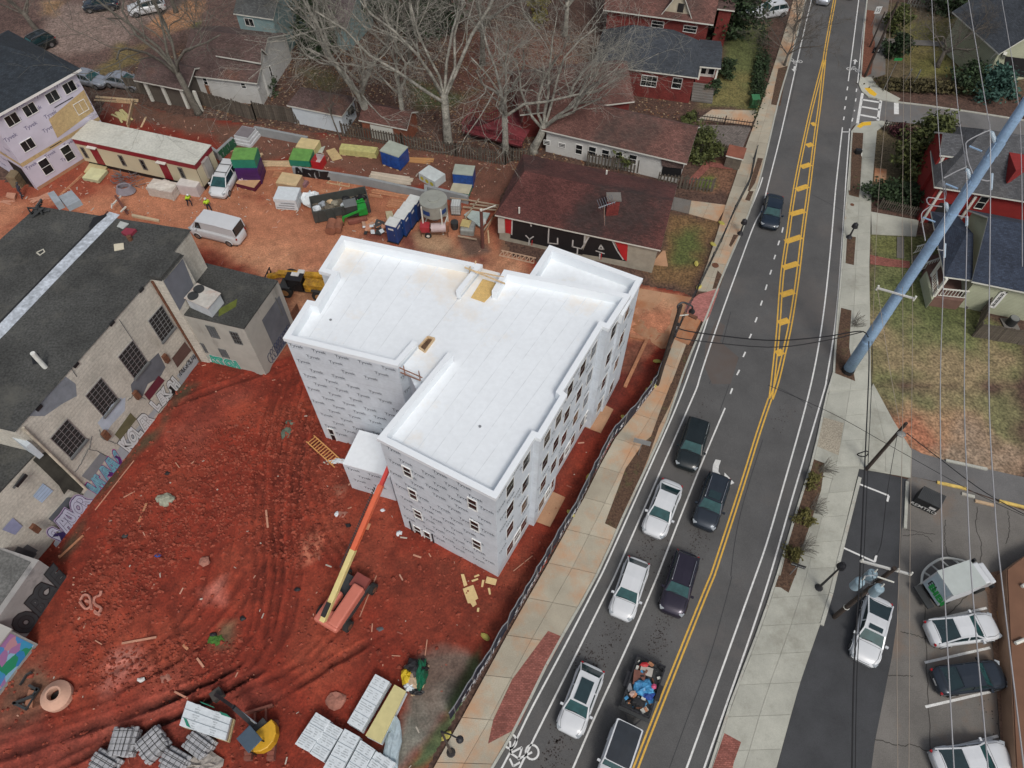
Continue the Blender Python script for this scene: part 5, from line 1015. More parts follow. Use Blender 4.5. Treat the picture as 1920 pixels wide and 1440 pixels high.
# ================================================================ vehicles
def paint(n,c,r=.25,m=0.):return mat('paint_'+n,c,r,m,var=.03,spec=.7)
P_W,P_K,P_G,P_D,P_S,P_P=paint('white',(.62,.64,.66)),paint('black',(.010,.016,.018),.15),paint('graphite',(.035,.045,.06),.2,.4),paint('navy',(.012,.022,.038),.15),paint('silver',(.42,.45,.50),.25,.5),paint('plum',(.035,.030,.048),.2,.4)
seam=mat('seam_black',(.01,.01,.01),.8); lens=mat('headlamp',(.35,.38,.40),.1,spec=.9); tail=mat('taillamp',(.35,.01,.015),.25); plate=mat('plate',(.6,.6,.58),.5)
KINDS=dict(
 sedan=(4.7,1.84,1.45,.95,.90,.98,-.80,-.42,.16,.46),coupe=(4.8,1.88,1.38,.94,.88,.98,-.90,-.30,.14,.44),suv=(4.6,1.88,1.68,1.10,1.02,1.1,-.93,-.76,.16,.44),
 hatch=(4.4,1.80,1.5,1.0,.95,1.02,-.92,-.66,.16,.46),mini=(4.7,1.9,1.75,1.1,.95,1.1,-.95,-.84,.30,.66),van=(5.4,1.95,2.3,1.35,1.15,1.3,-.985,-.95,.50,.72),jeep=(4.5,1.85,1.85,1.15,1.1,1.1,-.97,-.94,.10,.22))
def carproto(kind,body,roofm=None,sun=None,rails=False,L=None,seed=0):
    L0,Wd,H,belt,hood,tl,xb0,xt0,xt1,xb1=KINDS[kind]; L=L or L0; h=L/2; w=Wd/2
    root=thing('car','car','car',(0,0,0)); root['label']=''
    ts=[-1,-.985,-.94,-.85,-.7,-.5,-.25,0,.25,.45,.62,.78,.90,.965,1]
    def wv(t):a=abs(t); return w*(1-.30*max(0,(a-.74)/.26)**3.2-.02*(a>.5))
    def zv(t):
        if t>.45:return belt+(hood-belt)*(t-.45)/.3 if t<.75 else hood-(.26 if kind != 'van' else .3)*((t-.75)/.25)**2
        if t<-.8:return tl-.16*((-t-.8)/.2)**2
        return belt if t>-.5 else belt+(tl-belt)*(-t-.5)/.3
    b=MB(); sec=[]
    for t in ts:
        a,z=wv(t),zv(t); e=abs(t)>.99; lo=.32 if e else .22
        pr=[(0,z+.025),(.5*a,z+.02),(.82*a,z-.005),(.95*a,z-.07),(a,z-.24),(.995*a,.52),(.96*a,lo+.06),(.86*a,lo)]
        sec.append([V((t*h,y,q)) for y,q in pr]+[V((t*h,-y,q)) for y,q in pr[::-1][:-1]])
    n=len(sec[0]); vs=[p for s_ in sec for p in s_]; fs=[(i*n+k,i*n+k+1,(i+1)*n+k+1,(i+1)*n+k) for i in range(len(ts)-1) for k in range(n-1)]+[((i+1)*n-1,i*n,(i+1)*n,(i+2)*n-1) for i in range(len(ts)-1)]
    fs=[f for f in fs]+[tuple(range(n))[::-1],tuple(range((len(ts)-1)*n,len(ts)*n))]
    b.add(vs,fs); bo=b.build('body',body,root,local=True,smooth=True)
    wb_,wt_=w*.88,w*(.70 if kind not in ('van','jeep') else .86)
    zr=[(xb0,belt-.02),(xt0,H-.05),((xt0+xt1)/2,H),(xt1,H-.05),(xb1,belt-.02)]
    T=lambda i,s_:V((zr[i][0]*h,s_*(wt_ if 0<i<4 else wb_),zr[i][1])); gl=glass_car
    g=MB(); pan=kind=='van'
    g.mat(0); g.poly(T(0,-1),T(1,-1),T(1,1),T(0,1)); g.mat(1); g.poly(T(3,-1),T(4,-1),T(4,1),T(3,1)); g.mat(2 if pan else 0)
    for s_ in (1,-1):
        q=[T(0,s_),T(4,s_),T(3,s_),T(2,s_),T(1,s_)]; g.poly(*(q if s_>0 else q[::-1])) if s_<0 else g.poly(*q[::-1])
    g.build('window',[gl,glass_teal,body],root,local=True)
    r_=MB()
    for i in (1,2):
        for a,c in ((-1,0),(0,1)):
            def R_(i,y):p=T(i,1); return V((p.x,p.y*y,p.z+(.05 if y==0 else .02)))
            r_.poly(R_(i,a),R_(i,c),R_(i+1,c),R_(i+1,a)) if 0 else r_.poly(R_(i,a),R_(i+1,a),R_(i+1,c),R_(i,c))
    ro=r_.build('car_roof',roofm or body,root,local=True,smooth=True)
    p_=MB()
    for s_ in (1,-1):
        for i in (0,1,2,3):p_.beam(T(i,s_),T(i+1,s_),.09,.07)
        x=(xt0+xt1)/2*h; p_.beam(V((x,s_*wb_,belt)),V((x,s_*wt_,H-.02)),.09,.05) if not pan else None
    p_.beam(T(3,-1),T(3,1),.1,.05); p_.beam(T(1,-1),T(1,1),.1,.05)
    for s_ in (1,-1):p_.beam(V((xb0*h,s_*wb_,belt-.01)),V((xb1*h,s_*wb_,belt-.01)),.06,.06)
    p_.build('pillar',body,root,local=True)
    if pan:
        for s_ in (1,-1):
            q=[V((.36*h,s_*w*.895,1.42)),V((.62*h,s_*w*.905,1.42)),V((.50*h,s_*w*.885,2.15)),V((.36*h,s_*w*.88,2.2))]; (MB().poly(*(q if s_>0 else q[::-1]))).build('side_window',gl,root,local=True)
        q=[V((-1.0*h,y*w*.7,z)) for y,z in ((-1,1.5),(1,1.5),(1,2.3),(-1,2.3))]; MB().poly(*[p-V((.015 if p.z<2 else-.05,0,0)) for p in q][::-1]).build('rear_window',gl,root,local=True)
    rw=.33 if kind not in ('van','suv','jeep') else .36
    for x in (-.62,.64):
        for s_ in (1,-1):
            c=V((x*h,s_*(w-.10),rw)); wh_=MB().cyl(c-V((0,.11*s_,0)),c+V((0,.115*s_,0)),rw,n=18).build('wheel',tyre,root,local=True)
            MB().cyl(c+V((0,.116*s_,0)),c+V((0,.125*s_,0)),rw*.62,n=12).build('rim',rimm,wh_,local=True)
            MB().tube([V((x*h+math.cos(t)*(rw+.04),s_*(w+.002),rw+math.sin(t)*(rw+.04))) for t in np.linspace(0,math.pi,9)],.03,4).build('wheel_arch',seam if body is not P_W else body,root,local=True)
    for s_ in (1,-1):
        MB().box((h*.915,s_*w*.74,hood-.17),(.30,.26,.10),rz=-.45*s_).build('headlight',lens,root,local=True); MB().box((-h*.962,s_*w*.74,tl-.27),(.12,.28,.14),rz=.35*s_).build('taillight',tail,root,local=True)
        MB().box((xb1*h*.78,s_*(w+.09),belt+.02),(.14,.2,.13)).build('mirror',body,root,local=True)
    MB().box((0,0,.2),(L*.9,Wd*.86,.16)).build('underbody_light_block',seam,root,local=True)  # black box added below the body to stop light passing under the car
    MB().box((h*.985,0,.50),(.06,w*1.1,.20)).build('grille',seam,root,local=True); MB().box((-h-.005,0,.62),(.02,.45,.14)).build('number_plate',plate,root,local=True)
    MB().box((h*.99,0,.66),(.03,w*.8,.03)).build('grille_bar',chrome,root,local=True)
    def strip(pts,nm='shut_line'):q=MB(); [q.beam(a,c,.018,.012) for a,c in zip(pts[:-1],pts[1:])]; q.build(nm,seam,root,local=True)
    if not pan:
        strip([V((.47*h,y*w,belt+.025-abs(y)*.02)) for y in (-.78,0,.78)]);
        for s_ in (1,-1):strip([V((.5*h,s_*w*.80,belt+.015)),V((.75*h,s_*w*.78,hood+.012)),V((.92*h,s_*w*.62,hood-.10))])
        if kind in ('sedan','coupe'):strip([V((-.83*h,y*w,tl+.026-abs(y)*.03)) for y in (-.74,0,.74)])
    MB().beam(V((xb1*h*.96,-w*.6,belt+.02)),V((xb1*h*.90,w*.1,belt+.07)),.03).build('wiper',seam,root,local=True)
    if sun:a,c=sun; MB().prism([(a*h,-wt_*.66),(c*h,-wt_*.66),(c*h,wt_*.66),(a*h,wt_*.66)],H-.02,H+.058).build('sunroof',glass_car,root,local=True)
    if rails:
        for s_ in (1,-1):MB().tube([V((xt0*h*.9,s_*wt_*.93,H)),V((xt0*h*.8,s_*wt_*.93,H+.09)),V((xt1*h*.7,s_*wt_*.93,H+.09)),V((xt1*h*.9,s_*wt_*.93,H))],.025,5).build('roof_rail',chrome if body is not P_W else seam,root,local=True)
        if rails==2:
            for x in (xt0*h*.5,xt1*h*.3):MB().beam(V((x,-wt_*.93,H+.1)),V((x,wt_*.93,H+.1)),.06,.03).build('cross_bar',seam,root,local=True)
    return root
PRO={}
def car(kind,body,front,rear,label,group=None,cat='car',L=None,name=None,**k):
    key=(kind,body.name,repr(sorted((a,getattr(b,'name',b)) for a,b in k.items()))); f=W(front,.45)[0]; r_=W(rear,.45)[0]; c=(f+r_)/2; az=math.atan2((f-r_).y,(f-r_).x)
    if key not in PRO:o=PRO[key]=carproto(kind,body,**k)
    else:o=copy_tree(PRO[key])
    s=L or 1; o.location=(c.x,c.y,.012 if L is None else L); o.rotation_euler=(0,0,az); o.name=name or ('parked_car' if group=='cars parked in the stalls' else 'car')
    tag(o,label,cat,group); FR[o.name]=(Matrix.Translation(V((c.x,c.y,0.012)))@Matrix.Rotation(az,4,'Z')).inverted(); return o
Gs='cars queuing down the street'
car('suv',P_K,"K1295,645","K1400,285",'black crossover alone at the head of the near-kerb lane, just above the white saloon',Gs)
car('sedan',P_W,"K1052,1130","K1195,760",'white saloon in the near-kerb lane beside a dark estate, silver wing mirrors out',Gs)
car('suv',P_G,"K1428,1080","K1550,710",'dark blue-grey estate with roof rails just below the painted turn arrow',Gs,rails=1,sun=(-.15,.12))
car('hatch',P_W,"*1162,1157","*1196,1056",'white hatchback with a blacked-out rear window, middle of the near-kerb lane',Gs)
car('suv',P_P,"*1257,1149","*1287,1045",'plum-black estate with silver roof rails beside the yellow centre line',Gs,rails=1)
car('hatch',P_W,"*1063,1379","*1112,1250",'white hatchback with a long black glass roof, nearest the bottom of the street',Gs,sun=(-.5,.14))
car('sedan',P_D,"*1441,428","*1452,370",'dark blue saloon driving down beside the yellow ladder marking','cars driving on the upper street')
car('suv',P_S,"*1541,11","*1546,-30",'silver car entering at the very top of the street','cars driving on the upper street')
car('hatch',P_D,"*1592,-42","*1588,2",'dark car leaving at the top right of the street, only its tail showing','cars driving on the upper street')
car('jeep',P_W,"*1133,1492","*1174,1372",'white off-roader with a black soft top towing the junk trailer, cut by the bottom edge',Gs,roofm=mat('soft_top',(.02,.026,.035),.7,var=.2))
Gp='cars parked in the stalls'
car('coupe',P_W,"P1698,375","P1197,440",'white saloon with a black rear screen parked below the box truck',Gp,cat='car'); car('sedan',P_G,"P1757,735","P1240,800",'dark grey saloon parked in the stall below the white saloon',Gp)
car('coupe',P_W,"P1785,1350","P1255,1420",'white saloon parked at the bottom right corner, cut by the frame',Gp)
car('coupe',P_W,"P705,655","P830,180",'white saloon with a sunroof stopped on the dark asphalt under the wires',None,sun=(-.02,.12))
car('mini',P_W,"a220,870","a470,430",'white people carrier with roof bars parked beside the site office',None,rails=2)
v=car('van',P_W,"E1478,265","E1800,345",'white panel van with faint lettering parked on the orange track',None,cat='van',name='panel_van')
car('sedan',P_S,"A780,625","A560,575",'pale silver hatchback half hidden behind the wrapped building',None); car('sedan',P_S,"A1040,640","A825,600",'silver saloon beside the garage posts of the white bungalow',None)
car('suv',P_K,"A170,400","A375,300",'black off-road car parked under the trees at the far left',None,rails=1); car('hatch',P_D,"*172,12","*208,8",'dark teal car at the top edge on the gravel drive',None); car('suv',P_W,"*255,20","*297,12",'white car at the top edge on the gravel drive',None)
car('suv',P_W,"C1815,115","*1472,18",'white estate at the top edge beside the street tree',None); car('sedan',P_S,"*1372,24","*1404,22",'silver saloon at the top edge behind the dark evergreen',None); car('hatch',P_K,"*1378,0","*1410,-2",'black car at the top edge behind the silver saloon',None)
# van lettering
h_=2.8; w_=1.025
for i,(t,z,m,s) in enumerate((("PRO GLASS",1.62,ink_s,.26),("SERVICE",1.38,mat('print_pink',(.60,.25,.30),.6),.26))):
    MB().text(t,(-.5,w_+.004-.0,z-.42),(-1,0,0),(0,0,1),s,0,.02).build('lettering',m,v,local=True) if 0 else None
# ---- junk trailer
A,B,D,E_=W("O945,590 1150,680 1020,1068 820,965",.9); az=math.atan2((B-A).y,(B-A).x); jt=thing('utility_trailer','small black mesh trailer heaped with blue tarpaulin and household junk behind the off-roader','trailer',flat((A+D)/2,0)); A,B,D,E_=[flat(p,0) for p in (A,B,B+(E_-A),E_)]
MB().prism([A,B,D,E_],.42,.50).build('floor',dkgrey,jt)
for a,c in ((A,B),(B,D),(D,E_),(E_,A)):
    for z in (.95,.7):MB().beam(flat(a,z),flat(c,z),.06).build('rail',lampblk,jt)
    n_=6; [MB().beam(flat(a.lerp(c,k/n_),.45),flat(a.lerp(c,k/n_),.95),.05).build('upright',lampblk,jt) for k in range(n_)]
fw=(E_-A).normalized(); sd=(B-A).normalized()
for s_,p in ((-1,A.lerp(E_,.5)),(1,B.lerp(D,.5))):
    c=p+sd*s_*.14+Zv*.33; MB().cyl(c-sd*.09,c+sd*.09,.33,n=16).build('wheel',tyre,jt); MB().box(c+Zv*.38,(.26,1.0,.06),math.atan2(fw.y,fw.x)-math.pi/2).build('mudguard',lampblk,jt)
m_=A.lerp(B,.5); e=E_.lerp(D,.5); MB().beam(flat(E_.lerp(D,.15),.45),flat(e+fw*1.1,.45),.08).build('drawbar',lampblk,jt); MB().beam(flat(E_.lerp(D,.85),.45),flat(e+fw*1.1,.45),.08).build('drawbar',lampblk,jt)
MB().beam(flat(E_+fw*.12-sd*.1,.55),flat(D+fw*.12+sd*.1,.55),.25,.08).build('ramp',dkgrey,jt)
def heap(name,label,cat,c,r,m,sz=(1,1,.5),jit=.35,n=12,seed=0,group=None,z=0.):
    b=MB().ball((0,0,0),r,n,sz,jit,seed); return b.build(name,m,None,label=label,cat=cat,group=group,smooth=True) if 0 else _heap(b,name,m,label,cat,V(c)+Zv*z,group)
def _heap(b,name,m,label,cat,c,group):
    o=b.build(name,m,label=label,cat=cat,group=group); o.location=c; FR[o.name]=Matrix.Translation(V(c)).inverted(); return o
cn=(A+D)/2
blt=mat('tarp_bright',(.03,.22,.55),.4,var=.5,sc=3,col2=(.10,.40,.70))
heap('tarpaulin','crumpled bright blue tarpaulin on top of the junk trailer load','tarpaulin',cn+fw*.1+sd*.1,.62,blt,(1,.9,.55),.3,12,3,z=.75)
heap('tarpaulin','dark blue tarpaulin bundle at the centre-line side of the junk trailer','tarpaulin',cn+fw*.35+sd*.5,.4,mat('tarp_dark',(.02,.06,.28),.5,var=.4,sc=4),(1,.8,.7),.3,10,4,z=.75)
heap('junk_bag','black bag at the towing end of the junk trailer','bag',cn+fw*1.1-sd*.05,.5,black,(1,.7,.6),.2,10,5,z=.7); heap('junk_bag','red plastic box at the tail end of the junk trailer','box',cn-fw*1.25-sd*.35,.26,red,(1.3,.7,.6),.15,6,6,z=.8)
heap('junk_bag','small pink bag beside the blue tarpaulin in the junk trailer','bag',cn-fw*.2+sd*.62,.2,mat('pink',(.55,.08,.18),.6),(1,1,.8),.2,8,7,z=.95); heap('carton','pinkish carton near the towing end of the junk trailer','box',cn+fw*.75-sd*.45,.3,mat('carton_pink',(.50,.35,.30),.8),(1,.8,.5),.1,6,8,z=.8)
bdo=MB().box((0,0,0),(.75,.9,.06),az+.2).build('plank',mat('board_brown',(.17,.07,.05),.8,var=.3),label='brown wooden boards in the middle of the junk trailer',cat='boards'); bdo.location=cn-fw*.35-sd*.4+Zv*.8; tag(bdo)
bdo=MB().box((0,0,0),(.8,.55,.05),az+.1).build('board',mat('board_pale',(.40,.37,.33),.8),label='pale grey board at the tail end of the junk trailer',cat='board'); bdo.location=cn-fw*.95-sd*.1+Zv*.78
b=MB(); r=random.Random(99)
for k in range(60):b.mat(k % 7); c=A+sd*r.uniform(.15,(B-A).length-.15)+fw*r.uniform(.15,(E_-A).length-.15)+Zv*r.uniform(.52,.85); b.box(c,(r.uniform(.08,.5),r.uniform(.06,.3),r.uniform(.04,.2)),r.uniform(0,3),r.uniform(-.4,.4))
b.build('loose_junk',[dkgrey,rust,black,blt,trimw,lumber_red,steel],kind='stuff',label='loose household junk filling the small black trailer',cat='junk')
# ---- white box truck
zt=3.1; q=W("l500,445 1030,262 1345,640",zt); u=(q[1]-q[0]); L_=u.length; u.normalize(); v_=V((u.y,-u.x,0)); wd_=(q[2]-q[1]).dot(v_); o=q[0]; bt=thing('box_truck','white box truck with green graffiti on its rear shutter parked by the curved white rail','truck',flat(o,0))
pt=lambda a,b_,z:V((o.x,o.y,0))+u*a+v_*b_+Zv*z
MB().prism([pt(0,0,0),pt(L_,0,0),pt(L_,wd_,0),pt(0,wd_,0)],.95,zt-.03,True).build('box_body',mat('box_white',(.58,.60,.62),.5,var=.06),bt); MB().prism([pt(-.02,-.02,0),pt(L_+.02,-.02,0),pt(L_+.02,wd_+.02,0),pt(-.02,wd_+.02,0)],zt-.03,zt+.02).build('box_roof',mat('box_roof',(.44,.48,.46),.6,var=.06),bt)
rA,rB=pt(0,0,0),pt(0,wd_,0); b=MB()
for k in range(9):wbar(b,rA,rB,.12,wd_-.12,1.0+k*.23,1.21+k*.23,.01,.03,1 if wdir(rA,rB)[1].dot(u)<0 else-1);
so_=1 if wdir(rA,rB)[1].dot(u)<0 else-1; b.build('rear_shutter',mat('shutter_pale',(.45,.55,.60),.5,var=.1),bt)
b=MB(); d,n=wdir(rA,rB,so_); b.text("BIBI",pt(0,wd_*.68,1.35)+n*.05,d*so_ if so_>0 else d,Zv,.9,.05,.0); b.build('graffiti',mat('tag_green',(.03,.38,.08),.7),bt); b=MB(); b.text("EL",pt(0,wd_*.38,1.5)+n*.05,d,Zv,.9,.0,0); b.build('graffiti',black,bt)
MB().prism([pt(-.55,.05,0),pt(-.02,.05,0),pt(-.02,wd_-.05,0),pt(-.55,wd_-.05,0)],.55,.66).build('tail_lift',dkgrey,bt)
cb=[(L_+.1,.9),(L_+.12,2.2),(L_+1.0,2.3),(L_+1.55,1.55),(L_+2.1,1.35),(L_+2.2,.5),(L_+.1,.5)]; b=MB(); n_=len(cb)
b.add([pt(x,.12,z) for x,z in cb]+[pt(x,wd_-.12,z) for x,z in cb],[(i,(i+1) % n_,n_+(i+1) % n_,n_+i) for i in range(n_)]+[tuple(range(n_))[::-1],tuple(range(n_,2*n_))]); b.build('cab',P_W,bt,bevel=.08)
MB().poly(pt(L_+1.06,.25,2.27),pt(L_+1.06,wd_-.25,2.27),pt(L_+1.56,wd_-.22,1.60),pt(L_+1.56,.22,1.60)).build('windscreen',glass_car,bt)
for x in (.9,L_+1.2):
    for y in (.15,wd_-.15):MB().cyl(pt(x,y-.14,.42),pt(x,y+.14,.42),.42,n=16).build('wheel',tyre,bt)
MB().prism([pt(.2,.3,0),pt(L_+2,.3,0),pt(L_+2,wd_-.3,0),pt(.2,wd_-.3,0)],.45,.96).build('chassis',black,bt)
for y in (-.1,wd_+.1):MB().box(pt(L_+1.2,y,1.8),(.15,.2,.4),math.atan2(u.y,u.x)).build('mirror',black,bt)
tr_=thing('curved_rail','curved cream-white railing round the back of the white box truck','rail',P(1735,1100)); q=smooth(W("l245,640 270,470 400,330 620,230 900,270 1000,320",.6),6); MB().tube(q,.09,6).build('rail',trimw,tr_)
for s in ("l290,470 380,525","l400,340 520,440","l560,260 680,365","l760,250 850,315"):a,c=W(s,.5); MB().tube([a,c],.07,5).build('strut',trimw,tr_)
for p in (q[0],q[len(q) // 2],q[-1]):MB().cyl(flat(p,0),p,.06,n=6).build('post',trimw,tr_)
# building at the right edge
bq=W("*1868,1440 *1872,1110 *1895,1065 *2100,960 *2100,1500",0); eb=thing('brown_building','building with a flat brown roof and white pipes along the lower right edge','building',P(1900,1300)); zr_=1.3
eq=W("P1860,1440 1790,0 L1790,1390 1920,1290 *2100,960 *2100,1560",zr_); MB().prism(eq,-.1,zr_-.05).build('wall',mat('wall_tan',(.36,.22,.14),.9,var=.15,sc=.6,stain=(.4,(.2,.11,.07),.55)),eb); MB().prism(offs(eq,-.05),zr_-.05,zr_+.05).build('roof',mat('roof_brown',(.17,.085,.05),.9,var=.12,sc=.8),eb)
for s in ("P1855,505 1925,475","P1905,80 1925,65"):a,c=W(s,zr_+.2); MB().tube([a,c],.12,8).build('pipe',trimw,eb)
MB().prism(W("P1710,265 1795,270 1820,445 1740,410"),-.02,.04).build('ramp_slab',mat('ochre_slab',(.30,.17,.07),.9,var=.15),kind='structure')
sheet('verge',["L1560,1440 1730,1400 1810,1420 P1745,0 1830,600 1870,1440 1760,1440 1715,860 1680,460 1640,130 1600,60"],.02,mat('verge_mud',(.20,.12,.08),.95,var=.35,sc=.7,fine=(8,.3)))
# skip (dumpster) black with writing
q=W("L1120,855 1290,935 1360,820 1175,745",1.2); q=[flat(p,0) for p in (q[0],q[1],q[1]+(q[3]-q[0])*.75,q[0]+(q[3]-q[0])*.75)]
du=thing('wheeled_dumpster','black steel dumpster with ribbed lids and white graffiti beside the driveway','dumpster',q[0]); MB().prism(q,.12,1.15).build('bin',mat('bin_black',(.012,.013,.015),.5,var=.3),du)
a,c=q[0],q[1]; dd=(c-a).normalized(); nn=(q[3]-a)
for k in range(14):p0,p1=a.lerp(c,(k+.5)/14),q[3].lerp(q[2],(k+.5)/14); MB().beam(flat(p0.lerp(p1,.02),1.2),flat(p1,1.38),.10,.06).build('lid_rib',dkgrey,du)
b=MB(); wrect(b,q[0],q[1],1.05,1.5,.68,.95,.02); b.build('notice',plate,du); b=MB(); b.text("REMTRO",flat(q[0].lerp(q[1],.5),.25)+wdir(q[0],q[1])[1]*.02,dd,Zv,.48,.01,0); b.build('graffiti',plate,du)
for k in range(4):p=(q[0]*.9+q[2]*.1,q[1]*.9+q[3]*.1,q[2]*.9+q[0]*.1,q[3]*.9+q[1]*.1)[k]; MB().cyl(flat(p,0),flat(p,.14),.08,n=8).build('caster',tyre,du)
for nm,s,m in (('yellow',"L1330,575 1640,642",kerb),('yellow2',"L1265,740 1490,790",mat('kerb_yellow',(.62,.44,.12),.8,var=.3,sc=3)),('y3',"L1450,825 1545,850",kerb),('y4',"L1730,880 1930,930",MT['kerb_yellow']),('y5',"L1550,880 1700,915",mat('kerb_pinkish',(.45,.32,.2),.9,var=.2)),('k6',"L1040,735 1025,1085",kerb)):
    a,c=W(s,0); MB().beam(flat(a,.06),flat(c,.06),.22,.14).build('kerb',m,kind='structure')
# ================================================================ machines
def wheelc(par,c,ax,r_,w_,rim=None,n=18):
    ax=V(ax).normalized(); wv=MB().cyl(c-ax*w_/2,c+ax*w_/2,r_,n=n).build('wheel',tyre,par)
    if rim:MB().cyl(c-ax*(w_/2+.02),c+ax*(w_/2+.02),r_*.55,n=12).build('rim',rim,wv)
def boxf(par,o,u,a0,a1,b0,b1,z0,z1,nm,m,bevel=0):
    v=V((-u.y,u.x,0)); return MB().prism([flat(o+u*a+v*b_,0) for a,b_ in ((a0,b0),(a1,b0),(a1,b1),(a0,b1))],z0,z1,True).build(nm,m,par,bevel=bevel)
# boom lift
c0=P(640,1128,1.2); tip=P(742,846,8.2); bs_=P(607,1150,2.0); u=(flat(tip,0)-flat(bs_,0)).normalized(); v=V((-u.y,u.x,0)); c0=flat(c0,0)
bl=thing('boom_lift','salmon-red telescopic boom lift with a long cream and orange boom reaching past the white block','boom lift',flat(c0,0))
org=mat('faded_red',(.55,.17,.12),.55,var=.08,sc=1)
boxf(bl,c0,u,-1.7,1.4,-1.0,-.15,.95,1.75,'engine_cover',org,.12); boxf(bl,c0,u,-1.9,.5,.15,.85,.95,1.6,'counterweight',org,.12); boxf(bl,c0,u,-1.9,-.8,-.98,.85,.9,1.5,'tail',org,.2)
boxf(bl,c0,u,-1.2,1.9,-1.0,1.0,.45,.85,'chassis',dkgrey); boxf(bl,c0,u,1.2,2.2,-.9,.2,.95,1.35,'turntable',mat('maroon_steel',(.22,.05,.04),.6))
for a in (-1.0,1.9):
    for s_ in (-1.1,1.1):wheelc(bl,c0+u*a+v*s_+Zv*.42,v,.42,.34,rust)
p0=P(605,1165,2.3); p1=p0.lerp(tip,.42); p2=tip; p0=p0
MB().beam(p0,p1,.36,.44).build('boom_section',boom_y,bl,bevel=.03); MB().beam(p0.lerp(tip,.36),p0.lerp(tip,.80),.32,.38).build('boom_section',mat('boom_orange',(.62,.12,.05),.5),bl); MB().beam(p0.lerp(tip,.75),tip,.24,.28).build('boom_section',mat('boom_red',(.52,.05,.04),.5),bl)
MB().beam(p0.lerp(tip,.02)+Zv*.32,p0.lerp(tip,.10)+Zv*.3,.3,.22).build('boom_cover',black,bl)
cc_=MB();
for k in range(34):a=p0.lerp(tip,.30+k*.014)-v*-.30; cc_.beam(a,a+(tip-p0).normalized()*.1-v*-.12,.09,.12)
cc_.build('cable_carrier',black,bl,kind='stuff'); bk_=tip+u*.6; b=MB()
for z in (0,1.1):
    for a,c in (((-.6,-.9),(.6,-.9)),((.6,-.9),(.6,.9)),((.6,.9),(-.6,.9)),((-.6,.9),(-.6,-.9))):b.beam(bk_+u*a[0]+v*a[1]+Zv*z,bk_+u*c[0]+v*c[1]+Zv*z,.05)
b.build('basket',mat('basket_orange',(.62,.12,.05)),bl)
# mini excavator
e0=P(487,1385,0); ex=thing('mini_excavator','compact excavator with a yellow rounded counterweight and dark blue canopy, arm reaching up-left','excavator',e0)
ud=(P(470,1330,0)-P(497,1440,0)).normalized(); u=V((-.08,1,0)).normalized(); v=V((-u.y,u.x,0))
for s_,c in ((-.95,P(512,1388,.3)),(.75,P(470,1388,.3))):
    c=flat(c,0); MB().prism([c+u*a+v*b_ for a,b_ in ((-1.15,-.22),(1.15,-.22),(1.15,.22),(-1.15,.22))],.02,.55,True).build('track',mat('track_mud',(.20,.07,.05),.95,var=.3),ex,bevel=.06)
    for k in range(8):MB().box(c+u*(-1.0+k*.28)+Zv*.56,(.44,.16,.05),math.atan2(v.y,v.x)).build('track_shoe',MT['track_mud'],ex)
cc=P(490,1378,1.0); cc=flat(cc,0); rd=V((-.75,.65,0)).normalized()
q=[]
for k in range(9):t=-math.pi*.62+k*math.pi*1.15/8; q.append(cc+(V((math.cos(t+math.atan2(-rd.y,-rd.x)),math.sin(t+math.atan2(-rd.y,-rd.x)),0)))*1.02)
MB().prism(q,.65,1.5).build('counterweight',mach_y,ex,bevel=.06); sdv=V((-rd.y,rd.x,0))
MB().prism([cc+rd*a+sdv*b_ for a,b_ in ((-.6,-.7),(.6,-.7),(.6,.7),(-.6,.7))],.65,1.35).build('engine_deck',dkgrey,ex)
kp=cc-sdv*-.45+rd*.15 if 0 else flat(P(468,1386,2.2),0)
MB().prism([kp+rd*a+sdv*b_ for a,b_ in ((-.6,-.5),(.6,-.5),(.6,.5),(-.6,.5))],2.2,2.3,True).build('canopy',mat('canopy_blue',(.055,.085,.12),.5),ex,bevel=.03)
for a,b_ in ((-.52,-.42),(.52,-.42),(.52,.42),(-.52,.42)):p=kp+rd*a+sdv*b_; MB().beam(flat(p,.7),flat(p,2.2),.07).build('canopy_post',black,ex)
MB().box(flat(kp,1.1),(.6,.6,.5),.7).build('seat',black,ex)
j0,j1,j2=P(478,1362,1.1),P(438,1326,2.6),P(405,1303,1.2); MB().beam(j0,j1,.26,.34).build('boom',lampblk,ex); MB().beam(j1,j2,.2,.26).build('dipper',lampblk,ex); MB().tube([j0+V((.15,.1,.3)),j1+V((.1,0,-.3))],.06,6).build('cylinder',chrome,ex)
MB().box(j2+V((-.1,.1,-.5)),(.7,.6,.6),.7).build('bucket',mat('bucket_dark',(.05,.045,.04),.8),ex)
b=MB(); a,c=W("m940,310 1380,180",.3); MB().beam(a,c,.12,.5).build('dozer_blade',MT['track_mud'],ex)
for s in ("m1105,290 1105,470","m1270,220 1270,440"):a,c=W(s,.35); MB().beam(a,c,.12,.14).build('blade_arm',MT['track_mud'],ex)
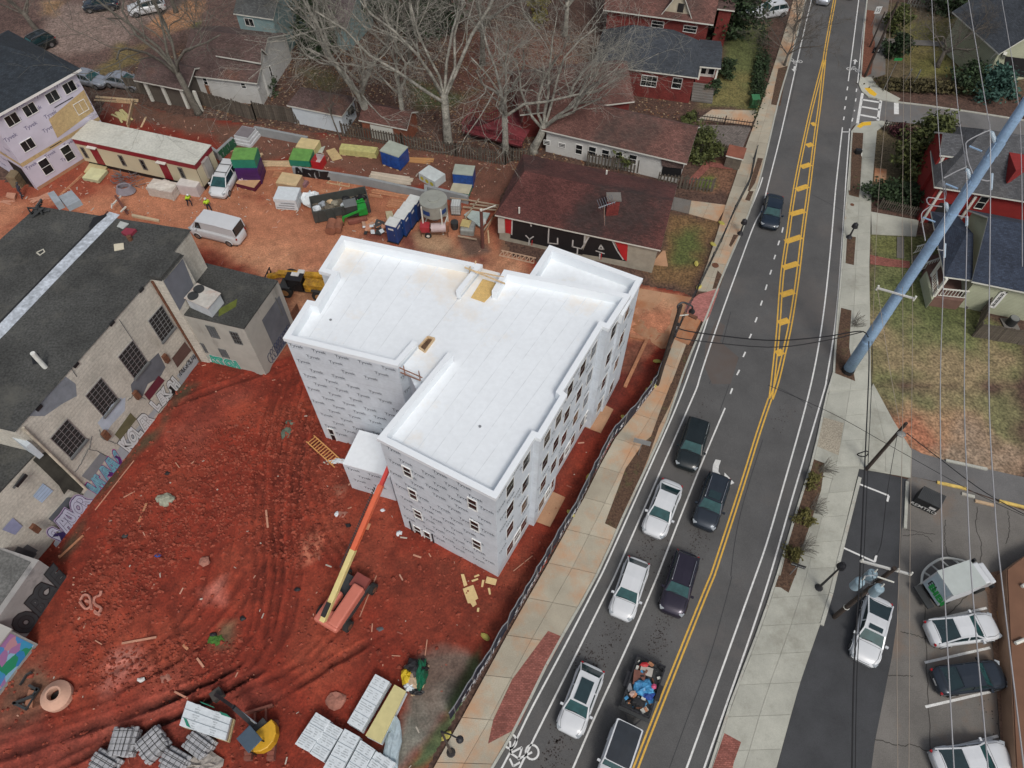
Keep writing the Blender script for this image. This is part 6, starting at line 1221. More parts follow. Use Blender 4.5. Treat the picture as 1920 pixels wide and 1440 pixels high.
# telehandler
a,c=P(513,528,.6),P(608,540,.6); u=flat(c-a,0).normalized(); v=V((-u.y,u.x,0)); th=thing('telehandler','muddy yellow telescopic handler with big tyres squeezed between the warehouse annex and the white block','telehandler',flat(a,0)); a=flat(a,0)
for f,s_ in ((1.5,-1.0),(4.7,-1.0),(1.5,1.0),(4.7,1.0)):wheelc(th,a+u*f+v*s_+Zv*.65,v,.65,.45,mat('rim_ochre',(.38,.2,.08),.8,var=.3))
boxf(th,a,u,.9,5.6,-.7,.7,.5,1.0,'chassis',dkgrey); boxf(th,a,u,3.4,5.8,-1.0,-.1,.9,1.9,'engine_cover',mach_yd,.08); boxf(th,a,u,4.3,6.0,-.1,1.0,.9,1.6,'rear_body',mach_yd,.08)
boxf(th,a,u,1.9,3.3,-1.05,-.2,1.0,2.3,'cab',glass); boxf(th,a,u,1.85,3.35,-1.1,-.15,2.3,2.4,'cab_roof',black); boxf(th,a,u,2.3,3.0,-.6,-.2,2.42,2.5,'beacon_panel',plate); boxf(th,a,u,2.6,3.2,-.1,.5,1.9,2.2,'white_cover',plate,.05)
MB().beam(a+u*5.9+v*.25+Zv*2.0,a+u*.6+v*.25+Zv*1.5,.5,.5).build('boom',mach_yd,th,bevel=.03); MB().beam(a+u*.9+v*.25+Zv*1.5,a-u*.5+v*.25+Zv*.9,.4,.4).build('boom_head',mach_yd,th)
b=MB();
for s_ in (-.8,-.3,.3,.8):MB().beam(a-u*.6+v*(s_+.2)+Zv*.15,a-u*.6+v*(s_+.2)+Zv*1.3,.08).build('carriage_bar',black,th)
for z in (.2,.75,1.25):MB().beam(a-u*.6+v*-.7+Zv*z,a-u*.6+v*1.1+Zv*z,.08).build('carriage_bar',black,th)
for s_ in (-.3,.6):MB().beam(a-u*.65+v*s_+Zv*.12,a-u*1.8+v*s_+Zv*.1,.12,.05).build('fork',dkgrey,th)
for f in (1.5,4.7):boxf(th,a,u,f-.6,f+.6,-1.25,-.8,1.32,1.38,'mudguard',dkgrey)
# green skid steer
a=P(651,412,0); u=V((.93,.3,0)).normalized(); v=V((-u.y,u.x,0)); sk=thing('skid_steer','green tracked skid steer loader standing against the grey dumpster','loader',a)
for s_ in (-.75,.75):boxf(sk,a,u,.0,1.9,s_-.2,s_+.2,.03,.6,'track',mat('track_mud',(.2,.07,.05)),.12)
boxf(sk,a,u,1.2,2.1,-.6,.6,.6,1.5,'engine_body',mach_g,.08); boxf(sk,a,u,.1,1.2,-.5,.5,.7,1.95,'cab',dkgrey); boxf(sk,a,u,.0,1.25,-.55,.55,1.95,2.05,'cab_roof',mat('cab_grey',(.14,.15,.15)),.04)
for s_ in (-.68,.68):MB().beam(a+u*2.0+v*s_+Zv*1.55,a-u*.3+v*s_+Zv*1.0,.14,.2).build('lift_arm',mach_g,sk); MB().beam(a-u*.3+v*s_+Zv*1.05,a-u*.5+v*s_+Zv*.3,.14,.2).build('lift_arm',mach_g,sk)
boxf(sk,a,u,-1.0,-.4,-.8,.8,.05,.5,'bucket',rust)
# people
def person(px,lab,vest,az,pose=0,z=0.):
    p=P(px[0],px[1],z); t=thing('person',lab,'person',p,az); bm_v=[(0,0,.92),(0,0,1.12),(.02,0,1.36),(.03,0,1.50),(.05,0,1.58),(.06,0,1.68),(.05,.19,1.43),(.10,.27,1.18),(.28,.22,1.02),(.05,-.19,1.43),(-.03,-.29,1.17),(.12,-.27,.95),(0,.1,.9),(.16,.12,.50),(.02,.12,.08),(.17,.12,.05),(0,-.1,.9),(-.08,-.12,.50),(-.28,-.12,.12),(-.15,-.12,.05)]
    ed=[(0,1),(1,2),(2,3),(3,4),(4,5),(2,6),(6,7),(7,8),(2,9),(9,10),(10,11),(0,12),(12,13),(13,14),(14,15),(0,16),(16,17),(17,18),(18,19)]
    rad=[.15,.14,.17,.06,.09,.10,.075,.05,.04,.075,.05,.04,.10,.07,.05,.045,.10,.07,.05,.045]
    if pose:bm_v=[(x+.35*max(0,zz-.9),y,zz-.12*max(0,zz-.9)) for x,y,zz in bm_v]
    me=bpy.data.meshes.new('body'); me.from_pydata(bm_v,ed,[]); o=bpy.data.objects.new('body',me); C.objects.link(o); o.parent=t; KIDS.setdefault(t.as_pointer(),[]).append(o)
    s_=o.modifiers.new('skin','SKIN'); [setattr(me.skin_vertices[0].data[i],'radius',(r_,r_)) for i,r_ in enumerate(rad)]; me.skin_vertices[0].data[0].use_root=True; sb=o.modifiers.new('sub','SUBSURF'); sb.levels=1; sb.render_levels=1; me.materials.append(denim)
    hd=MB().ball(V(bm_v[5]),.105,10,(1,.9,1.15)).build('head',skin,t,local=True,smooth=True); MB().ball(V(bm_v[5])+Zv*.05,.135,10,(1.1,1,.75)).build('hard_hat',plate if vest else dkgrey,hd,local=True,smooth=True)
    if vest:
        q=[V(bm_v[1]),V(bm_v[2]),V(bm_v[2])+V((.01,0,.1))]; MB().tube(q,[.20,.225,.14],10).build('vest',hivis,t,local=True,smooth=True)
        for k in (6,9):MB().tube([V(bm_v[2])+V((0,0,.05)),V(bm_v[k]),V(bm_v[k+1])],[.12,.10,.075],7).build('sleeve',hivis,t,local=True,smooth=True)
    return t
person((358,387),'worker in a lime hi-vis jacket walking by the wrapped crate',1,-.5,1); person((395,397),'worker in a lime hi-vis vest and dark trousers beside the white van',1,-.9); person((44,371),'person in dark clothes standing by the pallet near the garage opening',0,1.2,1)
# ================================================================ poles, wires, lamps, signs
def hsolve(base,topy):
    B=P(*base); lo,hi=0.,45.
    for _ in range(40):
        m=(lo+hi)/2
        if Q((B.x,B.y,m))[1]>topy:lo=m
        else:hi=m
    return lo
def at_h(base,z):B=P(*base); return V((B.x,B.y,z))
sp=thing('steel_transmission_pole','giant blue-grey galvanised steel power pole leaning across the right side of the view','power pole',P(1588,697)); SB=(1588,697)
MB().tube([at_h(SB,z) for z in (.5,6,12,18,24,31)],[.46,.42,.37,.33,.29,.25],12).build('shaft',galv,sp,smooth=True); MB().cyl(at_h(SB,0),at_h(SB,.5),.52,n=12).build('base_collar',black,sp)
def onpole(px):return hsolve(SB,px[1])
for k,y in enumerate((640,585,540,455,400,345,300,262,225)):
    z=hsolve(SB,y); MB().cyl(at_h(SB,z),at_h(SB,z+.12),.48-z*.0075,n=12).build('pole_band',galv,sp)
ins=mat('insulator_grey',(.42,.52,.60),.4); C_=[]
for a,b_,base in (("e740,75","e770,240",0),("d1060,930","d1100,1110",0),("d1425,370","d1475,550",0)):
    (ax_,ay),(bx_,by)=X(a)[0],X(b_)[0]; z=hsolve(SB,by+6); p1=at_h(SB,z); p0=P(ax_,ay,z+.9); C_.append((p0,z)); b=MB(); d=p0-p1
    for k in range(9):b.cyl(p1+d*(.12+k*.095),p1+d*(.17+k*.095),.14,.11,n=8)
    b.cyl(p1,p0,.07,n=6); b.build('insulator',ins,sp)
    q=p1+d.normalized()*.1
    c=(P(*X(a)[0],z+.9)); MB().beam(p1+Zv*-.6,p1+Zv*.3,.62,.3).build('bracket',galv,sp)
zc=[z+.9 for _,z in C_]
for (s,zz,ex_) in (("e405,300 590,370",zc[0]-1,0),("d745,1155 930,1230",zc[1]-1,0),("d1100,590 1290,670",zc[2]-1,0)):a,c=W(s,zz); MB().beam(a,c,.07).build('strut_arm',galv,sp)
for s,zz in (("e690,140 490,105 485,0 d740,1380 720,1120",zc[0]),("e510,140 400,220 385,330 440,650",zc[0]-.5),("d1060,905 930,960 720,1070",zc[1]),("d1420,350 1290,400 1070,520 1050,620 1080,820 1150,1000",zc[2]),("e930,270 1020,295 1062,290",zc[1]-2),("d1285,1095 1360,1112 1430,1105",zc[2]-2),("e620,780 690,795 730,790",zc[0]-2.5)):
    MB().tube(smooth(W(s,zz),3),.035,4).build('jumper_wire',wire_g,sp)
for s,zz in (("e1062,290 1060,425",zc[1]-2),("d1440,1010 1425,1240",zc[2]-2),("e735,700 725,900",zc[0]-2.5)):a,c=W(s,zz); MB().tube([a,c],.08,6).build('line_insulator',ins,sp)
z9=hsolve(SB,545); a,c=W("H820,720 1100,800",z9); MB().beam(a,c,.12).build('crossarm',mat('arm_pale',(.5,.5,.48),.6),sp);
for p in (a,c):MB().cyl(p-Zv*.2,p+Zv*.25,.08,n=6).build('pin_insulator',trimw,sp)
a,c=P(1640,636,7.5),P(1676,580,7.5); MB().cyl(at_h((1600,690),6.2),at_h((1600,690),11.5),.16,n=8).build('cable_riser',black,sp)
def wirecurve(label,pts,r=.03,m=None,group=None,name='power_line'):
    q=[P(*p) for p in pts]; c_=V(q[0]); o=MB().tube(smooth(q,5),r,4,cap=False).build(name,m or wire_g,org=c_,label=label,cat='power line',group=group)
Z=zc; wirecurve('pale conductor attached to the lowest insulator of the steel pole',[(1744,-60,Z[0]-.5),(1757,200,Z[0]-1),(1767,335,Z[0]-.3),(1771,379,Z[0]),(1769,520,Z[0]-2.5),(1763,720,Z[0]-1.8),(1766,1000,Z[0]-1),(1772,1130,Z[0]-.6),(1792,1500,Z[0])],.026)
wirecurve('pale conductor attached to the middle insulator of the steel pole',[(1771,-60,Z[1]-.5),(1796,200,Z[1]-.6),(1811,312,Z[1]),(1813,420,Z[1]-2),(1808,720,Z[1]-2),(1813,900,Z[1]-1.5),(1822,1090,Z[1]-1),(1858,1500,Z[1])],.026)
wirecurve('pale conductor attached to the topmost insulator in view on the steel pole',[(1806,-60,Z[2]-.5),(1849,200,Z[2]-.6),(1856,243,Z[2]),(1857,380,Z[2]-1.5),(1854,720,Z[2]-2),(1866,960,Z[2]-1.5),(1880,1105,Z[2]-1),(1927,1500,Z[2])],.026)
wirecurve('thin wire crossing the grey roofs at the upper right corner',[(1868,-60,24),(1905,160,23.5),(1915,300,23),(1917,500,22.5)],.02)
for l,q in (('leftmost thin brown wire beside the pavement, right side of the street',[(1673,-40,11),(1661,200,10.8),(1647,370,10.5),(1636,620,10.5)]),('thin brown wire running past the street name sign down to the crossarm',[(1696,-40,12),(1693,300,11.5),(1692,450,11),(1693,720,11),(1688,1000,11.5),(1682,1200,12),(1684,1500,12)]),('thin pale wire just right of the steel pole foot',[(1708,-40,12),(1707,300,11.6),(1711,560,11.2),(1709,800,11.4),(1706,1080,11.8),(1704,1500,12)]),('thin wire from the crossarm to the wooden street light pole',[(1645,540,11),(1668,690,8),(1688,800,6.8)])):wirecurve(l,q,.016,mat('wire_brown',(.30,.25,.20),.6))
wirecurve('upper of two black cables spanning the street to the steel pole',[(1272,616,7.6),(1310,624,7.3),(1440,638,7.0),(1540,632,7.3),(1612,621,7.8),(1628,632,8)],.045,wire,'black cables across the street'); wirecurve('lower of two black cables spanning the street to the steel pole',[(1268,627,7.2),(1285,636,7.0),(1440,651,6.6),(1540,640,7.0),(1618,622,7.6)],.04,wire,'black cables across the street')
for i,(dx,lab) in enumerate(((0,'thick black cable bundle with a coil hanging beside the steel pole'),(6,'second black cable beside the bundle with the coil'))):wirecurve(lab,[(1629+dx,640,8),(1629+dx,700,7.4),(1622+dx,860,7.2),(1612+dx,1080,8.2),(1601+dx,1260,8.4),(1597+dx,1500,8.6)],.045 if i==0 else .025,wire)
wirecurve('thin black wire from the street light pole down to the transformer pole',[(1683,812,6.5),(1664,920,6.2),(1652,1020,8.4),(1637,1045,9)],.02,wire); wirecurve('thin black wire slanting from the street light pole to the right edge',[(1700,812,6.5),(1762,860,6),(1850,925,6),(1960,985,6.2)],.03,wire); wirecurve('thin black service wire slanting over the pavement and drive',[(1440,722,6),(1560,775,5.5),(1680,842,5.2),(1830,925,5.5),(1960,985,6)],.018,wire)
cl=P(1618,851,7.2); MB().tube([cl+V((.35*math.cos(t),.05*math.sin(2*t),.35*math.sin(t))) for t in np.linspace(0,6.3,14)],.04,5).build('cable_coil',wire,org=cl,label='coil of spare black cable hanging on the cable bundle',cat='cable coil')
# wooden poles
wp1=(1624,880); zt_=hsolve(wp1,793); t=thing('street_light_pole','dark wooden pole with a grey street light at the corner of the asphalt lot','pole',P(*wp1)); MB().cyl(at_h(wp1,0),at_h(wp1,zt_),.15,.11,8).build('pole',polewood,t); a,c=at_h(wp1,zt_-.6),P(1690,814,zt_-.7); MB().beam(a,c,.05).build('arm',steel,t); MB().ball(c,.33,10,(1,.8,.4)).build('lamp_head',mat('lamp_grey',(.22,.22,.21),.5),t)
wp2=(1564,1157); zt_=hsolve(wp2,1065); t=thing('transformer_pole','dark wooden pole carrying a pale crossarm and blue-grey transformers above the white saloon','power pole',P(*wp2)); MB().cyl(at_h(wp2,0),at_h(wp2,zt_),.17,.13,8).build('pole',polewood,t); MB().tube([at_h(wp2,2.2)+V((.18*math.cos(k),.18*math.sin(k),0)) for k in np.linspace(0,6.3,9)],.03,4).build('pole_band',trimw,t)
a,c=W("k1060,252 1830,460",zt_-.3); MB().beam(a,c,.12,.14).build('crossarm',mat('arm_pale',(.5,.5,.48),.6),t)
for s in ("k1075,258","k1615,400","k1815,455"):p=W(s,zt_-.2)[0]; MB().cyl(p,p+Zv*.3,.09,.05,6).build('pin_insulator',trimw,t)
a,c=W("k1320,490 1570,575",zt_-1.2); MB().beam(a,c,.07).build('bracket_arm',trimw,t)
for s in ("k1060,560","k1250,440","k1350,660"):
    p=W(s,zt_-1.6)[0]; b=MB().cyl(p-Zv*.9,p,.30,n=14); tn=b.build('transformer',mat('transformer_blue',(.26,.36,.42),.4,var=.1),t); MB().ball(p,.30,12,(1,1,.35)).build('lid',MT['transformer_blue'],tn); MB().cyl(p+V((.1,.05,.05)),p+V((.15,.1,.4)),.06,.04,6).build('bushing',trimw,tn)
r=random.Random(2); b=MB()
for k in range(9):p=W("k1200,600",zt_-2)[0]+V((r.uniform(-.7,.8),r.uniform(-.5,.5),r.uniform(-.6,1.2))); MB().tube([p,p+V((r.uniform(-.5,.5),r.uniform(-.3,.3),r.uniform(-.5,.2))),p+V((r.uniform(-.7,.7),r.uniform(-.3,.3),r.uniform(-.8,.4)))],.02,4).build('lead_wire',wire_g if k % 2 else wire,t)
up=(1232,722); zt_=hsolve(up,572); t=thing('utility_pole','thick dark wooden utility pole at the kerb with a small cobra-head street light','power pole',P(*up)); MB().cyl(at_h(up,0),at_h(up,zt_),.17,.13,8).build('pole',polewood,t); a,c,e=at_h(up,zt_-1.2),P(1292,590,zt_-1.1),P(1307,597,zt_-1.1); MB().beam(a,c,.06).build('arm',trimw,t); MB().beam(c,e,.25,.14).build('lamp_head',rust,t)
for z in (zt_-2.2,zt_-3.0,zt_-3.6):MB().ball(at_h(up,z)+V((.2,0,0)),.14,8).build('cable_clamp',black,t)
lp=(1240,690); zt_=hsolve(lp,582); t=thing('ornamental_lamp','tall black swan-neck street lamp in front of the utility pole','street lamp',P(*lp)); top=at_h(lp,zt_); MB().tube([at_h(lp,0),at_h(lp,1),top],[.16,.12,.09],8).build('post',lampblk,t); MB().ball(top,.13,8).build('finial',lampblk,t)
e=P(1297,574,zt_+.4); MB().tube(smooth([top,P(1271,573,zt_+.3),P(1281,567,zt_+.5),e,P(1298,579,zt_)],5),.075,6).build('swan_neck',lampblk,t); MB().cyl(P(1298,580,zt_-.1),P(1297,584,zt_-.5),.08,.26,10).build('lamp_shade',lampblk,t)
def lamp(base,topxy,label,heads=1,other=None):
    z=max(3.2 if base[1]>1000 else 1.6,hsolve(base,topxy[1])); t=thing('ornamental_lamp',label,'street lamp',P(*base),group='short black street lamps'); MB().tube([at_h(base,0),at_h(base,.25),at_h(base,.5),at_h(base,z)],[.26,.24,.09,.06],10).build('post',lampblk,t); MB().ball(at_h(base,.12),.30,10,(1,1,.6)).build('base_bell',lampblk,t)
    tp=at_h(base,z)
    if other:e=P(*other,z); MB().tube([tp,tp.lerp(e,.5)+Zv*.3,e],.045,6).build('arm',lampblk,t); MB().ball(e-Zv*.1,.22,10,(1,1,.7)).build('lamp_head',lampblk,t)
    else:MB().cyl(tp-Zv*.1,tp+Zv*.25,.30,.24,12).build('lamp_head',lampblk,t); MB().cyl(tp+Zv*.25,tp+Zv*.45,.2,.05,12).build('cap',lampblk,t)
lamp((1534,1103),(1570,1062),'short black street lamp leaning over the edge of the asphalt lot'); lamp((846,1412),(830,1372),'short black street lamp with a side arm beside the hoarding at the bottom',other=(862,1386)); lamp((1591,447),(1598,433),'small black street lamp in the pavement bed opposite the brick path'); lamp((1387,440),(1386,432),'small black street lamp beside the kerb left of the upper street')
def sign(name,label,base,h,w,hh,m,txt=None,tm=None,post=steel,az=0,ts=.3):
    p=P(*base); t=thing(name,label,'sign',p,az); MB().cyl(V((0,0,0)),V((0,0,h)),.035,n=6).build('post',post,t,local=True); MB().box((0,-.05,h-hh/2),(w,.03,hh)).build('panel',m,t,local=True)
    if txt:MB().text(txt,(0,-.07,h-hh*.72),(1,0,0),(0,0,1),ts).build('lettering',tm or black,t,local=True)
sgn=mat('sign_white',(.62,.64,.64),.5); sgn_g=mat('sign_green',(.02,.22,.06),.5)
sign('road_sign','grey back of a double road sign on a post beside the near pavement',(1196,855),2.6,1.3,.6,mat('sign_back',(.26,.27,.27),.5),az=-.3); sign('road_sign','small black and white sign on a post among the shrubs beside the kerb',(1480,1078),2.2,.95,.45,black,"ONE WAY",sgn,az=-.35,ts=.2)
sign('road_sign','white sign on a post in the red mulch at the top of the right pavement',(1633,50),2.6,.75,.9,sgn,"35",ts=.6,az=.1); sign('road_sign','black and white sign fixed low on the leaning dark pole',(1622,142),3.6,.95,.7,black,"ONE",sgn,az=.1,ts=.3); sign('street_sign','green street name sign on a post at the side street corner',(1655,172),4.2,.9,.3,sgn_g); sign('road_sign','grey oval sign seen edge-on near the low wall of the side street',(1690,168),2.6,.35,.8,mat('sign_back',(.3,.3,.3)),az=1.2); sign('road_sign','second grey sign seen edge-on near the low wall of the side street',(1706,170),2.6,.5,.9,MT['sign_back'],az=1.2)
t=thing('utility_pole','dark leaning utility pole in the mulch at the side street corner','power pole',P(1621,145)); MB().cyl(P(1621,145),P(1671,45,0)*.0+at_h((1621,145),9),.16,.12,8).build('pole',polewood,t); t=thing('utility_pole','shorter dark pole further up the right pavement','power pole',P(1630,90)); MB().cyl(P(1630,90),at_h((1630,90),4.5),.1,.08,8).build('pole',polewood,t)
for s,l in (("G1525,550",'round iron manhole cover in the left pavement'),("H632,95",'small dark utility cover in the right pavement')):p=W(s,.118)[0]; MB().cyl(p,p+Zv*.012,.33 if s[0]=='G' else .2,n=20).build('manhole_cover',rust,org=p,label=l,cat='manhole cover')
p=P(1607,289); t=thing('waste_bin','small black bin lid beside a white stand in the right verge','bin',p); MB().box(p+Zv*.3,(.6,.45,.6)).build('body',black,t); MB().beam(p+V((.3,-.6,.02)),p+V((.35,.2,.5)),.08).build('stand',trimw,t)
gb_=P(1412,200); t=thing('wheelie_bin','green wheeled bin on the grass beside the pale driveway','bin',gb_); MB().prism([gb_+V(q) for q in ((-.4,-.4,0),(.4,-.4,0),(.42,.4,0),(-.42,.4,0))],.08,1.15).build('body',mat('bin_green',(.03,.12,.05),.5),t); MB().box(gb_+V((0,0,1.2)),(.9,.95,.1),0,.1).build('lid',mat('bin_green2',(.04,.17,.07),.5),t); [MB().cyl(gb_+V((x,.38,.12)),gb_+V((x+.06,.38,.12)),.12,n=8).build('wheel',tyre,t) for x in (-.4,.36)]
# ---- hoarding fence with banners
bpts=W("*1262,636 *1240,695 K1045,60 950,190 860,300 735,430 600,700 470,970 400,1080 230,1370 N1925,325 1770,590 1600,860 1460,1080",0); bpts=rs(bpts,70)
bf=thing('hoarding','long navy printed banner fence snaking between the building site and the pavement','fence',bpts[0]); navy=mat('banner_navy',(.010,.015,.036),.6,var=.3,sc=.8,bump=.03,bsc=1.5)
b=MB(); hb=1.95; r=random.Random(12); wv_=[V((r.uniform(-.06,.06),r.uniform(-.06,.06),0)) for _ in bpts]; hz=[hb+r.uniform(-.05,.05) for _ in bpts]; ln=[0]
for i in range(len(bpts)-1):b.poly(flat(bpts[i],.1),flat(bpts[i+1],.1),flat(bpts[i+1]+wv_[i+1],hz[i+1]),flat(bpts[i]+wv_[i],hz[i])); ln.append(ln[-1]+(bpts[i+1]-bpts[i]).length)
b.build('banner',navy,bf); b=MB(); b.tube([flat(p+w2,z+.03) for p,w2,z in zip(bpts,wv_,hz)],.035,5).build('top_rail',steel,bf)
for i in range(0,len(bpts),4):MB().cyl(flat(bpts[i],0),flat(bpts[i]+wv_[i],hz[i]+.1),.04,n=6).build('post',steel,bf)
def along(s):
    i=min(max(np.searchsorted(ln,s)-1,0),len(ln)-2); f=(s-ln[i])/(ln[i+1]-ln[i]); return bpts[i].lerp(bpts[i+1],f),(bpts[i+1]-bpts[i]).normalized()
s0=ln[-1]-1.0; bw_=mat('banner_white',(.62,.64,.68),.6)
while s0>6:
    for txt,zz,sz_,st in (("STURGIS",.74,.92,.68),("CONSTRUCTION",.26,.36,.30)):
        for k,ch_ in enumerate(txt):
            p,d=along(s0-(k+.5)*st); d=-d; n=V((d.y,-d.x,0)); gv,gf=glyphs(ch_,.03 if sz_>.5 else .0); sh=.18; bb_=MB(); bb_.add([flat(p,zz)+d*(a[0]*sz_*1.05+a[1]*sh*sz_)+Zv*a[1]*sz_+n*.11 for a in gv],gf); bb_.build('banner_letter',bw_,bf)
    s0-=6.4
t=thing('mesh_gate','dark mesh site fence panels continuing up the street past the driveway','fence',P(1340,500)); gq=W("*1246,676 *1275,612 *1303,556 *1330,500 *1352,455 *1370,412 *1402,350 *1412,300",0)
gm_=mat('mesh_dark',(.045,.05,.055),.7,.2);
for a,c in zip(gq[:-1],gq[1:]):
    for z in (.1,1.0,1.85):MB().beam(flat(a,z),flat(c,z),.03).build('rail',gm_,t)
    for p in (a,c):MB().beam(flat(p,0),flat(p,1.9),.07).build('post',gm_,t)
    L_=(c-a).length; k=int(L_/.45); piece('mesh_bar',gm_,t,(.03,.03,1.75),[(a.lerp(c,(i+.5)/k)+Zv*.98,0) for i in range(k)])
r=random.Random(6); sbg=mat('sandbag_yellow',(.48,.42,.10),.8,var=.2); n_=0
for s,l in (("G1570,240",'at the top end of the mesh fence'),("G1505,398",'beside the mesh fence above the manhole'),("G1380,545",'pair beside the mesh fence by the grass'),("G1400,720",'at the muddy end of the pavement near the apron'),("n890,950",'behind the lamp post inside the banner'),("n840,1300",'between the banner and the pavement below the pole'),("n750,1400",'beside the first banner lettering'),("K840,260",'beside the banner below the kink'),("K575,705",'at the banner foot beside the gently bending pavement'),("K440,975",'at the banner foot above the orange stained slabs'),("N1430,1200",'near the short lamp at the bottom'),("N1720,460",'inside the banner near the bottom')):
    p=W(s,0)[0]; p=V((p.x,p.y,.14)); o=MB().ball((0,0,0),.38,8,(1,.55,.35),.1,n_).build('sandbag',sbg,org=None,label='yellow sandbag '+l,cat='sandbag',group='yellow sandbags along the fence'); o.location=p; o.rotation_euler=(0,0,r.uniform(0,3)); n_+=1
# ================================================================ trees and shrubs
def tree(name,label,base,h,m,lean=(0,0),split=.3,nl=6,spread=.75,depth=4,r0=.45,seed=0,tw=1.,cat='tree',group=None,droop=0.):
    r0*=.9; r=random.Random(seed); B=P(*base); t=thing(name,label,cat,B,0,group); tr,cr=MB(),MB()
    def grow(p,d,L_,rad,lv):
        n=5 if lv<3 else (3 if lv<4 else 2); pts=[p]; rr=[rad]
        for i in range(n):
            d=(d+V((r.gauss(0,.28),r.gauss(0,.28),r.gauss(0,.18)+(.07 if lv<3 else-.02-droop)))).normalized(); pts.append(pts[-1]+d*L_/n); rr.append(rad*(1-.62*(i+1)/n)+.004)
        cr.tube(pts,rr,6 if lv<2 else (4 if lv<3 else 3),cap=False)
        if lv>=depth+1:return
        k=(4,4,4,4,3,2)[lv]+(r.random()<.4)
        for j in range(k):
            f=.25+.75*(j+r.random()*.6)/k; f=min(f,1); i=min(int(f*n),n-1); q=pts[i].lerp(pts[i+1],f*n-i); ax=(pts[i+1]-pts[i]).normalized(); o_=ax.orthogonal().normalized(); o_.rotate(Matrix.Rotation(r.uniform(0,6.28),3,ax)); an=r.uniform(.45,.95)
            grow(q,(ax*math.cos(an)+o_*math.sin(an)).normalized(),L_*r.uniform(.42,.68),max(.006,rr[i]*.46),lv+1)
    ln_=V((lean[0],lean[1],1)); zs=h*split; tp=B+ln_*zs; tr.tube([B-Zv*.1,B+V((0,0,.4)),B+ln_*zs*.5,tp],[r0*1.4,r0*1.05,r0*.9,r0*.8],10); tr.build('trunk',m,t,smooth=True)
    for j in range(nl):
        a=6.28*j/nl+r.uniform(-.4,.4); s_=spread*r.uniform(.35,1.1); d=(ln_*1.0+V((math.cos(a)*s_,math.sin(a)*s_,0))).normalized(); grow(tp-ln_*zs*r.uniform(0,.25),d,(h-zs)*r.uniform(.65,1.0),r0*r.uniform(.34,.52),1)
    cr.build('crown',m,t,smooth=True); return t
tree('bare_tree','tall bare brown tree growing at the board fence behind the site office',(372,212),19,bark_m,(-.10,0),.28,7,.8,4,.42,1)
tree('bare_tree','big pale bare tree with limbs sweeping left over the white shed',(703,246),21,bark,(-.22,.05),.22,7,.8,4,.55,12)
tree('bare_tree','slimmer pale bare tree between the brick garage and the picket fence',(759,252),16,bark,(.02,0),.35,5,.6,4,.33,3)
tree('bare_tree','tall pale bare tree with upright limbs right of the brick garage',(840,266),22,bark,(0,.02),.26,7,.75,4,.5,4)
tree('bare_tree','pale bare tree growing through the right end of the red deck',(948,286),18,bark,(-.02,.03),.3,6,.85,4,.38,5)
tree('bare_tree','pale bare tree leaning right over the brown-red roof of the block house',(1000,284),15,bark,(.36,.05),.22,8,1.2,4,.48,6,droop=.02)
tree('bare_tree','dark thick bare tree beside the teal house',(529,76),20,bark_d,(-.03,0),.4,6,.8,4,.5,7); tree('bare_tree','dark bare tree in the far left corner',(70,60),13,bark_d,(-.15,0),.2,6,.9,4,.35,8); tree('bare_tree','dark bare tree beyond the gravel drive',(330,22),11,bark_m,(0,0),.3,6,.9,4,.3,21)
tree('bare_tree','bare tree behind the pale trees at the top, left of the red roof',(630,96),17,bark_m,(0,0),.3,6,.8,4,.4,9); tree('bare_tree','bare tree at the top behind the leaf-covered garden',(905,120),17,bark_m,(.03,0),.3,6,.9,4,.36,10); tree('bare_tree','bare tree at the top just left of the slate-blue roof',(1060,66),15,bark,(0,0),.3,6,.9,4,.34,11)
tree('bare_tree','bare tree in the middle of the leafy garden',(770,120),15,bark_m,(.05,0),.3,6,.9,4,.33,13); tree('bare_tree','small bare street tree in the bed beside the left pavement',(1470,124),7,bark_d,(0,0),.25,6,1.0,4,.16,14); tree('bare_tree','second small bare street tree above the first',(1488,60),6,bark_d,(0,0),.25,6,1.0,3,.14,15)
tree('bare_tree','bare spreading garden tree on the mossy lawn at the upper right',(1757,124),8,bark_d,(0,0),.25,5,1.2,4,.3,16); tree('bare_tree','thin bare sapling against the picket fence beside the white shed',(638,262),8,bark_d,(-.12,0),.5,4,.6,3,.09,17); tree('bare_tree','thin bare tree on the lawn of the white bungalow',(383,96),9,bark_d,(0,0),.4,4,.6,3,.12,18)
def foliage(name,label,base,rx,h,m,n=700,s=.22,seed=0,shape='round',cat='shrub',group=None,stem=True,ry=None,az=0):
    r=random.Random(seed); B=P(*base) if isinstance(base,tuple) else base; t=thing(name,label,cat,B,0,group); b=MB(); cl=[(r.uniform(0,6.28),r.random()**.5,r.random(),r.uniform(.25,.5)) for _ in range(max(5,n // 60))]; ry=ry or rx
    for k in range(n):
        a,q,z_,cs=cl[k % len(cl)]; prof={'round':math.sin(math.pi*min(.95,.12+.85*z_)),'cone':1.05-z_,'box':1.}[shape]
        c=V((math.cos(a)*q*rx*prof,math.sin(a)*q*ry*prof,h*(.08+.88*z_)))+V((r.gauss(0,rx*cs*.5),r.gauss(0,ry*cs*.5),r.gauss(0,h*.08))); c.z=max(.05,c.z)
        if az:c.rotate(Matrix.Rotation(az,3,'Z'))
        d1=V((r.gauss(0,1),r.gauss(0,1),r.gauss(0,.6))).normalized()*s*r.uniform(.6,1.3); d2=d1.cross(V((r.gauss(0,1),r.gauss(0,1),r.gauss(0,1)))).normalized()*s*.55; c+=B; b.poly(c-d1,c+d2,c+d1,c-d2)
    b.build('foliage',m,t)
    if stem:MB().tube([B,B+Zv*h*.6],.04+rx*.03,5).build('stem',bark_d,t)
    return t
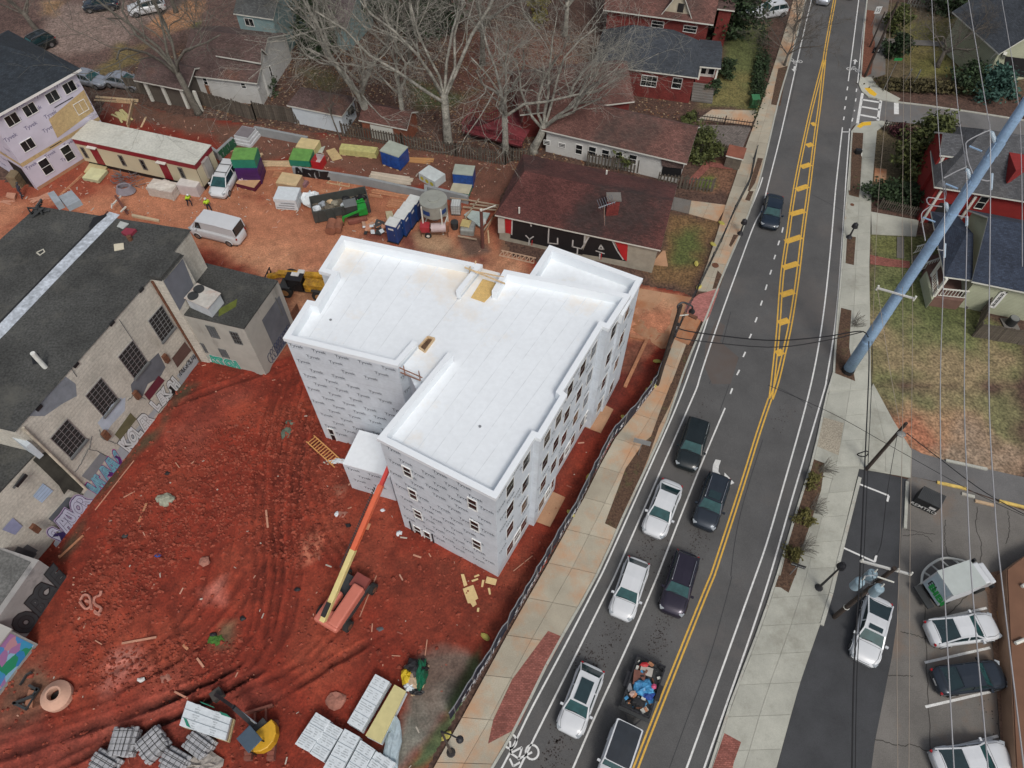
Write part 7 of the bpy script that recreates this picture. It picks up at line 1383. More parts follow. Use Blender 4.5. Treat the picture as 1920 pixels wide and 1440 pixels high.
foliage('evergreen_tree','big glossy evergreen at the side street corner',(1712,330),2.9,6.5,leaf,5200,.24,1,'round','tree'); foliage('conifer','blue-green conifer right of the mossy lawn',(1852,178),2.6,3.4,leaf_b,2600,.26,2,'cone','tree'); foliage('conifer','dark evergreen bush beside the blue-green conifer',(1812,165),2.2,2.8,leaf_d,2000,.24,3,'round','shrub')
foliage('evergreen_tree','dark evergreen between the brick house and the silver saloon',(1366,68),3.4,6.5,leaf_d,3600,.28,4,'round','tree'); foliage('shrub','green shrub at the corner of the brown-red roof',(1312,292),2.0,3.2,leaf,1800,.2,5); foliage('shrub','bright green shrub in front of the block house windows',(1164,306),1.5,2.6,leaf,1200,.2,6); foliage('shrub','low shrub beside the iron railing corner',(1294,226),1.2,.9,leaf,600,.16,7)
foliage('ivy_tree','ivy-covered dark tree right of the teal house',(596,100),2.6,7,leaf_d,2400,.28,8,'round','tree'); foliage('hedge','clipped dark hedge strip along the lawn beside the left pavement',(1424,142),.9,1.3,leaf_d,2600,.16,9,'box','hedge',ry=7.5,stem=False,az=-.22); foliage('shrub','leafy evergreen shrub beside the upper right pavement',(1676,60),1.6,3.2,leaf,1500,.22,10); foliage('shrub','dark evergreen shrub below the first on the upper right pavement',(1674,105),1.5,2.6,leaf_d,1300,.22,11)
foliage('shrub','maroon shrub left of the white eave brackets',(1836,110),1.7,1.4,leaf_r,1100,.2,12); foliage('shrub','dark maroon shrub by the garden fence at the upper right',(1818,70),1.2,2.0,leaf_r,800,.2,13); foliage('shrub','small yellow shrub by the garden path',(1802,77),.7,.8,leaf_y,350,.14,14); foliage('shrub','low moss-green shrub by the lower end of the garden lawn',(1800,98),1.0,.9,leaf,500,.18,40)
foliage('hedge','dark hedge between the lawn strip and the grey picket fence',(1690,378),3.6,1.9,leaf_d,2600,.2,15,'box','hedge',ry=1.4,stem=False,az=-.2); foliage('shrub','dark bare-stemmed shrub right of the small black fence',(1690,258),1.4,1.2,leaf_r,700,.18,16); foliage('shrub','olive shrubs in front of the red house porch',(1712,352),1.6,2.0,leaf,1500,.2,17); foliage('shrub','shrubs by the porch steps of the brick cottage',(1338,175),1.1,1.5,leaf_d,700,.18,18); foliage('shrub','dark shrubs between the porch and the green lawn',(1362,140),1.3,1.8,leaf_d,800,.18,19)
foliage('shrub','low hedge of shrubs along the mossy lawn above the side street',(1740,172),5.5,1.2,mat('leaf_brown',(.05,.045,.02),.9,var=.5,sc=2,col2=(.12,.10,.04)),2200,.2,20,'box','hedge',ry=.8,stem=False,az=-.12); foliage('evergreen_tree','dark evergreen thicket at the top edge beside the upper right house',(1790,20),5.5,4.5,leaf_d,3600,.3,21,'round','tree',ry=3); foliage('evergreen_tree','dark ivy thicket behind the tall pale trees',(800,60),4.5,6,leaf_d,3200,.3,22,'round','tree',ry=3)
foliage('evergreen_tree','dark evergreen thicket left of the leafy garden, behind the ivy tree',(690,30),4.0,6,leaf_d,2600,.3,23,'round','tree'); foliage('shrub','yellow-green bush left of the far brick house',(1012,40),1.6,3.5,leaf_y,700,.22,24); foliage('shrub','dark bushes below the stable door of the white bungalow',(506,172),1.5,1.4,leaf_d,700,.2,25); foliage('shrub','dark bush at the corner of the white shed and garage',(655,232),.9,2.0,mat('shrub_grey',(.05,.05,.045),.9,var=.4),500,.2,26)
for i,(x,y,l) in enumerate(((1521,905,'uppermost olive shrub in the bed beside the right kerb'),(1504,975,'middle olive shrub in the bed beside the right kerb'),(1484,1042,'lowest olive shrub in the bed beside the right kerb'))):foliage('shrub',l,(x,y),.75,.9,mat('leaf_olive',(.09,.08,.02),.8,var=.5,sc=4,col2=(.20,.18,.05)),650,.12,30+i,group='olive shrubs beside the kerb')
for i,(x,y,w2) in enumerate(((1540,885,.0),(1523,955,0),(1502,1030,0),(1598,610,0))):
    t=thing('bare_shrub',('fine-stemmed bare shrub '+('at the top of the bed by the right kerb','in the middle of the bed by the right kerb','at the lower end of the bed by the right kerb','in the bed above the steel pole foot')[i]),'shrub',P(x,y)); b=MB(); r=random.Random(i); B=P(x,y)
    for k in range(38):
        a=r.uniform(-1.2,1.2); s_=r.uniform(.5,1.1); b.tube([B+V((r.uniform(-.3,.3),r.uniform(-.4,.4),.1)),B+V((math.cos(a)*s_,math.sin(a)*s_,r.uniform(.6,1.1)))],.012,3)
    b.build('stems',bark_m,t,kind='stuff')
# fallen leaves, litter and twigs over the yards
b=MB(); r=random.Random(44)
lq=W("*200,150 420,60 1000,20 1300,180 1250,330 900,330 440,230",0)
xs_=rng.uniform(-50,22,14000); ys_=rng.uniform(58,100,14000); dd=sdist(xs_,ys_,lq)
for x,y,d_ in zip(xs_,ys_,dd):
    if d_<0:continue
    s_=r.uniform(.08,.2); a=r.uniform(0,3.1); c_,q_=math.cos(a)*s_,math.sin(a)*s_; b.mat(r.randrange(3)); b.poly((x-c_,y-q_,.0),(x+q_*.6,y-c_*.6,.03),(x+c_,y+q_,.02),(x-q_*.6,y+c_*.6,.05))
b.build('fallen_leaves',[mat('leaf_litter_a',(.22,.12,.06),1),mat('leaf_litter_b',(.12,.05,.035),1),mat('leaf_litter_c',(.30,.22,.14),1)],kind='stuff',label='fallen leaves covering the back gardens',cat='fallen leaves')
# ================================================================ stacks and loose things on the site
def rot(p,az):return V((p[0]*math.cos(az)-p[1]*math.sin(az),p[0]*math.sin(az)+p[1]*math.cos(az),p[2]))
class St:
    def __init__(s,name,label,cat,AB,depth,h,z0=0.,group=None,zb=None):
        A,B=W(AB,z0); s.u=(B-A).normalized(); s.v=V((-s.u.y,s.u.x,0)); s.L=(B-A).length; s.d=depth; s.h=h; s.A=A; s.z0=z0
        s.t=thing(name,label,cat,A,0,group)
    def p(s,a,b,z=0):return s.A+s.u*a+s.v*b+Zv*z
    def box(s,nm,m,a0=0.,a1=1.,b0=0.,b1=1.,z0=0.,z1=1.,bevel=0.,frac=True):
        L_,d,h=(s.L,s.d,s.h) if frac else (1,1,1)
        return MB().prism([s.p(a*L_,b*d) for a,b in ((a0,b0),(a1,b0),(a1,b1),(a0,b1))],s.z0+z0*h,s.z0+z1*h,True).build(nm,m,s.t,bevel=bevel)
def crate(label,AB,depth,h,m,top=None,name='stack',cat='stack',group=None,z0=0.,layers=0,lm=None,feet=True,bevel=0.):
    s=St(name,label,cat,AB,depth,h,z0,group); z=.07 if feet else 0
    if feet:
        for k in range(3):s.box('bearer',lumber,.06+.36*k,.16+.36*k,0,1,0,.1/h if h>.2 else .4)
        z=.1/h
    if layers:
        for k in range(layers):a,c=z+(1-z)*k/layers,z+(1-z)*(k+1)/layers-.012; e=.008*((k*7) % 3); s.box('layer',m,e,1-e,e,1-e,a,c)
    else:s.box('load',m,0,1,0,1,z,1 if not top else .94,bevel)
    if top:s.box('top_sheet',top,.0,1.0,0,1,.945,1.0)
    return s
def boards(label,s0,n,L_,w=.1,th=.04,m=None,spread=.12,seed=0,az=None,layers=2,name='lumber_pile',z0=0.,jit=.06,end=None):
    q=W(s0,z0); r=random.Random(seed); A,B=q[0],q[1]; u=(B-A); L_=u.length; u.normalize(); v=V((-u.y,u.x,0)); t=thing(name,label,'lumber',A); az=math.atan2(u.y,u.x); pl=[]; W_=(q[2]-A).dot(v) if len(q)>2 else n*w*1.2
    for k in range(layers):
        for i in range(n):
            pl.append((A+u*(L_/2+r.uniform(-.25,.25))+v*(W_*(i+.5)/n+r.uniform(-.05,.05))+Zv*(th*(k+.6)*1.15+.02*r.random()),az+r.uniform(-jit,jit)))
    piece('board',m or lumber,t,(L_*.96,w,th),pl); return t
# yard stacks
s=crate('green crate stack with a plywood top beside the white people carrier','a560,690 900,690',2.0,1.9,purple,None,layers=2)
s.box('green_pack',green,-.06,.96,.15,1.1,.98,1.5); s.box('top_board',green2,-.05,.95,.16,1.08,1.505,1.54)
crate('low plywood-topped purple crate at the front of the green crate stack','a520,735 795,805',1.3,.6,mat('crate_plum',(.10,.012,.035),.6),mat('ply_orange',(.50,.30,.16),.8),'crate','crate')
heap('plastic_wrap','torn clear wrap lying between the purple crates','plastic sheet',W("a600,600",.6)[0],.55,mat('wrap_pink',(.50,.42,.46),.4),(1,.5,.5),.4,9,1)
boards('fan of pale boards behind the green crate stack','a620,330 850,215 700,360',7,3,.14,.04,seed=1,jit=.14); boards('long pale boards between the green stacks','a850,425 1310,425 870,345',9,5,.12,.05,seed=2,layers=2,jit=.07); boards('reddish planks in front of the pale boards','a910,480 1250,470 910,440',4,3,.14,.04,lumber_red,seed=3,layers=1)
s=St('pallet','wooden pallet lying flat on the orange ground by the boards','pallet','a1040,590 1190,605',1.0,.15); [s.box('slat',lumber_red,0,1,k/7,k/7+.09,.6,.9) for k in range(7)]; [s.box('bearer',lumber_red,x,x+.08,0,1,0,.55) for x in (0,.46,.92)]
s=crate('light green wrapped board stack behind the graffiti wall end','a1320,420 1625,440',1.9,.9,green,green2,layers=0); s=crate('pale yellow board stack behind the green wrapped stack','a1420,225 1700,270',1.6,.9,ylw_board,mat('board_yellow',(.60,.48,.25),.8))
s=St('crate','open red and white crate beside the green wrapped stack','crate','a1650,455 1790,480',1.3,1.0); s.box('side',red,0,1,0,.04,0,1); s.box('side',red,0,.04,.04,1,0,1); s.box('side',red,.96,1,.04,1,0,1); s.box('back',mat('crate_white',(.45,.42,.42),.8),.04,.96,.96,1,0,1.0); s.box('floor',MT['crate_white'],.04,.96,.04,.96,.0,.3)
t_=MB().prism(W("B575,1210 650,1190 590,1112 525,1132",0),.03,.06).build('plywood_sheet',osb,org=W("B590,1160")[0],label='single plywood sheet lying on the leafy ground',cat='plywood')
MB().prism(W("a1750,150 1840,120 1800,215 1730,225",0),.05,.1).build('board',mat('board_grey2',(.42,.45,.40),.8),org=W("a1780,170")[0],label='pale grey-green board behind the yellow board stack',cat='board')
s=crate('long pale yellow insulation bundle beside the blue tarpaulin stack','B630,1165 905,1195',1.0,.8,mat('insul',(.48,.45,.18),.9,var=.2,sc=3),None,feet=True,layers=2,name='insulation_bundle',cat='insulation')
s=crate('blue tarpaulin-wrapped stack with a grey-green top board','B945,1240 1085,1290',1.9,1.9,blue,mat('board_greygreen',(.36,.40,.34),.8),bevel=.12,name='tarp_stack'); s=crate('square blue wrapped stack with a grey-green top near the maroon roof','B1480,1400 1630,1415',1.5,1.7,blue,MT['board_greygreen'],bevel=.05,name='tarp_stack'); s=crate('low stack with beige top and green base in front of the square blue stack','i1300,350 1490,380',1.5,.5,green,mat('board_beige',(.45,.42,.30),.8))
boards('orange-brown boards behind the blue tarpaulin stack','B1090,1215 1320,1228 1090,1182',5,3,.14,.05,mat('lumber_orange',(.48,.25,.10),.8,rnd=.1),seed=4); boards('broad pile of pale grey boards behind the long concrete wall','B850,1345 1150,1395 855,1290',12,5,.17,.05,mat('lumber_pale',(.50,.43,.34),.8,rnd=.15,var=.15),seed=5,layers=3,jit=.035)
s=St('carton','long white carton printed with yellow circles behind the concrete wall','carton','B1225,1350 1345,1420',1.6,.95); s.box('box',mat('carton_white',(.55,.60,.60),.7),0,1,0,1,.05,1)
for k in range(3):c=s.p(s.L*(.2+.3*k),-.012,.45); b=MB(); b.add([c+s.u*.24*math.cos(t)+Zv*.24*math.sin(t) for t in np.linspace(0,5.8,10)],[tuple(range(10))]); b.build('printed_circle',mat('print_yellow',(.55,.50,.05),.7),s.t)
s=St('white_boxes','stepped white foam blocks stacked by the end of the low wall','foam blocks','A1760,1085 1885,1112',2.2,1.1); [s.box('block',mat('foam_white',(.58,.60,.62),.7),.0+.04*k,1-.04*k,.04*k,1-.05*k,k*.33,k*.33+.31) for k in range(3)]; s.box('grey_top',mat('foam_grey',(.20,.18,.19),.7),.12,.9,.12,.85,.99,1.03)
s=crate('pink-white wrapped crate at the end of the site office','c1110,600 1400,645',1.9,1.3,mat('wrap_pinkwhite',(.55,.50,.50),.5,var=.08,sc=2,bump=.02,bsc=4),mat('wrap_lid',(.60,.57,.55),.5),feet=False,bevel=.05); s=crate('pallet of white cement bags under a creased sheet in front of the site office','c650,625 1030,695',1.5,1.1,mat('bags',(.52,.47,.42),.7,var=.15,sc=4),None,layers=4); heap('dust_sheet','creased white sheet over the pallet of cement bags','sheet',s.p(s.L*.5,.8,1.12),1.25,mat('sheet_cream',(.60,.56,.50),.7,var=.1,sc=3),(1,.6,.10),.25,12,5)
s=crate('stack of sheet board in front of the site office, upper of the two','b1275,365 1560,385',1.9,.25,ylw_board,mat('board_cream2',(.55,.46,.25),.8)); s=crate('low pale yellow-green board stack nearest the orange track','b1260,475 1500,520',1.7,.45,mat('insul2',(.40,.42,.26),.8),mat('board_lime',(.56,.56,.33),.8),layers=0)
t=thing('wire_mesh_pile','heap of grey wire mesh and rolled cable in front of the site office','scrap pile',P(232,345)); r=random.Random(3); b=MB()
for k in range(46):p=W(f"c{r.uniform(100,470)},{r.uniform(270,470)}",r.uniform(.1,.7))[0]; b.tube([p,p+V((r.uniform(-1,1),r.uniform(-.6,.6),r.uniform(-.2,.3)))],.035,4)
b.build('mesh_wire',mat('scrap_grey',(.17,.16,.17),.6,.3),t,kind='stuff'); c=W("c270,510",.5)[0]
for k in range(7):MB().tube([c+V((math.cos(a)*(.95-.05*k),math.sin(a)*(.7-.04*k),-.3+.1*k)) for a in np.linspace(0,6.28,16)],.07,5).build('cable_loop',mat('cable_greyblue',(.24,.22,.25),.6),t)
s=crate('pallet of grey-white printed bags on the open orange ground','a1110,1065 1440,1088',1.9,1.35,wrapw,None,layers=4,name='bag_pallet'); [s.box('print_band',wrapg,.05+.12*(k % 3),.85+.03*k,-.006,.0,.18+.22*k,.27+.22*k) for k in range(3)]; s.box('top_wrap',wrapw,0,1,0,1,1.0,1.03,.01)
s=crate('plywood-topped crate behind the pallet of grey-white bags','a1140,800 1440,850',1.7,1.2,mat('ply_tan',(.42,.27,.16),.8,var=.12),mat('ply_pale',(.55,.42,.24),.8),feet=False); s.box('frame',lumber,.1,.9,.08,.12,1.0,1.03); s.box('frame',lumber,.1,.9,.85,.89,1.0,1.03)
heap('plastic_bale','crumpled bale of white plastic beside the plywood-topped crate','plastic bale',W("a1620,900",.6)[0],.95,wrapw,(1,.9,.8),.22,12,8); MB().prism(W("a1440,700 1500,640 1590,650 1540,720",.2),.0,.4).build('crate_box',mat('mauve_box',(.24,.13,.14),.8),org=W("a1500,690")[0],label='small mauve box behind the plywood-topped crate',cat='box')
# trusses and muddy boards
def truss(label,s0,hgt,n,m,name='roof_truss'):
    a,c=W(s0,.08); t=thing(name,label,'truss',a); u=(c-a).normalized(); v=V((-u.y,u.x,0)); e=v*hgt; MB().beam(a,c,.09).build('chord',m,t); MB().beam(a+e,c+e,.09).build('chord',m,t); L_=(c-a).length
    for k in range(n):p=a+u*L_*k/n; q=a+u*L_*(k+1)/n; MB().beam(p,(p+q)/2+e,.06).build('web',m,t); MB().beam((p+q)/2+e,q,.06).build('web',m,t)
truss('pale wooden lattice truss lying beside the mural house',"T80,1005 410,1080",.7,8,mat('truss_pale',(.52,.35,.24),.8)); truss('broken wooden roof truss in front of the graffiti wall',"B530,1370 700,1400",1.3,2,lumber)
boards('muddy planks beneath the long concrete wall, left part','i0,330 310,345 0,300',4,4,.18,.05,lumber_red,seed=7,layers=1); boards('muddy orange planks beneath the long concrete wall, right part','i520,325 900,400 520,295',5,6,.18,.05,lumber_red,seed=8); boards('stacked reddish boards beside the portable toilets','i680,480 830,500 700,390',8,3,.15,.05,lumber_red,seed=9,layers=3)
boards('short muddy planks beside the grey dumpster','i485,370 620,390 490,345',2,2,.2,.06,lumber_red,seed=19,layers=1)
# grey skip with rubbish
zt=1.5; q=W("i-62,445 0,395 455,285 490,412",zt); A,B=W("a1640,1110",zt)[0],W("i492,418",zt)[0]; u=(B-A).normalized(); v=V((-u.y,u.x,0)); L_=(B-A).length; A=flat(A,0); sk=thing('roll_off_dumpster','long grey open-topped dumpster full of rubbish bags beside the green loader','dumpster',A)
sp_=mat('skip_grey',(.07,.075,.07),.6,.2,var=.2)
for a0,a1,b0,b1 in ((0,L_,0,.1),(0,L_,2.3,2.4),(0,.1,.1,2.3),(L_-.1,L_,.1,2.3)):MB().prism([A+u*a+v*b_ for a,b_ in ((a0,b0),(a1,b0),(a1,b1),(a0,b1))],.15,zt).build('side',sp_,sk);
for k in range(7):MB().beam(A+u*(L_*(k+.5)/7)-v*.06+Zv*.2,A+u*(L_*(k+.5)/7)-v*.06+Zv*(zt-.05),.1).build('rib',sp_,sk)
MB().prism([A+u*a+v*b_ for a,b_ in ((.1,.1),(L_-.1,.1),(L_-.1,2.3),(.1,2.3))],.2,.6).build('floor',mat('rubble',(.14,.12,.09),1,var=.4,sc=3),sk)
for k,(fx,fy,rr,mm) in enumerate(((.08,.5,.5,wrapw),(.2,.7,.4,conc_g),(.3,.35,.6,MT['rubble']),(.42,.6,.45,mat('rubble2',(.25,.23,.18),1)),(.55,.4,.4,wrapw),(.62,.7,.45,black),(.7,.4,.35,wrapw),(.78,.65,.4,black),(.84,.4,.35,wrapw),(.9,.65,.45,black),(.35,.75,.35,lumber))):heap('rubbish_bag',('white','grey','brown','grey-brown','white','black','white','black','white','black','tan')[k]+' rubbish '+('bag at the left end of the dumpster','sack near the left end of the dumpster','rubble heap in the left half of the dumpster','heap in the middle of the dumpster','sheet in the middle of the dumpster','bag right of the dumpster middle','bundle right of the dumpster middle','bag in the right half of the dumpster','bag in the right half of the dumpster by the front','bag at the right end of the dumpster','boards heap at the back of the dumpster')[k],'rubbish',A+u*L_*fx+v*2.4*fy+Zv*.9,rr,mm,(1,.8,.6),.3,8,k)
for k,s_ in enumerate(("i115,680","i185,670")):p=W(s_,.5)[0]; MB().cyl(p+V((-.05,-.5,0)),p+V((.0,.9,0)),.5-.12*k,n=14).build('pipe_roll',mat('roll_brown',(.25,.10,.06),.9,var=.3),org=p,label=('larger','smaller')[k]+' muddy brown roll standing beside the green loader',cat='pipe roll')
# portable toilets
def toilet(px,lab,az):
    p=P(*px); t=thing('portable_toilet',lab,'portable toilet',p,az,'portable toilets in a slanting row'); m=lambda*a:MB().box(*a)
    m((0,0,1.1),(1.1,1.1,2.1)).build('cabin',bluep,t,local=True,bevel=.04); m((0,0,2.2),(1.16,1.16,.12)).build('roof',mat('toilet_white',(.60,.62,.60),.6),t,local=True,bevel=.04); m((0,-.56,1.05),(.75,.03,1.85)).build('door',mat('toilet_door',(.012,.045,.17),.45),t,local=True); m((0,-.58,1.75),(.55,.02,.22)).build('door_sign',sgn,t,local=True); m((.30,-.59,1.1),(.06,.04,.15)).build('handle',steel,t,local=True); m((0,0,.03),(1.25,1.35,.08)).build('skid',black,t,local=True)
    for s_ in (-1,1):m((s_*.56,.0,1.75),(.02,.5,.2)).build('side_sign',sgn,t,local=True)
for px,l in (((742,448),'nearest blue portable toilet with a white roof'),((757,434),'second blue portable toilet counted from the white building'),((768,420),'third blue portable toilet counted from the white building'),((779,406),'farthest blue portable toilet, beside the concrete silo')):toilet(px,l,-.35)
# silo, mixer, tank
p=P(818,425); t=thing('mortar_silo','round grey mortar silo on a steel frame with blue and white labels','silo',p); MB().cyl(p+Zv*2.1,p+Zv*3.4,1.3,n=24).build('drum',tin,t,smooth=False); MB().cyl(p+Zv*3.4,p+Zv*3.5,1.33,n=24).build('lid',tin,t); MB().cyl(p+Zv*3.5,p+Zv*3.6,.5,n=20).build('hatch',tin,t); MB().cyl(p+Zv*1.0,p+Zv*2.1,.3,1.3,24).build('cone',tin,t)
for k in range(4):a=.6+k*1.57; c=p+V((math.cos(a)*1.35,math.sin(a)*1.35,0)); MB().beam(c,c+Zv*3.2,.13).build('leg',trimw,t); a2=a+1.57; c2=p+V((math.cos(a2)*1.35,math.sin(a2)*1.35,0)); MB().beam(c+Zv*.7,c2+Zv*.7,.1).build('brace',trimw,t)
for a in (-2.1,-.75):b=MB(); b.add([p+V((math.cos(a+x)*1.33,math.sin(a+x)*1.33,z)) for z in (2.5,3.0) for x in (-.3,-.1,.1,.3)],[(0,1,5,4),(1,2,6,5),(2,3,7,6)]); b.build('label',bluep,t)
p=P(808,440); t=thing('mortar_mixer','red towable mortar mixer with a white drum in front of the silo','mixer',p); MB().cyl(p+V((.1,0,.9)),p+V((1.5,.1,.9)),.45,n=14).build('drum',mat('drum_pink',(.50,.40,.40),.6),t); MB().box(p+V((-.5,.1,.8)),(.9,.8,.8)).build('engine',mat('mixer_red',(.38,.04,.05),.5),t); [MB().cyl(p+V((x,-.55,.33)),p+V((x,-.4,.33)),.33,n=14).build('wheel',tyre,t) for x in (-.2,)]; MB().cyl(p+V((-.2,-.57,.33)),p+V((-.2,-.56,.33)),.17,n=10).build('rim',trimw,t); [MB().beam(p+V((x,y,0)),p+V((x,y,.8)),.07).build('leg',rust,t) for x in (1.7,-.9) for y in (-.3,.4)]; MB().beam(p+V((-.9,-.3,.5)),p+V((1.7,-.3,.5)),.08).build('frame',rust,t)
s=St('water_tank','caged white water tank beside the silo','tank','i1312,555 1405,560',1.1,1.25); s.box('bottle',mat('tank_white',(.55,.58,.57),.4),.03,.97,.03,.97,.12,.97,.03); s.box('pallet',dkgrey,0,1,0,1,0,.1)
for k in range(5):s.box('cage_bar',steel,k/4-.01,k/4+.02,-.02,.0,.1,1); s.box('cage_bar',steel,k/4-.01,k/4+.02,0,1,1.0,1.02)
for k in range(4):s.box('cage_hoop',steel,0,1,-.02,-.005,.15+.27*k,.17+.27*k)
p=P(853,428); MB().cyl(p,p+Zv*.85,.32,.38,14).build('bucket',dkgrey,org=p,label='dark grey barrel standing below the caged tank',cat='barrel'); s=crate('grey wrapped pallet below the caged tank','i1400,760 1540,770',1.4,.8,mat('wrap_grey',(.28,.29,.27),.5,var=.2,sc=3,bump=.03,bsc=4),None,feet=False,bevel=.15)
s=St('pallet','yellow pallet lying on the grey wrapped load','pallet','i1400,665 1490,680',1.0,.12,.85); [s.box('slat',mat('pallet_yellow',(.55,.45,.20),.8),0,1,k/6,k/6+.1,.5,1) for k in range(6)]; [s.box('bearer',lumber,x,x+.08,0,1,0,.5) for x in (0,.46,.92)]
t=thing('formwork_frame','large grey-green formwork frame of boards and poles at the end of the concrete wall','formwork',P(900,400)); q=W("i1440,545 1500,500 1700,530 1620,680",.5); MB().prism(q,.35,.5).build('sheet',clothw,t)
for s_ in ("i1300,380 1480,400","i1480,400 1790,455","i1790,455 1640,760","i1430,470 1760,500","i1500,440 1780,475","i1450,580 1590,390","i1640,700 1750,545","i1380,760 1565,795"):a,c=W(s_,.6); MB().beam(a,c,.12).build('pole',lumber_red if '760' in s_[-6:] else mat('form_tan',(.36,.28,.20),.9,var=.2),t)
for s_ in ("i1680,700 1690,830","i1560,520 1440,600"):a,c=W(s_,.1); MB().beam(a,c,.14,.05).build('board',lumber,t)
p=W("i1635,620",.5)[0]; MB().box(p+Zv*.1,(.5,.4,.3)).build('box',plate,org=p,label='small white box on the formwork sheet',cat='box')
pb=(905,465); t=thing('yard_pole','short rusty-brown post with a pale cap leaning over the formwork frame','pole',P(*pb)); z_=hsolve(pb,395); MB().cyl(at_h(pb,0),at_h(pb,z_),.17,.15,8).build('post',mat('post_red',(.13,.05,.04),.9),t); a=at_h(pb,z_); MB().cyl(a,a+Zv*.15,.12,n=8).build('cap',trimw,t); MB().beam(a,a+V((1.3,.6,.1)),.07).build('arm',trimw,t)
t=thing('debris_heap','heap of torn cardboard, cloth and scrap beside the portable toilets','debris',P(705,425)); r=random.Random(15)
for k in range(26):p=W(f"i{r.uniform(440,700)},{r.uniform(590,730)}",r.uniform(.1,.5))[0]; MB().box(p,(r.uniform(.3,1.1),r.uniform(.25,.7),.05),r.uniform(0,3),r.uniform(-.5,.5)).build('scrap',(tan_mud,wrapw,lumber_red,mat('card',(.45,.28,.2),.9),dkgrey)[k % 5],t)
MB().prism(W("i655,520 720,515 745,590 680,640",.8),.2,.9).build('crate_box',mat('crate_stripe',(.45,.40,.26),.8,var=.2,sc=5),org=W("i700,570")[0],label='tan slatted crate leaning by the portable toilets',cat='crate')
# timber trestle by the warehouse
t=thing('trestle','rust-brown post and white trestle behind the warehouse roof edge','trestle',P(238,400)); a,c=P(240,402),P(216,366,1.5); MB().beam(a+V((0,0,.0)),c,.22).build('post',mat('post_red',(.13,.05,.04)),t)
for s_ in ("c80,760 215,620","c210,860 290,780","c80,740 75,800"):q=W(s_,.9); MB().beam(q[0],q[1],.12).build('rail',trimw,t)
MB().prism(W("c380,890 790,975 785,1000 375,920",.2),0,.25).build('beam',mat('lvl_pale',(.52,.42,.28),.8),org=W("c500,930")[0],label='long pale timber beam lying along the warehouse roof edge',cat='timber'); boards('loose boards and branches in the mud behind the unfinished block','b460,780 740,640 500,850',5,3,.16,.05,tan_mud,seed=11,jit=.5); boards('muddy planks near the garage opening','b0,810 180,830 20,760',3,3,.16,.05,tan_mud,seed=12,jit=.3,layers=1); boards('long thin boards in the mud beside the unfinished block','b900,680 1260,350 960,660',2,8,.12,.05,lumber_red,seed=13,layers=1,jit=.02)
s=crate('leaning stack of pallets beside the garage opening','b190,580 330,590',1.2,1.4,mat('pallet_grey',(.20,.15,.09),.9,var=.3),None,layers=6,feet=False); MB().prism(W("b110,740 240,770 260,690 130,680",.0),.1,.3).build('board_box',tan_mud,org=W("b180,720")[0],label='muddy pinkish box near the garage opening',cat='box')
boards('pale timber heap behind the trailer by the board fence','A850,860 930,930 880,790',4,3,.22,.06,ylw_board,seed=14,jit=.3); boards('planks and pipe beside the unfinished block','A680,760 1020,780 690,720',4,6,.16,.05,lumber,seed=15,jit=.06,layers=1)
b=boards('single plank on the leafy ground behind the trailer','A1068,955 1105,875',1,2,.2,.04,lumber,seed=16,layers=1)
# ------------------------------------------------ lower left: stacks of wrapped boards, bundles, rocks
prt=mat('print_grey',(.43,.47,.49),.7,var=.3,sc=8)
def wstack(label,q,h,m=wrapw,nl=3,seams=3,pr=True,seed=0,group=None,tm=None):
    q=W(q,h); u=(q[1]-q[0]); v=(q[3]-q[0]) if len(q)>3 else None; c=sum(q,V())/len(q); t=thing('wrapped_stack',label,'stack',flat(c,0),0,group); r=random.Random(seed)
    for k in range(nl):e=1-.012*((k*5) % 3); MB().prism([flat(c,0)+(p-c)*e for p in q],.08+(h-.08)*k/nl,.08+(h-.08)*(k+1)/nl-.02,True).build('pack',m if k<nl-1 or not tm else tm,t,bevel=.02)
    for k in range(2):a,e_=q[0].lerp(q[1],.2+.6*k),q[3].lerp(q[2],.2+.6*k); MB().beam(flat(a,.04),flat(e_,.04),.12,.08).build('bearer',lumber,t)
    for k in range(seams):f=(k+1)/(seams+1); MB().beam(flat(q[0].lerp(q[3],f),h-.005),flat(q[1].lerp(q[2],f),h-.005),.03,.02).build('wrap_seam',mat('seam_bluegrey',(.28,.33,.36),.6),t)
    if pr:
        for i in range(2):
            for j in range(seams+1):
                a=q[0].lerp(q[3],(j+.5)/(seams+1)); e_=q[1].lerp(q[2],(j+.5)/(seams+1)); o=a.lerp(e_,.28+.42*i); uu=(q[1]-q[0]).normalized(); vv=(q[3]-q[0]).normalized(); b=MB()
                for z in range(4):w2=r.uniform(.05,.26); o2=o+vv*(z*.13-.2); b.poly(*[flat(o2+uu*x+vv*y,h-.012) for x,y in ((-w2,0),(w2,0),(w2,.06),(-w2,.06))])
                b.build('printing',prt,t,kind='stuff')
    return t
wstack('long white printed wrapped stack left of the pale yellow stack','N680,1100 790,1165 1005,790 895,730',1.0,seams=3,seed=1); wstack('long pale yellow board stack between the white stacks and the debris heap','N818,1195 935,1255 1125,862 1038,812',1.0,wrapw,4,0,False,tm=ylw_board)
g_='cluster of white wrapped stacks at the bottom edge'
for i,(q,h) in enumerate((("N288,1260 400,1320 560,1085 450,1018",1.1),("N400,1330 505,1395 655,1150 545,1090",1.05),("N500,1440 620,1500 780,1205 665,1140",1.15),("N655,1470 770,1540 895,1300 785,1225",1.0),("N800,1480 900,1560 1050,1400 900,1310",.9))):wstack(('leftmost','second from left','middle','fourth from left','rightmost')[i]+' white wrapped stack of the cluster cut by the bottom edge',q,h,seams=2,seed=5+i,group=g_)
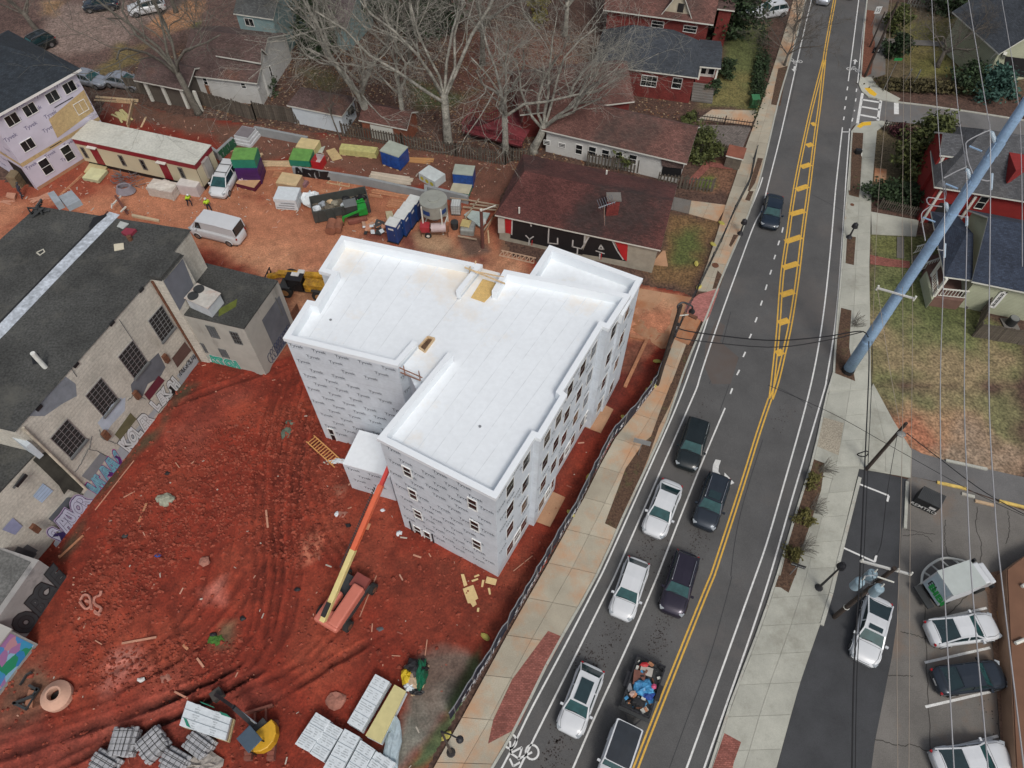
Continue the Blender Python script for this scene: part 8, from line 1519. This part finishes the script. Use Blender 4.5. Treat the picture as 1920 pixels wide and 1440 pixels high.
p=W("N1030,1240",.4)[0]; heap('loose_sheet','long crumpled pale blue plastic sheet right of the yellow stack','plastic sheet',p,1.25,mat('sheet_blue',(.36,.44,.48),.4,var=.2,sc=3),(.42,1.25,.3),.28,14,4)
t=thing('rubbish_heap','heap with black, yellow and green plastic on broken boards above the yellow stack','debris',W("N1200,780")[0]); r=random.Random(7)
for k in range(7):a=W(f"N{1240+k*9},{620+k*8}",.15)[0]; c=W(f"N{1170+k*12},{900-k*6}",.15)[0]; MB().beam(a,c,.14,.05).build('board',lumber,t)
for s_,rr,m,szz in (("N1200,690",.75,black,(1.1,.8,.6)),("N1130,750",.55,mat('plastic_yellow',(.60,.42,.02),.4),(.7,1,.6)),("N1240,740",.75,mat('plastic_green',(.01,.12,.06),.35),(.55,1.3,.7)),("N1180,770",.6,mat('card_tan',(.45,.33,.22),.8),(.8,1.0,.4)),("N1150,830",.4,wrapw,(1,.8,.5)),("N1200,870",.4,black,(1.2,.5,.4))):
    b=MB().ball(W(s_,.5)[0],rr,12,szz,.3,int(rr*100)); b.build('plastic',m,t)
s=wstack('white printed wrapping over a pale timber pack near the excavator arm','M1340,1120 1690,1235 1735,1060 1400,930',1.0,mat('timber_pack',(.50,.42,.24),.8),3,2,True,9,tm=wrapw)
MB().beam(*W("M1310,868 1410,920",.2),.12).build('batten',tan_mud,org=W("M1350,890")[0],label='pinkish batten beside the wrapped timber pack',cat='timber')
for q in ("M1375,1060 1400,1125 1430,1140 1400,1075","M1645,1015 1700,1035 1735,1065 1660,1040","M1500,940 1600,980 1610,990 1510,952"):MB().prism(W(q,1.0),.96,1.012).build('green_print',green,s)
tube_g=mat('block_grey',(.34,.345,.36),.9,var=.25,sc=4); straps=mat('strap_black',(.02,.02,.02),.6)
def bundle(label,c,az,L_=2.2,n=6,rows=4,z=0):
    p=W(c,.5)[0]; p=flat(p,0); t=thing('strapped_bundle',label,'bundle',p,az,'strapped grey bundles on the red earth'); r=random.Random(int(c[1:4]))
    wv=.26; base=MB().box((0,0,0),(wv*.92,L_,wv*.9)); first=None; ob=None
    for k in range(rows):
        nn=n if k<rows-1 else n-2
        for i in range(nn):
            o_=V(((i-(nn-1)/2)*wv,r.uniform(-.1,.1),.18+k*wv*.93))
            if ob is None:ob=base.build('pole_block',tube_g,t,local=True,bevel=.05); ob.location=o_
            else:clones(ob,[Matrix.Translation(o_)])
    W_=n*wv/2+.03; H_=rows*wv*.93+.06
    for y in (-L_*.36,-L_*.12,L_*.12,L_*.36):MB().tube([V((-W_,y,.05)),V((-W_,y,H_*.78)),V((-W_*.66,y,H_)),V((W_*.66,y,H_)),V((W_,y,H_*.78)),V((W_,y,.05))],.018,4).build('strap',straps,t,local=True)
    for x in (-W_*.3,W_*.3):MB().beam(V((x,-L_/2-.05,H_)),V((x,L_/2+.05,H_)),.025).build('strap',straps,t,local=True)
for i,(c,az) in enumerate((("M932,1245",0),("M1148,1262",-.75),("M1500,1265",1.05),("M790,1415",1.15),("M1320,1395",1.15))):bundle(('upright-lying grey strapped bundle, leftmost of the upper row','tilted grey strapped bundle, middle of the upper row','grey strapped bundle below the wrapped timber pack','grey strapped bundle at the bottom edge, leftmost of all','grey strapped bundle at the bottom edge, right of the other')[i],c,az,1.55,6 if i<2 else 5,4)
heap('rubble_pile','pile of broken pale lumps at the bottom edge','rubble',W("M1530,1425",.2)[0],.8,mat('rubble_pale',(.34,.31,.28),1,var=.3,sc=4),(1.3,.8,.5),.4,14,3)
p=W("M440,905",.0)[0]; t=thing('concrete_ring','pale pink-tan concrete cone section with a round hole lying on the red earth','concrete ring',p); b=MB(); n=28
prof=[(.95,0),(.95,.38),(.50,.75),(.38,.75),(.38,.2)]; vs=[p+V((math.cos(6.2832*k/n)*r_,math.sin(6.2832*k/n)*r_,z)) for r_,z in prof for k in range(n)]; b.add(vs,[(i*n+k,i*n+(k+1) % n,(i+1)*n+(k+1) % n,(i+1)*n+k) for i in range(len(prof)-1) for k in range(n)]); b.build('ring',mat('ring_tan',(.55,.33,.24),.85,var=.1),t,smooth=False); MB().cyl(p+Zv*.03,p+Zv*.1,.38,n=20).build('hole_floor',dark,t)
t=thing('scrap_steel','black steel frame scrap beside the mural shed','scrap',W("M200,900")[0])
for s_ in ("M100,960 250,900","M250,900 290,840","M220,820 290,860","M100,950 200,1000","M200,1000 270,880","M150,820 200,740","M200,740 240,720"):a,c=W(s_,.35); MB().beam(a,c,.16 if '7' not in s_ else .06,.22).build('bar',dkgrey,t)
MB().prism(W("M215,850 255,860 240,985 180,985",.3),0,.3).build('plate',mat('plate_rusty',(.33,.15,.09),.8),t)
def rock(label,c,rr,m,sz=(1,1,.6),seed=0):heap('boulder',label,'boulder',W(c,rr*sz[2]*.4)[0],rr,m,sz,.16,12,seed)
rgr=mat('rock_grey',(.30,.31,.24),.95,var=.3,sc=3); rpk=mat('rock_pink',(.34,.15,.11),.95,var=.3,sc=3)
rock('grey-green boulder on the red earth facing the warehouse wall','I1245,870',.75,rgr,(1,.75,.5),1); rock('flat pinkish double rock above the white stacks','N595,935',.7,rpk,(1,.75,.3),2); rock('pinkish stone near the old building corner','I1535,1330',.38,rpk,seed=3); rock('small pink rock above the mini excavator','M1245,765',.38,rpk,(1,.8,.5),4); rock('small pink rock left of the churned ridge','M775,685',.3,rpk,(1,.8,.5),5); rock('green-stained lump on the upper rutted track','J225,370',.5,mat('rock_teal',(.12,.16,.12),.9,var=.4,sc=3),(.8,1.2,.4),6); rock('grey patch of stone above the green-stained lump','J258,290',.4,mat('rock_teal',(.12,.16,.12)),(1,.6,.3),7)
rock('white stone fragment beside the wrapped front wall','J1075,1120',.24,wrapw,(1,1,.7),8); rock('white stone fragment left of the lift boom','J605,975',.24,wrapw,(.7,1,.7),9); rock('white stone fragment by the annex foot','J950,948',.2,wrapw,(1,.7,.6),10); rock('flat pink slab left of the lift boom','J650,980',.5,rpk,(1,.6,.15),11)
lad=W("J378,432 590,625",.32); t=thing('ladder','orange-yellow ladder lying on the red earth beside the annex','ladder',lad[0]); u=(lad[1]-lad[0]).normalized(); v=V((-u.y,u.x,0)); L_=(lad[1]-lad[0]).length; lo_=mat('ladder_orange',(.60,.30,.10),.6)
for s_ in (0,.75):MB().beam(lad[0]+v*s_,lad[1]+v*s_,.08).build('rail',lo_,t)
piece('rung',lo_,t,(.06,.75,.05),[(lad[0]+u*L_*(k+.7)/13+v*.375,math.atan2(u.y,u.x)) for k in range(12)])
heap('plastic_scrap','crumpled grey-white wrap at the foot of the ladder','plastic sheet',W("J605,580",.2)[0],.55,wrapw,(1.2,.5,.4),.4,10,12)
# osb offcuts and sticks (each its own thing)
for i,s_ in enumerate(("U165,525 205,525 250,665 205,685","U190,715 325,665 390,840 350,860 370,915 320,950 290,900 255,900","U500,558 632,595 610,672 480,640","U335,550 395,525 405,545 340,570","U300,605 385,578 390,598 310,628","U440,600 470,605 450,695 425,690","U510,705 540,700 552,785 530,790","U375,960 405,960 398,1012 370,1008")):
    q=W(s_,.06); MB().prism(q,.05+.02*(i % 3),.09+.02*(i % 3)).build('osb_offcut',mat('osb_pale',(.62,.46,.22),.8,var=.1,sc=5),org=flat(q[0],0),label=('upper long offcut of tan board by the front corner','largest tan board sheet with a notched corner by the front corner','tan board offcut nearest the building corner','small tan strip above the others by the front corner','tan strip beside the large notched sheet','narrow tan offcut in the middle of the scatter','narrow tan offcut at the right of the scatter','smallest tan offcut at the bottom of the scatter')[i],cat='board offcut',group='tan board offcuts at the front corner')
stk=[("U840,490 1085,295",.06,'long thin pinkish stick beside the banner fence'),("I1105,900 1048,1040",.16,'pale batten below the grey-green boulder'),("I1020,815 935,860",.08,'thin stick left of the grey-green boulder'),("I1010,580 720,950",.07,'long thin rod lying parallel to the graffiti wall'),("I630,1140 450,1310",.16,'brown plank at the foot of the graffiti wall'),("M920,510 1190,470",.14,'pinkish stick in the middle of the churned earth'),("M1380,520 1415,555",.18,'short pink block on the churned earth'),("M1490,625 1535,690",.14,'short pink batten on the churned earth'),("J85,960 98,1090",.14,'short pale stick in the wheel ruts'),("J1180,1285 1240,1305",.12,'small pale offcut in front of the wrapped wall'),("J1298,1275 1312,1300",.08,'tiny pale offcut in front of the wrapped wall'),("N875,360 865,480",.07,'thin stick below the boom lift'),("N905,0 780,310",.06,'long thin rod beside the boom lift wheel'),("N1285,480 1270,600",.07,'thin stick above the debris heap'),("N1020,600 1085,605",.06,'small stick left of the debris heap'),("J720,930 690,940",.08,'tiny stick by the lift boom'),("I1475,585 1440,605",.08,'small stick on the upper churned earth'),("I1355,640 1325,600",.07,'tiny pale chip on the upper churned earth'),("J850,1050 830,1095",.3,'short ribbed grey panel beside the lift boom'),("M725,490 775,520",.07,'thin twig at the left of the churned earth')]
for s_,w2,l in stk:a,c=W(s_,.0); za,zb=gnd(a),gnd(c); MB().beam(flat(a,za+.06),flat(c,zb+.06),w2,.05).build('stick',(tan_mud if w2<.15 else lumber_red),org=flat(a,0),label=l,cat='stick')
for s_,m,l in (("J690,1060",black,'small black box beside the lift boom'),("N310,100",black,'small black scrap left of the boom lift'),("I935,1140",dkgrey,'dark grey scrap below the thin sticks'),("I1255,670",black,'small black scrap above the grey-green boulder'),("M1600,440",black,'small black tyre scrap on the green-tinged patch'),("M1820,320",black,'small black scrap above the green-tinged patch'),("M1060,778",plate,'tiny white cup on the churned earth'),("I1185,1285",blue,'tiny blue scrap on the churned earth'),("N1130,800",black,'black scrap under the debris heap'),("N930,400",mat('scrap_slate',(.08,.09,.1),.7),'slate-grey scrap below the boom lift')):
    p=W(s_,.1)[0]; heap('scrap',l,'scrap',p,.26,m,(1,.7,.4),.3,7,int(s_[1:4]))
heap('grass_tuft','small vivid green tuft beside the black tyre scrap','plant',W("M1625,480",.05)[0],.5,mat('tuft',(.05,.14,.02),.9,var=.4,sc=8),(1,.7,.3),.4,12,3)
t=thing('rope_tangle','tangle of pinkish torn fabric on the churned earth','fabric',W("M700,220")[0]); r=random.Random(21)
for s_ in ("M610,190 640,150 680,160 690,230 650,250 610,200","M770,120 760,150 720,170 715,210 740,230","M740,230 770,250 740,290 720,270 760,300","M650,190 690,210 700,260"):MB().tube(smooth([p+Zv*(.15+.1*r.random()) for p in W(s_,.1)],3),.10,5).build('strip',mat('fabric_pink',(.45,.20,.15),.9,var=.3,sc=4),t)
# small chips scattered over the site
b=MB(); r=random.Random(31); xs_=np.concatenate([rng.uniform(-40,8,800),rng.uniform(-50,2,900)]); ys_=np.concatenate([rng.uniform(5,90,800),rng.uniform(54,74,900)]); dd=sdist(xs_,ys_,SITE); zz,_=sz(xs_,ys_)
for x,y,d_,z in zip(xs_,ys_,dd,zz):
    if d_<1:continue
    s_=r.uniform(.04,.13); a=r.uniform(0,3.1); L_=s_*r.choice((1,1.5,4)); b.mat(r.randrange(3)); b.box((x,y,z+.03),(L_,s_*.8,.04),a)
b.build('debris_chips',[mat('chip_a',(.50,.28,.2),.9),mat('chip_b',(.45,.40,.34),.9),mat('chip_c',(.30,.10,.07),.9)],kind='stuff',label='small chips of wood and stone scattered over the site',cat='debris')
